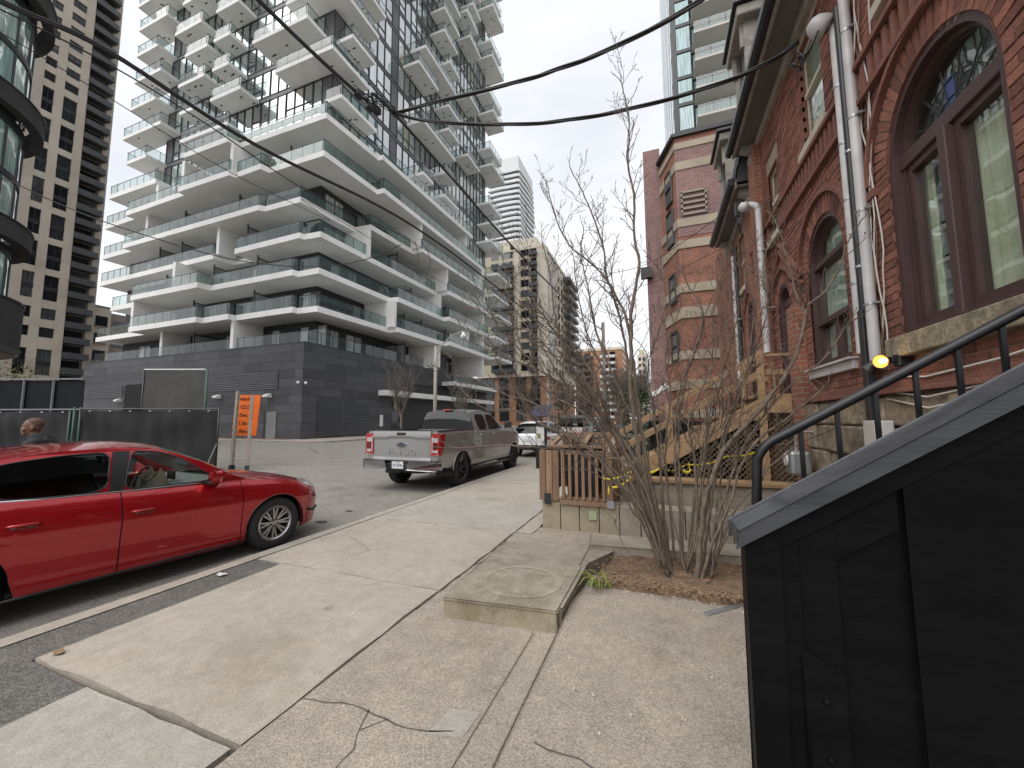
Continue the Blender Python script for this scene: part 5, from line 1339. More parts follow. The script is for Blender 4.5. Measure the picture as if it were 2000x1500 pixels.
        if 'blackout' in S:
            for poly in S['blackout']:
                l = dens(poly); tr = tessellate_polygon([[Vector((a, b, 0)) for a, b in l]])
                MB().add([(sg*(gx(a, b)+.003), a, b) for a, b in l], [tuple(f) for f in tr]).build('pillar_trim', 'black_trim', t, smooth=True)
        P = [(sg*(gx(y, z)+.004), y, z) for y, z in S['beltline']]; MB().tube(P, .008, 6).build('belt_trim', S.get('belt_mat', 'chrome'), t, smooth=True)
    # roof, windscreen, rear glass
    ZR = ci(S['roof']); ya, yb = S['roof'][0][0], S['roof'][-1][0]
    ys = np.linspace(min(ya, yb), max(ya, yb), 26); P = []; NR = 14
    def roofpt(y, s): xr = gx(y, ZR(y)); a = abs(s); return (xr*s, y, ZR(y)+S['rcrown']*(1-a**3.2))
    P = [[roofpt(y, s) for s in np.linspace(-1, 1, 2*NR+1)] for y in ys]; MB().grid(P).build('roof', S['paint'], t, smooth=True)
    def screen_(base, top, yt, name, mat):
        n = 16; rows_ = []
        for k in range(n+1):
            u = k/n; rows_.append([])
            for s in np.linspace(-1, 1, 21):
                xt, yt_, zt = roofpt(yt, s*.985); yt_ -= top*s*s
                xb_, yb_, zb_ = base[0]*s, base[1]-base[3]*s*s, base[2]
                bul = .05*math.sin(math.pi*u)*(1 if yb_ > yt_ else -1)
                rows_[-1].append((xb_+(xt-xb_)*u, yb_+(yt_-yb_)*u+bul*.4, zb_+(zt-zb_)*u+abs(bul)*.5))
        return MB().grid(rows_).build(name, mat, t, smooth=True)
    screen_(S['wind'], .0, max(ya, yb), 'windscreen', 'car_glass'); screen_(S['rear'], .0, min(ya, yb), 'rear_window', S.get('rglass', 'privacy_glass'))
    t['_x'] = 0
    del t['_x']
    return t, X, gx
def seat(par, x, y, z, mat, h=.62):
    MB().box((x-.24, y-.28, z), (x+.24, y+.25, z+.14)).build('seat', mat, par, bevel=.04)
    MB().prism([(-.25, 0), (.25, 0), (.22, h), (-.22, h)], 0, .13, lambda a, b, d: (x+a, y-.30-b*.28+d, z+.1+b)).build('seat_back', mat, par, bevel=.04)
    MB().box((x-.12, y-.30-h*.28-.04, z+h+.13), (x+.12, y-.20-h*.28, z+h+.30)).build('headrest', mat, par, bevel=.03)
SIDE = [(0, .935), (.06, .955), (.14, .968), (.32, .985), (.5, .996), (.66, 1.0), (.76, .992), (.84, .975), (.92, .945), (1, .895)]
SIDE2 = [(0, .935), (.06, .955), (.14, .962), (.26, .970), (.42, .978), (.56, .988), (.64, .999), (.69, 1.0), (.74, .990), (.82, .972), (.91, .945), (1, .895)]
# ---- red hatchback close on the left
a_ = R(6.5); fwc = Vector((-4.78, 3.80)); hx, hy = .785, 1.31
d_ = Vector((math.sin(a_), math.cos(a_))); r_ = Vector((math.cos(a_), -math.sin(a_)))
cpos = fwc-d_*hy-r_*(hx+.03)
RW = [((.62, .965), (.22, 1.25), (.0, 1.325), (-.22, 1.345), (-.28, 1.16), (-.32, .972)), ((-.45, .975), (-.40, 1.345), (-.72, 1.335), (-1.02, 1.295), (-1.16, 1.25), (-1.10, 1.07), (-1.04, 1.0)), ((-1.13, 1.02), (-1.22, 1.235), (-1.38, 1.19), (-1.50, 1.12), (-1.36, 1.04))]
red = dict(name='red_car', label='shiny red hatchback parked at the kerb in the left foreground', loc=(cpos.x, cpos.y, 0), rz=-a_, paint='red_paint',
    ends=(-2.16, 2.16), axles=(-1.34, 1.31), wr=.325, ar=.365, ww=.215, rim='rim_silver', nsp=8, floor=.2, inset=.03,
    W=[(-2.16, .62), (-2.1, .74), (-1.95, .83), (-1.6, .885), (-1, .9), (0, .9), (.9, .905), (1.31, .905), (1.6, .885), (1.85, .80), (2.02, .68), (2.12, .54), (2.16, .44)],
    ZS=[(-2.16, .90), (-2.0, .98), (-1.5, 1.0), (-.5, .962), (.3, .935), (.75, .92), (1.31, .88), (1.75, .79), (2.0, .69), (2.16, .58)],
    ZC=[(-2.16, .93), (-1.9, 1.03), (.6, .985), (.85, 1.0), (1.31, .955), (1.75, .86), (2.0, .76), (2.12, .67), (2.16, .61)],
    ZL=[(-2.16, .34), (-1.9, .26), (-1.3, .205), (.9, .18), (1.5, .18), (2.0, .21), (2.16, .30)], prof=SIDE2,
    seams=(-.36, .88, -1.78, 1.80, -1.22), whole=('hood', 'tailgate', 'front_bumper', 'rear_bumper'),
    panel=lambda y, tt, top, u: (('hood' if .82 < y <= 1.80 else 'front_bumper' if y > 1.8 else 'tailgate' if y < -1.60 and y > -1.78 else 'rear_bumper' if y < -1.78 else ('cowl#' if u < .12 else None)) if top else ('front_bumper' if y > 1.80 else 'wing' if y > .88 else 'sill' if tt < .10 and y > -1.0 else 'door' if y > -.36 else 'door#r' if y > -1.22 else 'quarter_panel' if y > -1.78 else 'rear_bumper')),
    zb=.94, tumble=.34, gbase=[(-2, .70), (-1.5, .775), (-.5, .80), (.4, .80), (1.0, .755)], bow=.25,
    outline=[(.98, .915), (.72, 1.04), (.42, 1.195), (.18, 1.30), (0, 1.352), (-.3, 1.385), (-.65, 1.378), (-1.0, 1.34), (-1.3, 1.29), (-1.65, 1.18), (-1.95, 1.03), (-1.95, .95), (-.5, .92), (.4, .895)],
    windows=[(RW[0], 'car_glass'), (RW[1], 'privacy_glass'), (RW[2], 'privacy_glass')],
    blackout=[[(-.335, .96), (-.24, 1.348), (-.385, 1.35), (-.435, .965)]],
    beltline=[(.64, .945), (.2, .955), (-.3, .963), (-.8, .977), (-1.2, 1.005)], belt_mat='chrome',
    roof=[(.10, 1.33), (-.05, 1.365), (-.35, 1.387), (-.65, 1.378), (-1.0, 1.34), (-1.5, 1.245)], rcrown=.055, wind=(.70, 1.04, .975, .22), rear=(.62, -2.02, 1.03, -.15))
def _rm(y): return y if y > .88 else .88+(y-.88)*.88 if y > -.36 else -.2112+(y+.36)*1.04
for k_ in ('W', 'ZS', 'ZC', 'ZL', 'gbase', 'roof', 'beltline', 'outline'): red[k_] = [(_rm(a), b) for a, b in red[k_]]
red['windows'] = [([(_rm(a), b) for a, b in w_], g_) for w_, g_ in red['windows']]; red['blackout'] = [[(_rm(a), b) for a, b in w_] for w_ in red['blackout']]
red['seams'] = tuple(_rm(a) for a in red['seams']); red['axles'] = (_rm(-1.34), 1.31); red['ends'] = (_rm(-2.16), 2.16); red['rear'] = (.62, _rm(-2.02), 1.03, -.15)
_p0 = red['panel']; red['panel'] = lambda y, tt, top, u: _p0(y if y > .88 else .88+(y-.88)/.88 if y > -.2112 else -.36+(y+.2112)/1.04, tt, top, u)
rc, RX, rgx = make_car(red)
for x in (-.38, .38): seat(rc, x, -.02, .42, 'cabin_dark', .60); seat(rc, x, -.85, .46, 'cabin_dark', .55)
MB().prism([(.95, .75), (.95, .94), (.62, .955), (.50, .90), (.48, .75)], -.72, .72, lambda a, b, d: (d, a, b)).build('dashboard', 'cabin_grey', rc, bevel=.02)
MB().box((-.06, .49, .94), (.12, .51, 1.05)).build('dash_screen', 'black_trim', rc, bevel=.006)
MB().lathe([(.165, -.012), (.18, 0), (.165, .012), (.15, 0)], 24, Matrix.Translation((-.38, .36, .93)) @ Matrix.Rotation(R(65), 4, 'X'), close=True).build('steering_wheel', 'cabin_dark', rc, smooth=True)
MB().prism([(.15, .78), (.40, .80), (.34, 1.02), (.28, 1.10), (.20, 1.04)], .36, .56, lambda a, b, d: (d, a-.1, b)).build('paper_bag', 'cabin_tan', rc, bevel=.03)
# mirror, handles, headlight, arch detail, side crease
for sg in (1, -1):
    MB().prism([(.0, 0), (.19, .01), (.20, .09), (.17, .135), (.02, .125), (-.01, .06)], 0, .10, lambda a, b, d: (sg*(.80+a*.95), .56+d*(1-.3*a/.2)-a*.25, 0.95+b)).build('door_mirror', 'red_paint', rc, smooth=40, bevel=.02)
    MB().box((sg*.83-.05, .50, .93), (sg*.83+.08, .58, .965)).build('mirror_foot', 'black_trim', rc, bevel=.01)
    for y, z in ((-.05, .765), (-.82, .80)):
        xx = RX(y, z); MB().tube([(sg*(RX(y-.10, z)+.001), y-.10, z), (sg*(RX(y-.07, z+.003)+.024), y-.07, z+.004), (sg*(RX(y+.05, z)+.026), y+.05, z+.002), (sg*(RX(y+.10, z)+.001), y+.10, z-.004)], [.010, .013, .013, .009], 8).build('door_handle', 'red_paint', rc, smooth=True)
        MB().tube([(sg*(RX(y, z-.012)+.002), y-.07+k*.028, z-.022+.006*math.sin(k)) for k in range(6)], .011, 6).build('recess_shade', 'lens_dark', rc, smooth=True)  # dark red strip, shade of the handle recess put in as colour
    P = []
    for y in np.linspace(1.62, 2.07, 14):
        f = (y-1.62)/.45; zc_ = .845-.19*f; h = .008+.028*math.sin(min(1, f*1.1)*math.pi)**.7; xo = min(RX(y, zc_-.01)+.004, .9)
        P.append([(sg*(RX(y, zc_-h)+.005), y, zc_-h), (sg*(RX(y, zc_)+.010), y, zc_), (sg*(RX(y, zc_+h)+.004), y, zc_+h)])
    MB().grid(P).build('headlight', 'lens_white', rc, smooth=True)
    MB().tube([(sg*(RX(y, z)+.003), y, z) for y, z in ((1.80, .40), (1.95, .36), (2.05, .38))], .02, 6).build('fog_trim', 'black_trim', rc, smooth=True)
    MB().tube([(sg*(RX(y, .21)-.005), y, .205) for y in np.linspace(-.95, .93, 10)], .014, 6).build('sill_trim', 'black_trim', rc, smooth=True)
    MB().tube([(sg*(RX(1.3+.366*math.cos(q), .325+.366*math.sin(q))+.001), 1.31+.368*math.cos(q), .325+.368*math.sin(q)) for q in np.linspace(0.05, math.pi-.05, 24)], .006, 5).build('arch_lip', 'lens_dark', rc, smooth=True)
MB().box((-.40, 2.135, .36), (.40, 2.19, .60)).build('grille', 'black_trim', rc, bevel=.02)
MB().tube([(-.35, .90, 1.02), (-.1, .62, 1.10)], .008, 5).build('wiper', 'black_trim', rc)
MB().tube([(.35, .92, 1.01), (.62, .64, 1.06)], .008, 5).build('wiper', 'black_trim', rc)
MB().box((-.12, .16, 1.28), (.12, .20, 1.33)).build('rear_view_mirror', 'black_trim', rc, bevel=.01)
# ---- silver pickup truck
TS = [(0, .955), (.08, .975), (.2, .985), (.45, 1.0), (.62, .998), (.70, .988), (.85, .992), (.95, .985), (1, .955)]
trk = dict(name='pickup_truck', label='silver crew cab pickup truck parked at the kerb ahead of the red car', loc=(-5.64, 10.66, 0), rz=0, paint='silver_paint',
    ends=(-2.98, 2.86), axles=(-1.845, 1.845), wr=.405, ar=.475, ww=.27, rim='rim_dark', nsp=6, floor=.42, rimk=.64, inset=.02, crown=5,
    W=[(-2.98, .985), (-2.9, 1.0), (0, 1.005), (1.8, 1.0), (2.4, .96), (2.7, .86), (2.86, .74)],
    ZS=[(-2.98, 1.385), (-1.1, 1.39), (-1.0, 1.345), (.9, 1.335), (1.3, 1.32), (2.3, 1.25), (2.75, 1.12), (2.86, 1.0)],
    ZC=[(-2.98, 1.39), (-1.1, 1.395), (-1.0, 1.35), (1.1, 1.40), (2.3, 1.33), (2.75, 1.2), (2.86, 1.05)],
    ZL=[(-2.98, .60), (-2.5, .52), (-1.0, .47), (1.2, .45), (2.3, .45), (2.86, .5)], prof=TS,
    seams=(-1.03, -.10, .96, 2.45), whole=('hood', 'front_bumper'),
    panel=lambda y, tt, top, u: (('hood' if .96 < y <= 2.45 else 'front_bumper' if y > 2.45 else ('bed_rail' if u < .1 else None) if y < -1.03 else ('cowl#' if u < .1 else None)) if top else ('front_bumper' if y > 2.45 else 'wing' if y > .96 else 'sill' if tt < .10 and y > -1.03 else 'door' if y > -.10 else 'door#r' if y > -1.03 else 'bed_side')),
    zb=1.34, tumble=.30, gbase=[(-1, .90), (.5, .90), (1.3, .86)], bow=.15,
    outline=[(1.30, 1.325), (.95, 1.52), (.60, 1.74), (.42, 1.84), (.25, 1.875), (-.75, 1.87), (-.90, 1.82), (-.98, 1.55), (-1.02, 1.34)],
    windows=[(((.98, 1.39), (.52, 1.745), (.35, 1.80), (.0, 1.81), (-.02, 1.37), (.5, 1.36)), 'privacy_glass'), (((-.14, 1.37), (-.12, 1.81), (-.66, 1.80), (-.74, 1.70), (-.70, 1.45), (-.60, 1.37)), 'privacy_glass')],
    beltline=[(1.0, 1.362), (-.75, 1.362)], belt_mat='black_trim',
    roof=[(.34, 1.86), (.1, 1.885), (-.5, 1.885), (-.86, 1.85)], rcrown=.07, wind=(.80, 1.38, 1.36, .2), rear=(.83, -.99, 1.37, 0.0))
tk, TXF, tgx = make_car(trk)
# bed box, tailgate, lamps, bumper, plate
MB().box((-.86, -2.93, .72), (.86, -1.05, .78)).build('bed_floor', 'black_trim', tk)
for sg in (1, -1): MB().box((sg*.87-.03, -2.93, .75), (sg*.87+.03, -1.05, 1.375)).build('bed_inner', 'black_trim', tk); MB().box((sg*.93-.055, -2.95, 1.392), (sg*.93+.05, -1.06, 1.412)).build('bed_cap', 'black_trim', tk, bevel=.006)
MB().box((-.86, -1.08, .75), (.86, -1.04, 1.385)).build('bed_front', 'silver_paint', tk)
tg = MB(); rows_ = []
TG = [(1.400, 0), (1.385, .02), (1.30, .03), (1.245, .03), (1.20, .008), (1.17, .004), (.80, .004), (.76, .012), (.735, .022), (.62, .02), (.60, 0)]
for z, o in TG:
    rows_.append([(x, -2.985-o-(0.0 if abs(x) < .55 else .0), z-(.03 if .70 < z < .78 and abs(x) < .5 else 0)+(.03 if 1.16 < z < 1.27 and abs(x) < .42 else 0)) for x in (-.80, -.6, -.5, -.42, -.3, 0, .3, .42, .5, .6, .80)])
rows_ = [[(p[0], p[1], p[2]) for p in r] for r in rows_]
tgo = tg.grid(rows_).build('tailgate', 'silver_paint', tk, smooth=25)
MB().box((-.80, -2.99, .6), (.80, -2.93, 1.398)).build('tailgate_core', 'silver_paint', tk)
MB().box((-.80, -3.0, 1.402), (.80, -2.93, 1.416)).build('tailgate_cap', 'black_trim', tk, bevel=.004)
MB().box((-.12, -3.025, 1.295), (.12, -3.005, 1.36)).build('tailgate_handle', 'black_trim', tk, bevel=.008)
def reartext(name, s, size, x, y, z, mat, par, depth, sx=1, bold=False):
    me = textmesh(name, s, size, mat, depth, bold); return inst(name, me, (x, y, z), (sx, 1, 1), (R(90), 0, 0), par)
reartext('tailgate_lettering', 'F-150', .20, .0, -2.993, .905, 'silver_paint', tgo, .010, 1.75, True)
em = MB().prism([(.135*math.cos(q), .062*math.sin(q)) for q in np.linspace(0, 2*math.pi, 33)[:-1]], -3.012, -2.985, lambda a, b, d: (a, d, 1.075+b)).build('emblem', 'chrome', tk)
MB().prism([(.112*math.cos(q), .046*math.sin(q)) for q in np.linspace(0, 2*math.pi, 33)[:-1]], -3.016, -3.0, lambda a, b, d: (a, d, 1.075+b)).build('emblem_field', 'emblem_blue', em)
reartext('emblem_script', 'Ford', .068, 0, -3.018, 1.077, 'chrome', em, .001, 1.15)
for sg in (1, -1):
    L_ = bpy.data.objects.new('tail_light', None); COL.objects.link(L_); L_.parent = tk
    MB().prism([(.805, .86), (1.008, .86), (1.012, 1.32), (.805, 1.32)], -3.005, -2.93, lambda a, b, d: (sg*a, d, b)).build('lens', 'lens_red', L_, bevel=.012)
    MB().prism([(-2.99, .86), (-2.86, .86), (-2.72, 1.30), (-2.74, 1.32), (-2.99, 1.32)], .99, 1.016, lambda a, b, d: (sg*d, a, b)).build('side_lens', 'lens_red', L_, bevel=.006)
    MB().box((sg*.835-.0 if sg > 0 else -.985, -3.012, 1.14), (.985 if sg > 0 else -.835, -3.004, 1.24)).build('reverse_lens', 'lens_white', L_)
    MB().box((.87 if sg > 0 else -.985, -3.013, .98), (.985 if sg > 0 else -.87, -3.004, 1.12)).build('stop_lens', 'lens_dark', L_)
    MB().box((sg*.835-.012, -3.014, .90), (sg*.835+.012, -3.004, 1.28)).build('light_bar', 'lens_white', L_)
    MB().box((.86 if sg > 0 else -.985, -3.013, .905), (.985 if sg > 0 else -.86, -3.004, .965)).build('turn_lens', 'lens_white', L_)
    MB().prism([(.26, .52), (1.0, .52), (1.02, .60), (1.01, .69), (.97, .715), (.34, .715)], -3.17, -2.98, lambda a, b, d: (sg*a, d+(.10*max(0, a-.75)/.25), b)).build('bumper_end', 'chrome', tk, bevel=.02)
    MB().prism([(-.03, 0), (.03, 0), (.045, .16), (-.02, .16)], 0, .2, lambda a, b, d: (sg*(1.0+d), 1.02+a, 1.40+b*1.1)).build('door_mirror', 'black_trim', tk, bevel=.02)
    for y in (-.72, .12): MB().tube([(sg*(TXF(y, 1.24)+.002), y-.10, 1.235), (sg*(TXF(y, 1.24)+.03), y-.07, 1.238), (sg*(TXF(y, 1.24)+.03), y+.06, 1.238), (sg*(TXF(y, 1.24)+.002), y+.09, 1.235)], .015, 7).build('door_handle', 'chrome', tk, smooth=True)
    MB().tube([(sg*.98, -1.25, .36), (sg*1.0, -1.0, .365), (sg*1.0, 1.1, .365), (sg*.97, 1.3, .37)], .045, 10).build('running_board', 'black_trim', tk, smooth=True)
    MB().box((sg*.9-.11, -1.36, .30), (sg*.9+.11, -1.34, .62)).build('mud_flap', 'black_trim', tk)
    for a in (-1.845, 1.845): MB().tube([(sg*(TXF(a, .7)+.004), a+.487*math.cos(q), .405+.487*math.sin(q)) for q in np.linspace(.1, math.pi-.1, 24)], .016, 6).build('arch_trim', 'silver_paint', tk, smooth=True)
MB().box((-.34, -3.12, .50), (.34, -2.98, .66)).build('bumper_step', 'black_trim', tk, bevel=.01); MB().box((-.98, -3.14, .717), (.98, -2.98, .735)).build('bumper_pad', 'black_trim', tk, bevel=.006)
pl_ = MB().box((-.155, -3.135, .545), (.155, -3.125, .705)).build('licence_plate', 'plate_white', tk, bevel=.002)
reartext('plate_number', 'BV 33538', .078, 0, -3.137, .618, 'plate_ink', pl_, .0006, .78, True); reartext('plate_province', 'ONTARIO', .026, 0, -3.137, .685, 'plate_ink', pl_, .0006)
MB().box((-.13, -.93, 1.915), (.13, -.90, 1.95)).build('brake_light', 'lens_red', tk)
MB().box((.35, -.55, 1.955), (.42, -.45, 1.985)).build('roof_fin', 'black_trim', tk, bevel=.01)
MB().tube([(.45, -2.2, .42), (.62, -2.7, .43), (.72, -2.85, .43)], .04, 10).build('exhaust', 'galvanised', tk, smooth=True)
MB().lathe([(.22, -.11), (.36, -.10), (.38, 0), (.36, .10), (.22, .11)], 24, Matrix.Translation((.1, -2.45, .50))).build('spare_tyre', 'tyre', tk, smooth=True)
MB().box((-.75, -1.9, .36), (.75, -1.79, .45)).build('axle', 'black_trim', tk)
reartext('trim_script', 'LARIAT', .035, .66, -3.01, .67, 'chrome', tgo, .001, 1.2)
# ---- cars further along the kerb
def suv(name, label, loc, pnt, k=1.0, box=False, hgt=1.66, glass='privacy_glass'):
    zb = .98*k if not box else 1.18
    top = hgt
    if box:
        outl = [(.62, zb-.02), (.42, top-.10), (.35, top-.05), (-1.75, top-.05), (-1.95, top-.12), (-2.0, zb-.02)]
        wn = [(((.48, zb+.06), (.34, top-.16), (-.20, top-.16), (-.20, zb+.06)), glass), (((-.34, zb+.06), (-.34, top-.16), (-1.0, top-.16), (-1.0, zb+.06)), glass), (((-1.14, zb+.06), (-1.14, top-.16), (-1.80, top-.16), (-1.85, zb+.06)), glass)]
        roof = [(.34, top-.04), (-.5, top-.03), (-1.9, top-.05)]; wind = (.66, .70, zb+.02, .03); rear = (.60, -1.98, zb+.22, 0)
    else:
        outl = [(1.02, zb-.03), (.60, 1.27*k), (.22, top-.12), (0, top-.08), (-1.2, top-.09), (-1.75, top-.22), (-2.1, zb+.1), (-2.1, zb-.02)]
        wn = [(((.68, zb+.05), (.18, top-.17), (-.22, top-.14), (-.30, zb+.05)), glass), (((-.42, zb+.06), (-.36, top-.14), (-1.15, top-.16), (-1.2, zb+.08)), glass), (((-1.3, zb+.10), (-1.25, top-.17), (-1.6, top-.27), (-1.7, zb+.16)), glass)]
        roof = [(.16, top-.11), (-.3, top-.075), (-1.2, top-.085), (-1.7, top-.19)]; wind = (.70, 1.05, zb+.01, .2); rear = (.66, -2.12, zb+.08, -.12)
    sp = dict(name=name, label=label, loc=loc, rz=0, paint=pnt, ends=(-2.25, 2.15), axles=(-1.35, 1.33), wr=.36, ar=.42, ww=.23, rim='rim_silver', nsp=5, twin=False, floor=.3,
        W=[(-2.25, .68), (-2.15, .80), (-1.9, .88), (-1, .92), (1, .92), (1.6, .9), (1.95, .8), (2.15, .55)] if not box else [(-2.25, .78), (-2.15, .86), (-1, .88), (1.2, .86), (1.9, .78), (2.15, .7)],
        ZS=[(-2.25, .95*k), (-2.1, 1.04*k), (-1, 1.03*k), (.5, 1.0*k), (1.4, .96*k), (1.9, .86*k), (2.15, .7*k)] if not box else [(-2.25, 1.15), (.6, 1.16), (1.9, 1.12), (2.15, 1.05)],
        ZC=[(-2.25, .97*k), (-2.1, 1.07*k), (.8, 1.05*k), (1.4, 1.03*k), (1.9, .92*k), (2.15, .74*k)] if not box else [(-2.25, 1.16), (.6, 1.2), (1.9, 1.16), (2.15, 1.08)],
        ZL=[(-2.25, .45), (-1.9, .34), (1.6, .3), (2.15, .4)], prof=SIDE if not box else TS, seams=(-.34, .85, -1.2), whole=('hood', 'front_bumper', 'rear_bumper', 'tailgate'),
        panel=lambda y, tt, tp, u: (('hood' if y > .8 else 'tailgate' if y < -1.9 else ('cowl#' if u < .12 else None)) if tp else ('front_bumper' if y > 1.8 else 'wing' if y > .85 else 'door' if y > -.34 else 'door#r' if y > -1.2 else 'quarter_panel' if y > -1.85 else 'rear_bumper')),
        zb=zb, tumble=.33 if not box else .10, gbase=[(-2.1, .76), (-1, .82), (.4, .82), (1.1, .76)] if not box else [(-2, .80), (.6, .80)], bow=.2 if not box else .0, outline=outl, windows=wn, beltline=[(.7, zb+.03), (-1.7, zb+.05)], belt_mat='black_trim', roof=roof, rcrown=.06 if not box else .03, wind=wind, rear=rear, rglass='privacy_glass')
    c, Xf, g = make_car(sp)
    for x in (-.36, .36): seat(c, x, -.1, .5, 'cabin_dark'); seat(c, x, -1.0, .5, 'cabin_dark')
    for sg in (1, -1):
        if box: MB().box((sg*.76-.05, -2.29, .82), (sg*.76+.05, -2.24, 1.05)).build('tail_light', 'lens_red', c, bevel=.01)
        else:
            P = [[(sg*(Xf(y, z)+.006), y, z) for z in (.80*k, .87*k, .93*k)] for y in np.linspace(-2.235, -1.85, 10)]; MB().grid(P).build('tail_light', 'lens_red', c, smooth=True)
        MB().box((sg*.98-.09, .62, zb+.02), (sg*.98+.09, .70, zb+.16)).build('door_mirror', pnt if not box else 'black_trim', c, bevel=.03)
    MB().box((-.24, -2.275, .70), (.24, -2.262, .82)).build('licence_plate', 'plate_white', c)
    MB().box((-.6, -2.275, .36), (.6, -2.2, .55)).build('bumper_trim', 'black_trim', c, bevel=.02)
    return c
suv('white_suv', 'white rounded crossover parked just ahead of the pickup truck', (-5.35, 18.4, 0), 'white_paint', .97, False, 1.6)
jp = suv('boxy_offroader', 'boxy pale grey off-roader parked beyond the white crossover', (-5.1, 26.0, 0), 'greige_paint', 1, True, 1.92)
for sg in (1, -1):
    for a in (-1.35, 1.33): MB().prism([(a-.55, .55), (a-.42, .86), (a+.42, .86), (a+.55, .55), (a+.47, .55), (a+.38, .80), (a-.38, .80), (a-.47, .55)], .80, .98, lambda p, q, d: (sg*d, p, q)).build('wheel_flare', 'black_trim', jp)
suv('dark_suv', 'dark sport utility vehicle at the far end of the parked cars', (-5.0, 34.0, 0), 'navy_paint', 1.05, False, 1.78)
# ================================================================== bare shrub in the foreground
pm('bark', (.175, .135, .102), (.108, .083, .063), 18, .85, bump=.5, bscale=70, fine=.4, stain=(.65, .62, .6), sscale=6)
pm('twig', (.13, .098, .075), (.085, .064, .05), 12, .8)
sh = thing('bare_shrub', 'large leafless multi-stemmed shrub growing from the soil bed in the foreground', 'shrub')
random.seed(42)
tw_ = MB(); NTW = 0
def wob(p, s): return p+Vector((random.uniform(-s, s), random.uniform(-s, s), random.uniform(-s, s)))
def twig(p, d, ln, r, depth, mb):
    """crooked twig with buds and side shoots"""
    n = max(3, int(ln/.055)); pts = [p]; q = p.copy(); dd = d.normalized(); rad = [r]
    for i in range(n):
        dd = (dd+Vector((random.uniform(-.34, .34), random.uniform(-.34, .34), random.uniform(-.18, .32)))).normalized()
        q = q+dd*(ln/n); pts.append(q.copy()); rad.append(max(.0019, r*(1-.65*(i+1)/n)))
    rad[-1] = max(.0034, rad[-1]*1.5)           # bud
    mb.tube(pts, rad, 4 if r > .004 else 3, False)
    if depth > 0:
        for i in range(1, n):
            if random.random() < .62:
                s = Vector((random.uniform(-1, 1), random.uniform(-1, 1), random.uniform(-.3, .8))).normalized()
                v = (pts[i+1]-pts[i]).normalized(); twig(pts[i], (v*.75+s*.75), ln*random.uniform(.28, .6)*(1-.35*i/n), rad[i]*.62, depth-1, mb)
def stem(px, yb, yt, r0, r1, tw_from=.35, dens=1.0, tl=.42):
    n = len(px); ctl = []
    if r0 > .0125: r1 = max(r1, .0052)
    for i, (x, y) in enumerate(px):
        t = i/(n-1); ctl.append(U(x, y, Y=yb+(yt-yb)*t**1.2))
    # smooth
    pts = []
    for i in range(n-1):
        p0, p1, p2, p3 = ctl[max(i-1, 0)], ctl[i], ctl[i+1], ctl[min(i+2, n-1)]
        m = max(2, int((p2-p1).length/.07))
        for k in range(m):
            t = k/m; pts.append(wob(.5*((2*p1)+(p2-p0)*t+(2*p0-5*p1+4*p2-p3)*t*t+(3*p1-p0-3*p2+p3)*t**3), .004))
    pts.append(ctl[-1]); N = len(pts)
    for i in range(3, N-1, 4): pts[i] = wob(pts[i], .012)
    rad = [r0+(r1-r0)*(i/(N-1))**.8 for i in range(N)]; rad = [v*random.uniform(.98, 1.16) for v in rad]
    MB().tube(pts, rad, 8 if r0 > .012 else 6).build('stem', 'bark', sh, smooth=True)
    for i in range(int(N*tw_from), N):
        if random.random() < .75*dens:
            v = (pts[min(i+1, N-1)]-pts[i-1]).normalized(); s = Vector((random.uniform(-1, 1), random.uniform(-1, 1), random.uniform(-.1, .7))).normalized()
            twig(pts[i], v*.7+s*.8, tl*random.uniform(.45, 1.25), min(rad[i]*.6, .006), 2, tw_)
    twig(pts[-1], pts[-1]-pts[-3], .25, r1, 1, tw_)
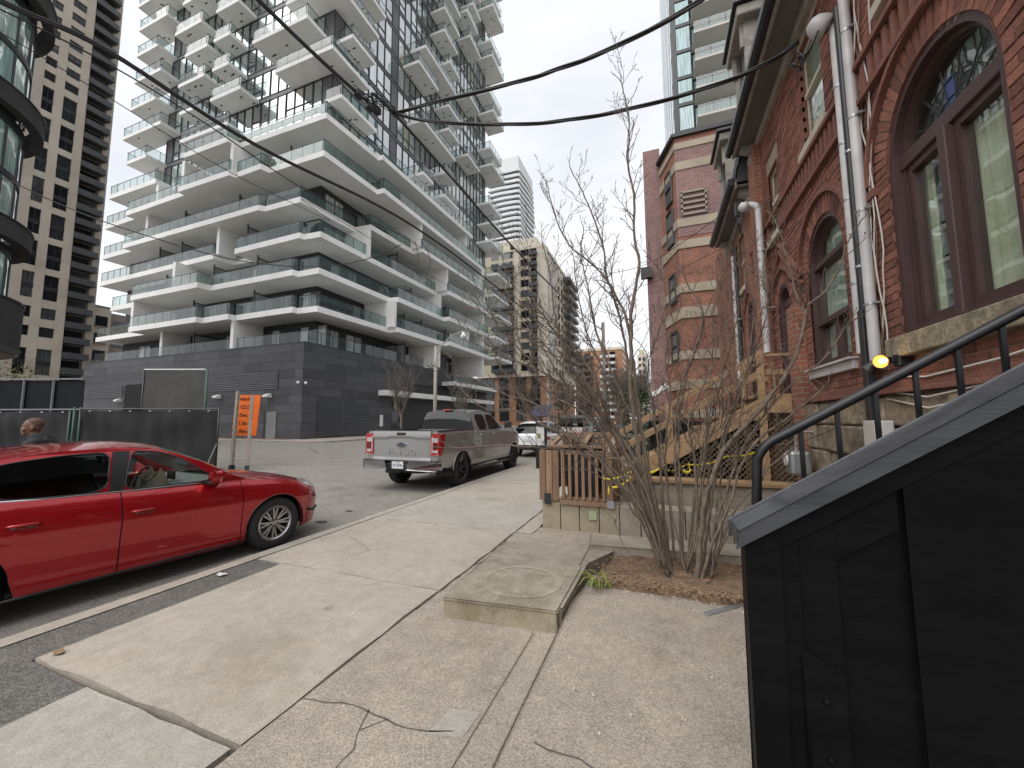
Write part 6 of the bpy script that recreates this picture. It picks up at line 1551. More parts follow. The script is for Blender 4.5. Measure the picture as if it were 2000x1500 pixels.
STEMS = [
 ([(1319, 1135), (1301, 1099), (1280, 1029), (1263, 956), (1250, 900), (1240, 830), (1231, 765), (1234, 672), (1233, 610), (1244, 546), (1249, 511), (1239, 466), (1238, 380), (1226, 322), (1230, 258), (1225, 210), (1213, 160)], 4.0, 4.1, .030, .004, .40, .8, .40),
 ([(1312, 1130), (1285, 1010), (1262, 900), (1248, 800), (1236, 710), (1222, 618), (1185, 543), (1180, 492), (1162, 434), (1143, 386), (1113, 326)], 4.05, 4.35, .026, .003, .40, .9, .42),
 ([(1316, 1125), (1280, 980), (1255, 860), (1225, 700), (1205, 600), (1186, 548), (1154, 514), (1113, 479), (1086, 428), (1066, 353)], 4.15, 4.6, .022, .003, .45, .9, .42),
 ([(1310, 1122), (1270, 990), (1244, 906), (1212, 854), (1183, 803), (1167, 758), (1148, 714), (1097, 666), (1068, 624), (1042, 589), (1039, 555), (1030, 500)], 4.0, 3.9, .027, .004, .35, 1, .45),
 ([(1306, 1120), (1262, 980), (1215, 870), (1174, 806), (1142, 778), (1103, 752), (1052, 723), (994, 698), (943, 666), (905, 640)], 3.95, 3.7, .022, .003, .4, 1, .45),
 ([(1303, 1122), (1244, 992), (1206, 944), (1167, 915), (1132, 880), (1090, 848), (1039, 810), (1010, 765), (988, 730), (960, 690)], 3.92, 3.6, .018, .003, .35, 1, .42),
 ([(1300, 1110), (1262, 960), (1218, 899), (1180, 896), (1135, 886), (1084, 877), (988, 870), (943, 872), (890, 875)], 3.9, 3.6, .013, .003, .45, .7, .30),
 ([(1308, 1126), (1244, 1008), (1183, 941), (1148, 918), (1108, 918)], 3.9, 3.8, .012, .003, .4, .7, .25),
 ([(1357, 1150), (1367, 1064), (1374, 995), (1388, 943), (1405, 894), (1423, 866), (1478, 807), (1527, 742), (1556, 690), (1574, 617), (1572, 599), (1607, 575), (1640, 520), (1656, 472), (1682, 430)], 3.95, 4.2, .028, .003, .5, .6, .35),
 ([(1478, 807), (1527, 742), (1560, 680), (1574, 620), (1566, 600), (1553, 569), (1544, 530), (1530, 470), (1512, 430)], 4.07, 4.4, .016, .003, .5, .8, .3),
 ([(1367, 1148), (1388, 1071), (1423, 988), (1440, 929), (1468, 873), (1513, 835), (1560, 800), (1600, 765)], 3.95, 4.0, .017, .003, .45, .8, .34),
 ([(1384, 1150), (1402, 1078), (1436, 995), (1475, 950), (1492, 925), (1561, 866), (1600, 850)], 4.0, 4.1, .013, .003, .5, .5, .25),
 ([(1332, 1130), (1329, 1012), (1319, 908), (1322, 804), (1332, 745), (1356, 690), (1375, 623), (1395, 570), (1415, 525)], 4.2, 4.4, .016, .003, .4, 1, .38),
 ([(1335, 1128), (1332, 1000), (1326, 880), (1335, 760), (1375, 625), (1345, 560), (1327, 520)], 4.15, 4.5, .013, .003, .45, 1, .38),
 ([(1339, 1120), (1360, 1012), (1357, 908), (1346, 821), (1370, 760), (1391, 700), (1392, 620), (1405, 540)], 4.1, 4.2, .016, .003, .4, 1, .36),
 ([(1312, 1115), (1294, 977), (1287, 873), (1273, 787), (1265, 720), (1285, 650), (1300, 590), (1290, 520)], 4.2, 4.6, .017, .003, .4, 1, .4),
 ([(1322, 1125), (1310, 1010), (1300, 880), (1310, 770), (1300, 690), (1325, 610)], 4.3, 4.8, .014, .003, .35, 1, .4),
 ([(1345, 1130), (1352, 1010), (1372, 880), (1400, 780), (1420, 700), (1440, 620)], 4.25, 4.5, .015, .003, .4, 1, .4),
 ([(1350, 1140), (1380, 1000), (1410, 860), (1452, 750), (1470, 640), (1475, 560)], 4.2, 4.6, .014, .003, .45, 1, .36),
 ([(1300, 1115), (1250, 960), (1222, 850), (1195, 760), (1150, 660), (1130, 580), (1120, 500)], 4.25, 4.9, .015, .003, .4, 1, .42),
 ([(1295, 1115), (1235, 975), (1180, 850), (1110, 760), (1060, 680), (1010, 610), (985, 560)], 4.15, 4.5, .016, .003, .4, 1, .42),
]
STEMS += [
 ([(1295, 1105), (1240, 960), (1190, 860), (1130, 800), (1075, 770), (1030, 700), (975, 640), (950, 590)], 3.9, 3.5, .015, .003, .4, 1.1, .45),
 ([(1290, 1100), (1230, 960), (1160, 880), (1100, 840), (1050, 790), (985, 770), (930, 740), (890, 735)], 3.88, 3.4, .013, .003, .45, 1.1, .40),
 ([(1212, 854), (1160, 790), (1110, 700), (1085, 620), (1075, 540), (1060, 480)], 4.0, 3.8, .013, .003, .2, 1.1, .42),
 ([(1148, 714), (1090, 640), (1040, 610), (1000, 570), (985, 520)], 3.95, 3.6, .009, .003, .1, 1.1, .36),
 ([(1238, 816), (1200, 740), (1165, 650), (1150, 570), (1135, 500), (1140, 450)], 4.1, 4.4, .013, .003, .25, 1.0, .40)]
STEMS += [
 ([(1300, 1110), (1255, 1000), (1200, 930), (1130, 860), (1060, 830), (1000, 800), (950, 800), (910, 770)], 3.9, 3.3, .013, .005, .35, 1.0, .36),
 ([(1290, 1090), (1240, 930), (1185, 830), (1120, 740), (1040, 650), (1000, 640), (940, 610), (915, 570)], 4.0, 3.6, .015, .005, .35, 1.0, .42),
 ([(1250, 930), (1190, 830), (1130, 720), (1075, 690), (1020, 660), (965, 690), (930, 680)], 3.95, 3.4, .012, .004, .25, 1.0, .38),
 ([(1375, 1140), (1400, 1020), (1440, 900), (1500, 800), (1560, 740), (1610, 700), (1650, 640)], 4.0, 4.2, .014, .005, .4, .9, .34),
 ([(1370, 1130), (1390, 980), (1420, 840), (1470, 700), (1500, 600), (1490, 520), (1510, 450)], 4.1, 4.5, .014, .005, .4, .9, .36)]
for s_ in STEMS: stem(*s_)
for i in range(10):       # thin suckers rising from the crown of roots
    xb = random.uniform(1290, 1400); ln = random.uniform(180, 620); lean = (xb-1345)*random.uniform(.5, 3.4)+random.uniform(-90, 110)
    pts = [(xb, 1145-random.uniform(0, 40))]
    for k in range(1, 6): pts.append((xb+lean*(k/5)**1.15+random.uniform(-9, 9), 1140-ln*k/5))
    stem(pts, random.uniform(3.95, 4.35), random.uniform(3.9, 4.7), random.uniform(.006, .012), .0024, .35, .9, .34)
# drooping shoot at the lower left
stem([(1300, 1140), (1250, 1105), (1218, 1065), (1200, 1020), (1175, 990), (1140, 985)], 3.95, 4.0, .005, .002, .5, .4, .12)
tw_.build('twigs', 'twig', sh, kind='stuff', fixn=False)
# litter of broken sticks round the roots
lt_ = thing('stick_litter', 'dry broken twigs and bark scraps lying round the shrub roots', 'litter')
for i in range(70):
    x = random.gauss(.25, .35); y = random.gauss(4.15, .2)
    if not (-.55 < x < 1.2 and 3.72 < y < 4.7): continue
    a = random.uniform(0, 6.28); l = random.uniform(.03, .14); z = .20+.05*math.exp(-((x-.2)**2+(y-4.1)**2)/.12)
    MB().tube([(x, y, z), (x+l*.5*math.cos(a), y+l*.5*math.sin(a), z+.012), (x+l*math.cos(a+.2), y+l*math.sin(a+.2), z+.002)], .003, 4).build('stick', 'twig', lt_)
pm('leaf_dry', (.26, .17, .10), (.16, .10, .06), 14, .8)
pm('pebble', (.55, .5, .42), (.35, .3, .25), 20, .8)
lb_ = MB()
for i in range(1500):
    x, y = random.uniform(-.68, 1.3), (random.gauss(3.70, .05) if i % 2 else random.uniform(3.62, 4.72)); s = random.uniform(.008, .032); a = random.uniform(0, 6.3); z = .205+random.uniform(0, .01)
    c, n_ = math.cos(a), math.sin(a); lb_.add([(x, y, z), (x+s*c, y+s*n_, z+.006), (x+s*c-s*.5*n_, y+s*n_+s*.5*c, z+.008), (x-s*.5*n_, y+s*.5*c, z+.002)], [(0, 1, 2, 3)])
lb_.build('leaf_litter', 'leaf_dry', None, kind='stuff')
pb_ = MB()
for i in range(160):
    x, y = random.choice(((random.uniform(-.6, 1.0), random.gauss(3.66, .05)), (random.uniform(-1.9, .3), random.uniform(1.3, 3.6)))); s = random.uniform(.003, .010); z = .157 if x > -.72 else .09
    pb_.lathe([(0, -s*.2), (s, 0), (s*.7, s*.6), (0, s*.8)], 6, Matrix.Translation((x, y, z)))
pb_.build('pebbles', 'pebble', None, kind='stuff')
# strap-leaved clump
pm('leaf_green', (.14, .20, .035), (.24, .25, .06), 9, .5, rv=.3)
gr = thing('grass_clump', 'yellow green strap-leaved clump at the corner of the soil bed', 'plant')
for i in range(26):
    bx_ = U(1178+random.uniform(-18, 18), 1148, Z=.17); a = random.uniform(2.2, 5.2) if i < 18 else random.uniform(0, 6.28); ln = random.uniform(.10, .26); P = []
    for k in range(8):
        t = k/7; h = .10*math.sin(min(1, t*1.25)*math.pi*.75)*ln/.2; q = Vector((bx_.x+math.cos(a)*ln*t, bx_.y+math.sin(a)*ln*t, .17+h)); w_ = .006*(1-t**3); s = Vector((-math.sin(a), math.cos(a), 0))*w_; P.append([q-s, q+s])
    MB().grid(P).build('blade', 'leaf_green', gr, smooth=True)
# flat metal strip and cigarette ends, paper
MB_ = lambda: MB()
ms = MB().bar(U(1378, 1199, Z=.16), U(1440, 1180, Z=.16)+Vector((.05, .02, 0)), .05, .008).build('metal_strip', 'galvanised'); tag(ms, 'dull flat metal strip lying on the concrete by the black parapet', 'metal strip')
for i, (x, y, z, lab) in enumerate(((1121, 1348, .16, 'white cigarette end on the pad, left of the pair'), (1161, 1360, .16, 'white cigarette end on the pad, right of the pair'), (645, 1210, .103, 'cigarette end on the slab, nearer the kerb'), (688, 1198, .103, 'cigarette end on the slab by the joint with the forecourt'))):
    p = U(x, y, Z=z+.004); a = random.uniform(0, 3); o = MB().tube([p, p+Vector((.022*math.cos(a), .022*math.sin(a), 0))], .004, 7).build('cigarette_end', 'plate_white'); tag(o, lab, 'cigarette end')
p = U(434, 1123, Z=.095); o = MB().add([(p.x+.06*math.cos(q)*random.uniform(.7, 1.1), p.y+.045*math.sin(q)*random.uniform(.7, 1.1), p.z+.003+random.uniform(0, .012)) for q in np.linspace(0, 6.28, 12)[:-1]]+[(p.x, p.y, p.z+.014)], [(i, (i+1) % 11, 11) for i in range(11)]).build('crushed_cup', 'plate_white'); tag(o, 'flattened white paper cup on the asphalt verge', 'litter')
p = U(115, 1275, Z=.105); o = MB().add([(p.x+.05*math.cos(q)*random.uniform(.6, 1.1), p.y+.03*math.sin(q)*random.uniform(.6, 1.1), p.z+.004+random.uniform(0, .01)) for q in np.linspace(0, 6.28, 10)[:-1]]+[(p.x, p.y, p.z+.012)], [(i, (i+1) % 9, 9) for i in range(9)]).build('dry_leaf', 'leaf_dry'); tag(o, 'single curled dry leaf on the slab corner by the verge', 'leaf')
pm('guard_scrap', (.36, .42, .26), (.28, .33, .2), 20, .8)
# green scrap on the block wall
p = U(1158, 1008, Y=5.55); o = MB().box((p.x-.05, 5.545, p.z-.05), (p.x+.05, 5.551, p.z+.07)).build('green_scrap', 'guard_scrap'); tag(o, 'faded green scrap stuck on the block wall', 'scrap')
# ---- yellow caution tape
pm('tape', (.72, .58, .03), (.6, .48, .02), 20, .45)
def tape(pts, n=10, wv=.016, name='tape_run'):
    P = []
    for i in range(len(pts)-1):
        for k in range(n):
            t = k/n; c = pts[i].lerp(pts[i+1], t)-Vector((0, 0, .05*math.sin(math.pi*t))); a = random.uniform(-.7, .7)+i*.8; h = wv
            P.append([c+Vector((.3*h*math.sin(a*2), h*math.sin(a), h*math.cos(a))), c-Vector((.3*h*math.sin(a*2), h*math.sin(a), h*math.cos(a)))])
    o = MB().grid(P).build(name, 'tape', ct, smooth=True); m_ = o.modifiers.new('solid', 'SOLIDIFY'); m_.thickness = .0015
ct = thing('caution_tape', 'slack yellow caution tape strung from the wooden stairs to the bin store', 'tape')
tape([U(1497, 873, Y=6.9), U(1420, 891, Y=6.3), U(1339, 907, Y=5.7), U(1290, 915, Y=5.5), U(1240, 926, Y=5.4), U(1188, 953, Y=5.47)])
tape([U(1290, 915, Y=5.5), U(1230, 921, Y=5.45), U(1172, 933, Y=5.5)], 8); tape([U(1345, 905, Y=5.7), U(1350, 918, Y=5.65), U(1330, 912, Y=5.6)], 5); tape([U(1188, 953, Y=5.47), U(1192, 958, Y=5.45)], 3, .03)
# ================================================================== overhead cables
pm('cable_black', (.012, .012, .013), (.02, .02, .021), 30, .6)
def spl(ctl, m=10):
    pts = []; n = len(ctl)
    for i in range(n-1):
        p0, p1, p2, p3 = ctl[max(i-1, 0)], ctl[i], ctl[i+1], ctl[min(i+2, n-1)]
        for k in range(m):
            t = k/m; pts.append(.5*((2*p1)+(p2-p0)*t+(2*p0-5*p1+4*p2-p3)*t*t+(3*p1-p0-3*p2+p3)*t**3))
    return pts+[ctl[-1]]
def cable(label, ctl, r, mat='cable_black', cat='cable', strands=1, group=None):
    t = thing('overhead_cable', label, cat, group); P = spl(ctl)
    for s in range(strands):
        Q = [p+Vector((0, r*1.1*math.cos(i*.22+s*2.1), r*1.1*math.sin(i*.22+s*2.1))) if strands > 1 else p for i, p in enumerate(P)]
        MB().tube(Q, r, 6).build('strand', mat, t, smooth=True)
    return t
XM = -4.5
pole = U(1178, 640, X=-3.9)
J = U(770, 222, X=XM)
c1 = cable('thick black twisted cable bundle running along the street overhead', [Vector((XM, -8, 6.9)), Vector((XM, -1, 6.72)), U(505, 0, X=XM), U(720, 200, X=XM), J, U(1000, 480, X=XM), U(1120, 600, X=XM), Vector((-4.0, pole.y, pole.z-.2))], .017, strands=4)
for q in ((700, 180), (722, 205), (736, 212), (1000, 482)):
    p = U(*q, X=XM); MB().box((p.x-.05, p.y-.07, p.z-.09), (p.x+.05, p.y+.07, p.z+.03)).build('clamp', 'cable_black', c1, bevel=.015)
for i in range(6):
    a = U(690+i*8, 165+i*9, X=XM); b = U(768+random.uniform(-6, 10), 222+random.uniform(-4, 10), X=XM); m_ = (a+b)/2+Vector((.1, random.uniform(-.1, .3), random.uniform(-.35, .25))); MB().tube(spl([a, m_, b], 8), .008, 5).build('jumper', 'cable_black', c1, smooth=True)
XL = -8.0
cable('upper black cable pair crossing the left part of the sky', [U(-260, -120, X=XL), U(0, 2, X=XL), U(220, 105, X=XL), U(500, 283, X=XL), U(800, 437, X=XL), U(960, 553, X=XL), U(1080, 650, X=XL), Vector((XL+.3, 60, 9))], .022, strands=3)
cable('lower black cable just under the upper pair at left', [U(-260, -95, X=XL), U(0, 18, X=XL), U(220, 130, X=XL), U(400, 240, X=XL), U(620, 385, X=XL), U(800, 470, X=XL), U(980, 590, X=XL), Vector((XL+.2, 60, 8.2))], .012)
cable('thin wire from the left edge past the beige tower to the condo', [U(-200, -40, X=XL), U(0, 63, X=XL), U(210, 189, X=XL), U(444, 333, X=XL), U(640, 430, X=XL), U(780, 500, X=XL), Vector((XL, 50, 7.4))], .007)
cable('thin sagging wire from the left edge up to the street bundle', [U(-120, 300, X=-9), U(0, 345, X=-8.5), U(129, 404, X=-8), U(270, 455, X=-7.3), U(462, 508, X=-6.4), U(620, 521, X=-5.6), U(720, 505, X=-5.0), U(783, 478, X=-4.55)], .008)
cable('heavy service drop rising from the junction to the top right', [J, U(830, 205, Y=5.6), U(1000, 163, Y=5.4), U(1090, 135, Y=5.2), U(1200, 92, Y=4.9), U(1370, 0, Y=4.5), U(1480, -110, Y=4.2)], .016, strands=3)
cable('heavy service drop from the junction to the first weatherhead', [J, U(850, 238, Y=5.68), U(1000, 243, Y=5.66), U(1120, 233, Y=5.64), U(1250, 208, Y=5.6), U(1400, 165, Y=5.55), U(1500, 122, Y=5.5), U(1560, 82, Y=5.45)], .015, strands=3)
cable('thin drop wire to the second weatherhead on the row', [Vector((-4.4, 24, 7.2)), U(1130, 560, Y=19), U(1252, 520, Y=14), U(1330, 475, Y=11), U(1392, 432, Y=9.5), U(1437, 402, Y=8.6)], .009)
cable('thin drop wire to the far corner weatherhead', [Vector((-4.3, 26, 6.6)), U(1150, 600, Y=22), U(1285, 548, Y=16), U(1350, 515, Y=13), U(1408, 486, Y=11.4), U(1420, 478, Y=11.2)], .009)
for k, x_ in enumerate((815, 838)): cable('loose loop of wire hanging off the street bundle, %s of the two' % ('left' if k == 0 else 'right'), [U(x_-5, 470+k*14, X=XM), U(x_+3, 505+k*8, X=XM), U(x_-4, 530+k*6, X=XM), U(x_+12, 545, X=XM)], .006)
# far utility pole
pm('pole_wood', (.24, .21, .18), (.17, .15, .13), 5, .9, stretch=(1, 1, .1))
up = thing('utility_pole', 'tall weathered utility pole down the street carrying the cables', 'pole')
MB().tube([(-3.9, pole.y, 0), (-3.9, pole.y, pole.z+.4)], [.17, .12], 12).build('pole', 'pole_wood', up, smooth=True); MB().box((-4.1, pole.y-.15, pole.z-1.6), (-3.95, pole.y+.15, pole.z-.9)).build('transformer', 'galvanised', up, bevel=.03)
# ---- street lamp on the far side
lp_ = thing('street_lamp', 'concrete street lamp with curved arm in front of the condo podium', 'street lamp')
LX, LY = -13.2, 21.3
MB().tube([(LX, LY, 0), (LX, LY, 6.35)], [.14, .09], 12).build('pole', 'slab_grey', lp_, smooth=True)
tip = U(905, 655, Y=LY); MB().tube(spl([Vector((LX, LY, 5.3)), Vector((LX+.35, LY, 6.2)), Vector((LX+1.1, LY, 6.9)), tip+Vector((0, 0, .25))], 8), .035, 8).build('arm', 'galvanised', lp_, smooth=True); MB().tube([(LX, LY, 6.1), (LX+.9, LY, 6.68)], .025, 6).build('brace', 'galvanised', lp_)
MB().lathe([(0, .22), (.06, .2), (.10, .1), (.17, -.02), (.18, -.10), (.12, -.18), (0, -.2)], 16, Matrix.Translation(tip)).build('lantern', 'lamp_white', lp_, smooth=True)
# ---- bare street trees
pm('tree_bark', (.14, .115, .095), (.10, .082, .07), 8, .9)
def tree(label, x, y, h, r, seed, spread=.55, lev=4, group='bare street trees'):
    random.seed(seed); t = thing('bare_tree', label, 'tree', group); tr = MB(); cr_ = MB()
    th = h*.36
    tr.tube([(x, y, 0), (x+.03, y, th*.5), (x, y+.03, th)], [r, r*.8, r*.7], 9)
    def br(p, d, ln, rr, lv):
        n = 4; pts = [p]; q = p.copy(); dd = d
        for i in range(n): dd = (dd+Vector((random.uniform(-.18, .18), random.uniform(-.18, .18), random.uniform(-.03, .16)))).normalized(); q = q+dd*ln/n; pts.append(q.copy())
        cr_.tube(pts, [max(.007, rr*(1-.12*i)) for i in range(n+1)], 5 if lv > 2 else 3, False)
        if lv > 0:
            for i in range(1, n+1):
                for _ in range(2):
                    s = Vector((random.uniform(-1, 1), random.uniform(-1, 1), random.uniform(-.2, .8))).normalized(); br(pts[i], (dd*.8+s*spread).normalized(), ln*random.uniform(.42, .68), max(.007, rr*.5), lv-1)
    for i in range(5):
        a = 2*math.pi*i/5+random.uniform(-.4, .4); br(Vector((x, y, th*random.uniform(.75, 1))), Vector((math.cos(a)*.6, math.sin(a)*.6, 1)).normalized(), h*.36, r*.5, lev-1)
    tr.build('trunk', 'tree_bark', t, smooth=True); cr_.build('crown', 'tree_bark', t, fixn=False)
tree('bare young tree in front of the podium, left of the street lamp', -16.5, 22.3, 5.9, .10, 1, .6, 3)
tree('bare young tree in front of the lobby, right of the street lamp', -16.5, 30.8, 5.6, .10, 2, .6, 3)
for i, (x, y, h, lab) in enumerate(((-16, 47, 7, 'bare tree beyond the lobby, nearest of the far street trees'), (-15, 66, 8, 'bare tree in front of the tan apartments, left one'), (-13.5, 84, 9, 'bare tree in front of the tan apartments, right one'), (-9, 95, 12, 'large bare tree in front of the orange apartments, left one'), (-6.5, 80, 11, 'large bare tree in front of the orange apartments, right one'), (-2.8, 62, 10, 'bare tree beside the banded apartments down the street'), (-3.2, 46, 8, 'small bare tree beyond the evergreen bush'))):
    tree(lab, x, y, h, .16, 10+i, .6, 4)
# ---- evergreen bush beyond the stairs
pm('evergreen', (.035, .06, .02), (.02, .04, .014), 4, .6, rv=.5)
eg = thing('evergreen_bush', 'dark green evergreen bush beyond the wooden stairs', 'bush'); random.seed(4)
b = MB(); ec = Vector((-.75, 15.2, 0))
for i in range(5200):
    z = .1+2.6*random.random()**.9; rr_ = .75*math.sqrt(max(0, 1-((z-1.1)/1.75)**2))*random.uniform(.55, 1.08); a = random.uniform(0, 6.28)
    p = ec+Vector((rr_*math.cos(a), rr_*math.sin(a), z)); s = random.uniform(.025, .06); d1 = Vector((random.uniform(-1, 1), random.uniform(-1, 1), random.uniform(-.6, 1))).normalized()*s; d2 = d1.cross(Vector((random.uniform(-1, 1), random.uniform(-1, 1), random.uniform(-1, 1)))).normalized()*s*.5
    b.add([p-d1, p+d2, p+d1, p-d2], [(0, 1, 2, 3)])
b.build('foliage', 'evergreen', eg, fixn=False); MB().tube([ec, ec+Vector((0, 0, 2.2))], [.07, .02], 7).build('trunk', 'tree_bark', eg)
# ---- parking machine with solar panel
pk = thing('parking_machine', 'black parking pay machine with tilted solar panel by the bin store', 'parking machine', loc=(-3.55, 12.1, .1))
MB().box((-.16, -.13, 0), (.16, .13, 1.45)).build('cabinet', 'black_trim', pk, bevel=.02); MB().box((-.13, -.14, .72), (.13, -.131, 1.32)).build('instruction_plate', 'plate_white', pk); MB().box((-.09, -.146, .95), (.02, -.1405, 1.1)).build('screen', 'leaf_green', pk); MB().box((-.03, -.03, 1.45), (.03, .03, 1.7)).build('mast', 'black_trim', pk)
pm('solar', (.05, .05, .085), (.04, .04, .07), 5, .25); MB().prism([(-.30, 1.62), (.26, 1.98), (.24, 2.01), (-.32, 1.65)], -.28, .28, lambda a, c, d: (d, a, c)).build('solar_panel', 'solar', pk)
# ================================================================== construction fencing, sign, walker
pm('fence_mesh', (.012, .012, .012), (.008, .008, .008), 2, .8, bump=.5, bscale=250); pm('screen_mesh', (.07, .068, .062), (.055, .053, .05), 1.5, .8, bump=.5, bscale=200); pm('green_post', (.03, .075, .055), (.025, .06, .045), 5, .5); pm('hoard', (.006, .007, .010), (.004, .005, .007), 2, .6, spec=.2); pm('hoard_post', (.25, .26, .28), (.2, .21, .22), 4, .4, metal=.5)
def mesh_panel(par, p, q, z0, z1, mat, wave=.10, ties=True):
    d = (q-p); L_ = d.length; d = d/L_; s = Vector((-d.y, d.x, 0)); n, m_ = int(L_/.08)+1, 26; P = []
    for i in range(n+1):
        col = []
        for k in range(m_+1):
            t, u = i/n, k/m_; off = wave*(noise.noise(Vector((t*L_*.9, u*2.2, z0*3)))+.6*noise.noise(Vector((t*L_*3, u*1.2+t*3, 7))))
            sag = .05*math.sin(math.pi*(t*L_/1.6 % 1))*max(0, u-.85)/.15
            v = p.lerp(q, t)+s*off; col.append((v.x, v.y, z0+(z1-z0)*u-sag))
        P.append(col)
    o = MB().grid(P).build('mesh_screen', mat, par, smooth=True)
    if ties:
        for i in range(7):
            v = p.lerp(q, (i+.5)/7)-s*.03; MB().box((v.x-.018, v.y-.018, z1-.07), (v.x+.018, v.y+.018, z1-.035)).build('cable_tie', 'plate_white', par)
def fpost(par, v, z0, z1, mat='green_post', r=.03): MB().tube([(v.x, v.y, z0), (v.x, v.y, z1)], r, 8).build('post', mat, par, smooth=True)
def gnd(v): return Vector((v.x, v.y, 0))
fa = gnd(U(428, 800, D=13)); fb = gnd(U(158, 797, D=12.6)); fc_ = gnd(U(146, 797, D=12.6)); fd = gnd(U(-140, 797, D=12.6))
f1 = thing('fence_panel', 'black mesh covered fence panel behind the red car, right of the walker', 'fence', 'temporary fence panels with black mesh')
mesh_panel(f1, fb, fa, .05, 2.04, 'fence_mesh'); fpost(f1, fa, 0, 2.1, 'black_trim'); fpost(f1, fb, 0, 2.12); MB().tube([fb+Vector((0, 0, 2.06)), fa+Vector((0, 0, 2.06))], .02, 6).build('top_rail', 'black_trim', f1)
MB().bar(fa+Vector((.0, 0, .9)), fa+Vector((.25, -.5, 0)), .04, .04).build('stay', 'black_trim', f1)
f2 = thing('fence_panel', 'black mesh covered fence panel behind the walking person', 'fence', 'temporary fence panels with black mesh')
mesh_panel(f2, fd, fc_, .05, 2.02, 'fence_mesh'); fpost(f2, fc_, 0, 2.12); fpost(f2, fd, 0, 2.1); fpost(f2, fc_+Vector((-.12, -.05, 0)), 0, 2.0)
sa, sb_ = gnd(U(282, 722, D=14.6)), gnd(U(402, 722, D=14.8))
f3 = thing('mesh_screen_panel', 'tall grey mesh screen on green posts above the black fence', 'fence')
mesh_panel(f3, sa, sb_, 1.6, 3.56, 'screen_mesh', .04, False); fpost(f3, sb_+Vector((.06, .02, 0)), 0, 3.62, 'green_post', .045); fpost(f3, sa, 0, 3.55, 'black_trim'); MB().tube([sa+Vector((0, 0, 3.58)), sb_+Vector((0, 0, 3.6))], .03, 6).build('top_rail', 'galvanised', f3)
ha, hb = gnd(U(-120, 733, D=17.5)), gnd(U(166, 742, D=17.5))
h_ = thing('hoarding', 'black site hoarding with grey posts behind the fence at far left', 'hoarding')
d = (hb-ha); n = round(d.length/1.25)
for i in range(n):
    p, q = ha.lerp(hb, i/n), ha.lerp(hb, (i+1)/n); MB().bar(p+Vector((0, 0, 1.75)), q+Vector((0, 0, 1.75)), .03, 3.5).build('board', 'hoard', h_); MB().bar(p+Vector((.04, -.06, 0)), p+Vector((.04, -.06, 3.55)), .09, .06).build('post', 'hoard_post', h_)
MB().bar(ha+Vector((.04, -.06, 3.56)), hb+Vector((.04, -.06, 3.56)), .1, .06).build('top_rail', 'hoard_post', h_); MB().bar(ha+Vector((.05, -.08, 2.2)), hb+Vector((.05, -.08, 2.2)), .06, .06).build('mid_rail', 'hoard_post', h_)
# tree crown over the hoarding
pm('spring_leaf', (.17, .17, .035), (.12, .13, .03), 6, .6, rv=.4)
yt = thing('leafy_sapling', 'young tree with sparse yellow leaves above the hoarding', 'tree'); random.seed(8); cc = U(28, 735, D=22); b = MB()
for i in range(620):
    p = cc+Vector((random.gauss(0, .55), random.gauss(0, .55), random.gauss(0, .42))); s = random.uniform(.04, .09); v1 = Vector((random.uniform(-1, 1), random.uniform(-1, 1), random.uniform(-1, 1))).normalized()*s; v2 = v1.cross(Vector((.3, .5, .8))).normalized()*s*.6; b.add([p-v1, p+v2, p+v1, p-v2], [(0, 1, 2, 3)])
b.build('crown', 'spring_leaf', yt, fixn=False); MB().tube([gnd(cc), cc], [.07, .03], 7).build('trunk', 'tree_bark', yt)
# ---- orange notice on two timber posts
pm('orange_sign', (.80, .15, .012), (.72, .13, .01), 3, .55); pm('sign_ink', (.012, .01, .01), rough=.6); pm('grey_timber', (.30, .265, .225), (.2, .175, .15), 6, .85, bump=.3, bscale=30, stretch=(3, 3, .4))
sg_ = thing('road_sign', 'orange road closure notice with black lettering on two weathered posts', 'sign')
p0, p1 = U(452, 918, Z=0), U(482, 919, Z=0)
dS = 14.1
c = U(481, 811, D=dS); ex = (U(505, 811, D=dS)-U(457, 811, D=dS)); wS = ex.length; ex = ex/wS; hS = (U(481, 772, D=dS)-U(481, 851, D=dS)).length
lean = Vector((.09, 0, 1)).normalized(); nz = ex.cross(lean).normalized(); 
mS = Matrix((ex, (lean-ex*lean.dot(ex)*0).normalized(), nz)).transposed().to_4x4(); mS.translation = c
if nz.dot(FW) > 0: pass
bd = MB().box((-wS/2, -hS/2, -.012), (wS/2, hS/2, .012), mS).build('board', 'orange_sign', sg_)
toward = -1 if nz.dot(FW) > 0 else 1
for i, (s, k) in enumerate((('Birmingham St', 1), ('IS CLOSED', 1), ('To Dwt, Drive', 1), ('Apr 7, 7am to 7pm', 1), ('No Filming to', 1))):
    me = textmesh('lettering', s, .19, 'sign_ink', .001, True); xs_ = [v.co.x for v in me.vertices]; sx = (wS*1.06)/(max(xs_)-min(xs_)) if i != 1 else (wS*.95)/(max(xs_)-min(xs_)); sx = min(sx, 1.15)
    o = link('lettering', me, sg_); o.matrix_world = mS @ Matrix.Translation((0, hS*(.40-.2*i), .016*toward)) @ Matrix.Scale(sx*.93, 4, (1, 0, 0))
for p, tx, ty in ((p0, 465, 764), (p1, 493, 772)):
    t_ = U(tx, ty, D=13.75); MB().bar(p, t_, .095, .095).build('post', 'grey_timber', sg_, bevel=.006); MB().bar(p, p.lerp(t_, .06), .13, .13).build('post_foot', 'black_trim', sg_)
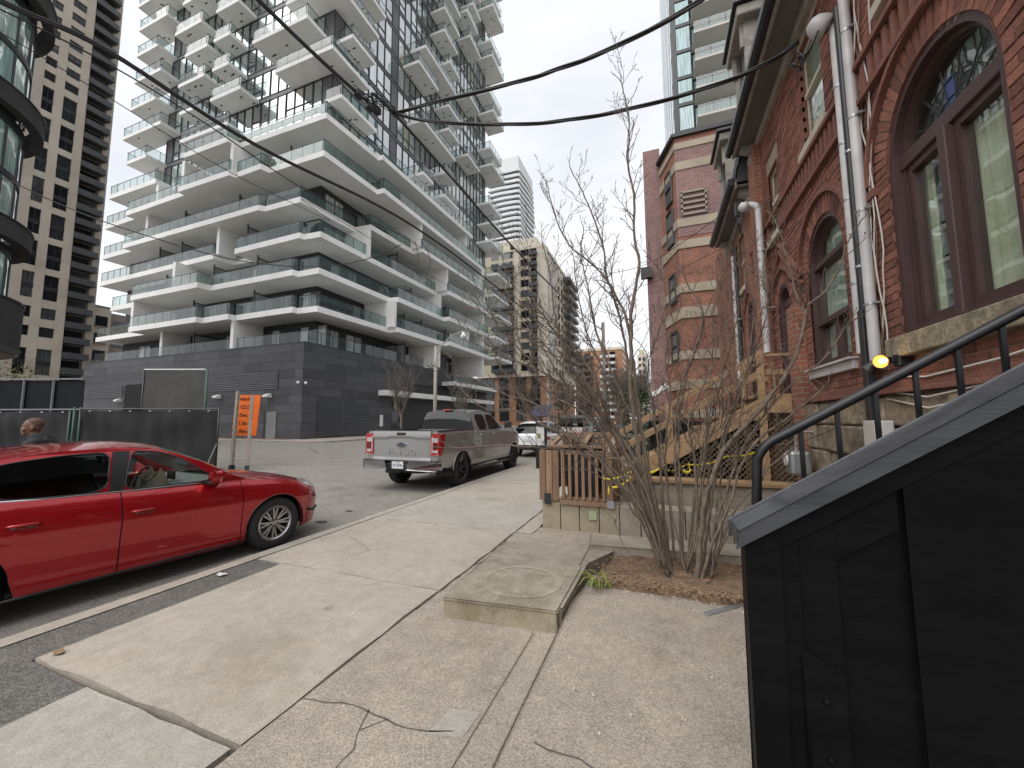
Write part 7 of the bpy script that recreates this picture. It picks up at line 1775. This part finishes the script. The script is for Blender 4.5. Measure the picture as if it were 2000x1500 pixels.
# ---- walking man behind the red car
pm('skin', (.16, .075, .045), (.12, .055, .033), 30, .5, bump=.1, bscale=200); pm('jacket', (.018, .02, .022), (.012, .013, .015), 8, .85, bump=.6, bscale=14); pm('trousers', (.03, .03, .035), rough=.9); pm('shoe', (.02, .02, .02), rough=.5)
pm('scalp', (.10, .05, .035), (.07, .036, .026), 60, .75); pm('eye_white', (.5, .45, .42), rough=.2)
def person():
    root = U(88, 818, D=5.35); gx_, gy = root.x, root.y
    t = thing('person', 'man with shaved head and dark jacket walking past behind the red car', 'person', None, (gx_, gy, 0), 0)
    # faces image-left: heading
    hd = (-RT*.86-FW*.55); hd.z = 0; hd.normalize(); t.rotation_euler = (0, 0, math.atan2(hd.y, hd.x)-math.pi/2)   # local +y = forward
    b = MB()
    def ell(c, r, n=14, m=10, rot=None):
        vs = []; fs = []
        for i in range(m+1):
            a = math.pi*i/m
            for k in range(n):
                q = 2*math.pi*k/n; v = Vector((r[0]*math.sin(a)*math.cos(q), r[1]*math.sin(a)*math.sin(q), r[2]*math.cos(a)))
                if rot: v = rot @ v
                vs.append(Vector(c)+v)
        for i in range(m):
            for k in range(n): fs.append((i*n+k, i*n+(k+1) % n, (i+1)*n+(k+1) % n, (i+1)*n+k))
        b.add(vs, fs)
    # head (leaning forward a little), y forward
    ell((0, .10, 1.60), (.075, .096, .105)); ell((0, .12, 1.545), (.064, .078, .075)); ell((0, .165, 1.495), (.040, .036, .030)); ell((0, .085, 1.625), (.074, .09, .083))
    ell((0, .197, 1.562), (.012, .017, .026)); ell((0, .200, 1.548), (.020, .014, .012)); ell((0, .185, 1.598), (.052, .018, .012)); ell((0, .196, 1.522), (.026, .014, .008)); ell((0, .193, 1.508), (.024, .014, .009))
    for s in (-1, 1): ell((s*.078, .085, 1.565), (.010, .022, .034), rot=Matrix.Rotation(s*.3, 3, 'Z')); ell((s*.05, .165, 1.545), (.022, .022, .028))
    def limb(pts, rad): b.tube(pts, rad, 12)
    limb([(0, .05, 1.36), (0, .08, 1.46), (0, .10, 1.53)], [.075, .058, .055])
    limb([(0, .0, .90), (0, .0, 1.0), (0, .0, 1.15), (0, .02, 1.30), (0, .035, 1.40), (0, .045, 1.44)], [.14, .155, .165, .185, .15, .08])
    for s in (-1, 1):
        ell((s*.16, .03, 1.365), (.075, .075, .07))
        sw_ = s*.22
        limb([(s*.17, .03, 1.37), (s*.215, .0-sw_*.6, 1.12), (s*.20, .10-sw_*.9, .90), (s*.195, .14-sw_*.9, .84)], [.068, .055, .043, .034])
        hb_ = Vector((s*.195, .15-sw_*.9, .80)); ell(hb_, (.022, .042, .05))
        for f in range(4): limb([hb_+Vector((0, -.028+f*.019, -.03)), hb_+Vector((s*-.004, -.03+f*.02+.012, -.075)), hb_+Vector((s*-.018, -.028+f*.02+.02, -.105+.008*abs(f-1.5)))], [.0095, .009, .0075])
        limb([hb_+Vector((0, .03, .005)), hb_+Vector((s*-.01, .058, -.025)), hb_+Vector((s*-.016, .062, -.055))], [.011, .010, .008])
        st_ = s*.30
        limb([(s*.085, .0, .95), (s*.095, st_*.45+.04, .52), (s*.09, st_*.9-.03, .10)], [.095, .068, .045])
        ell((s*.09, st_*.9+.03, .055), (.045, .13, .055))
    o = b.build('body', 'skin', t)
    rm = o.modifiers.new('remesh', 'REMESH'); rm.mode = 'VOXEL'; rm.voxel_size = .0085; rm.use_smooth_shade = True
    sm = o.modifiers.new('smooth', 'SMOOTH'); sm.factor = .5; sm.iterations = 4
    dg = bpy.context.evaluated_depsgraph_get(); dg.update(); me = bpy.data.meshes.new_from_object(o.evaluated_get(dg)); o.modifiers.clear(); o.data = me
    me.materials.clear()
    for m_ in ('skin', 'jacket', 'trousers', 'shoe', 'scalp'): me.materials.append(M[m_])
    for p in me.polygons:
        c_ = p.center; hand = abs(c_.x) > .15 and c_.z < .85 and c_.z > .60
        p.material_index = 3 if c_.z < .10 else 0 if hand else 2 if c_.z < .88 else 1 if c_.z < 1.455-(.03 if c_.y > .1 else 0) else (4 if (c_.z-1.60)*.9-(c_.y-.10)*.62 > .035 else 0); p.use_smooth = True
    for s in (-1, 1): MB().lathe([(0, .008), (.006, .006), (.009, 0)], 8, Matrix.Translation((s*.033, .183, 1.577)) @ Matrix.Rotation(R(-90), 4, 'X')).build('eye', 'eye_white', t)
    # collar and hood of the jacket
    P = [[((.085+.03*k)*math.cos(q), .055+(.085+.028*k)*math.sin(q)-.02*k, 1.435+.055*(1-k)*1.0+.02*math.sin(q)*-1) for k in (0, .5, 1, 1.5)] for q in np.linspace(0, 2*math.pi, 26)]
    cl = MB().grid(P).build('collar', 'jacket', t, smooth=True); cl.modifiers.new('solid', 'SOLIDIFY').thickness = .012
    P = [[(.14*math.cos(q)*(1-.25*k), -.06-.05*k+.03*math.sin(q), 1.40+.07*math.sin(q)-.03*k) for k in (0, .6, 1.2)] for q in np.linspace(0, 2*math.pi, 22)]
    hd_ = MB().grid(P).build('hood', 'jacket', t, smooth=True); hd_.modifiers.new('solid', 'SOLIDIFY').thickness = .025
person()
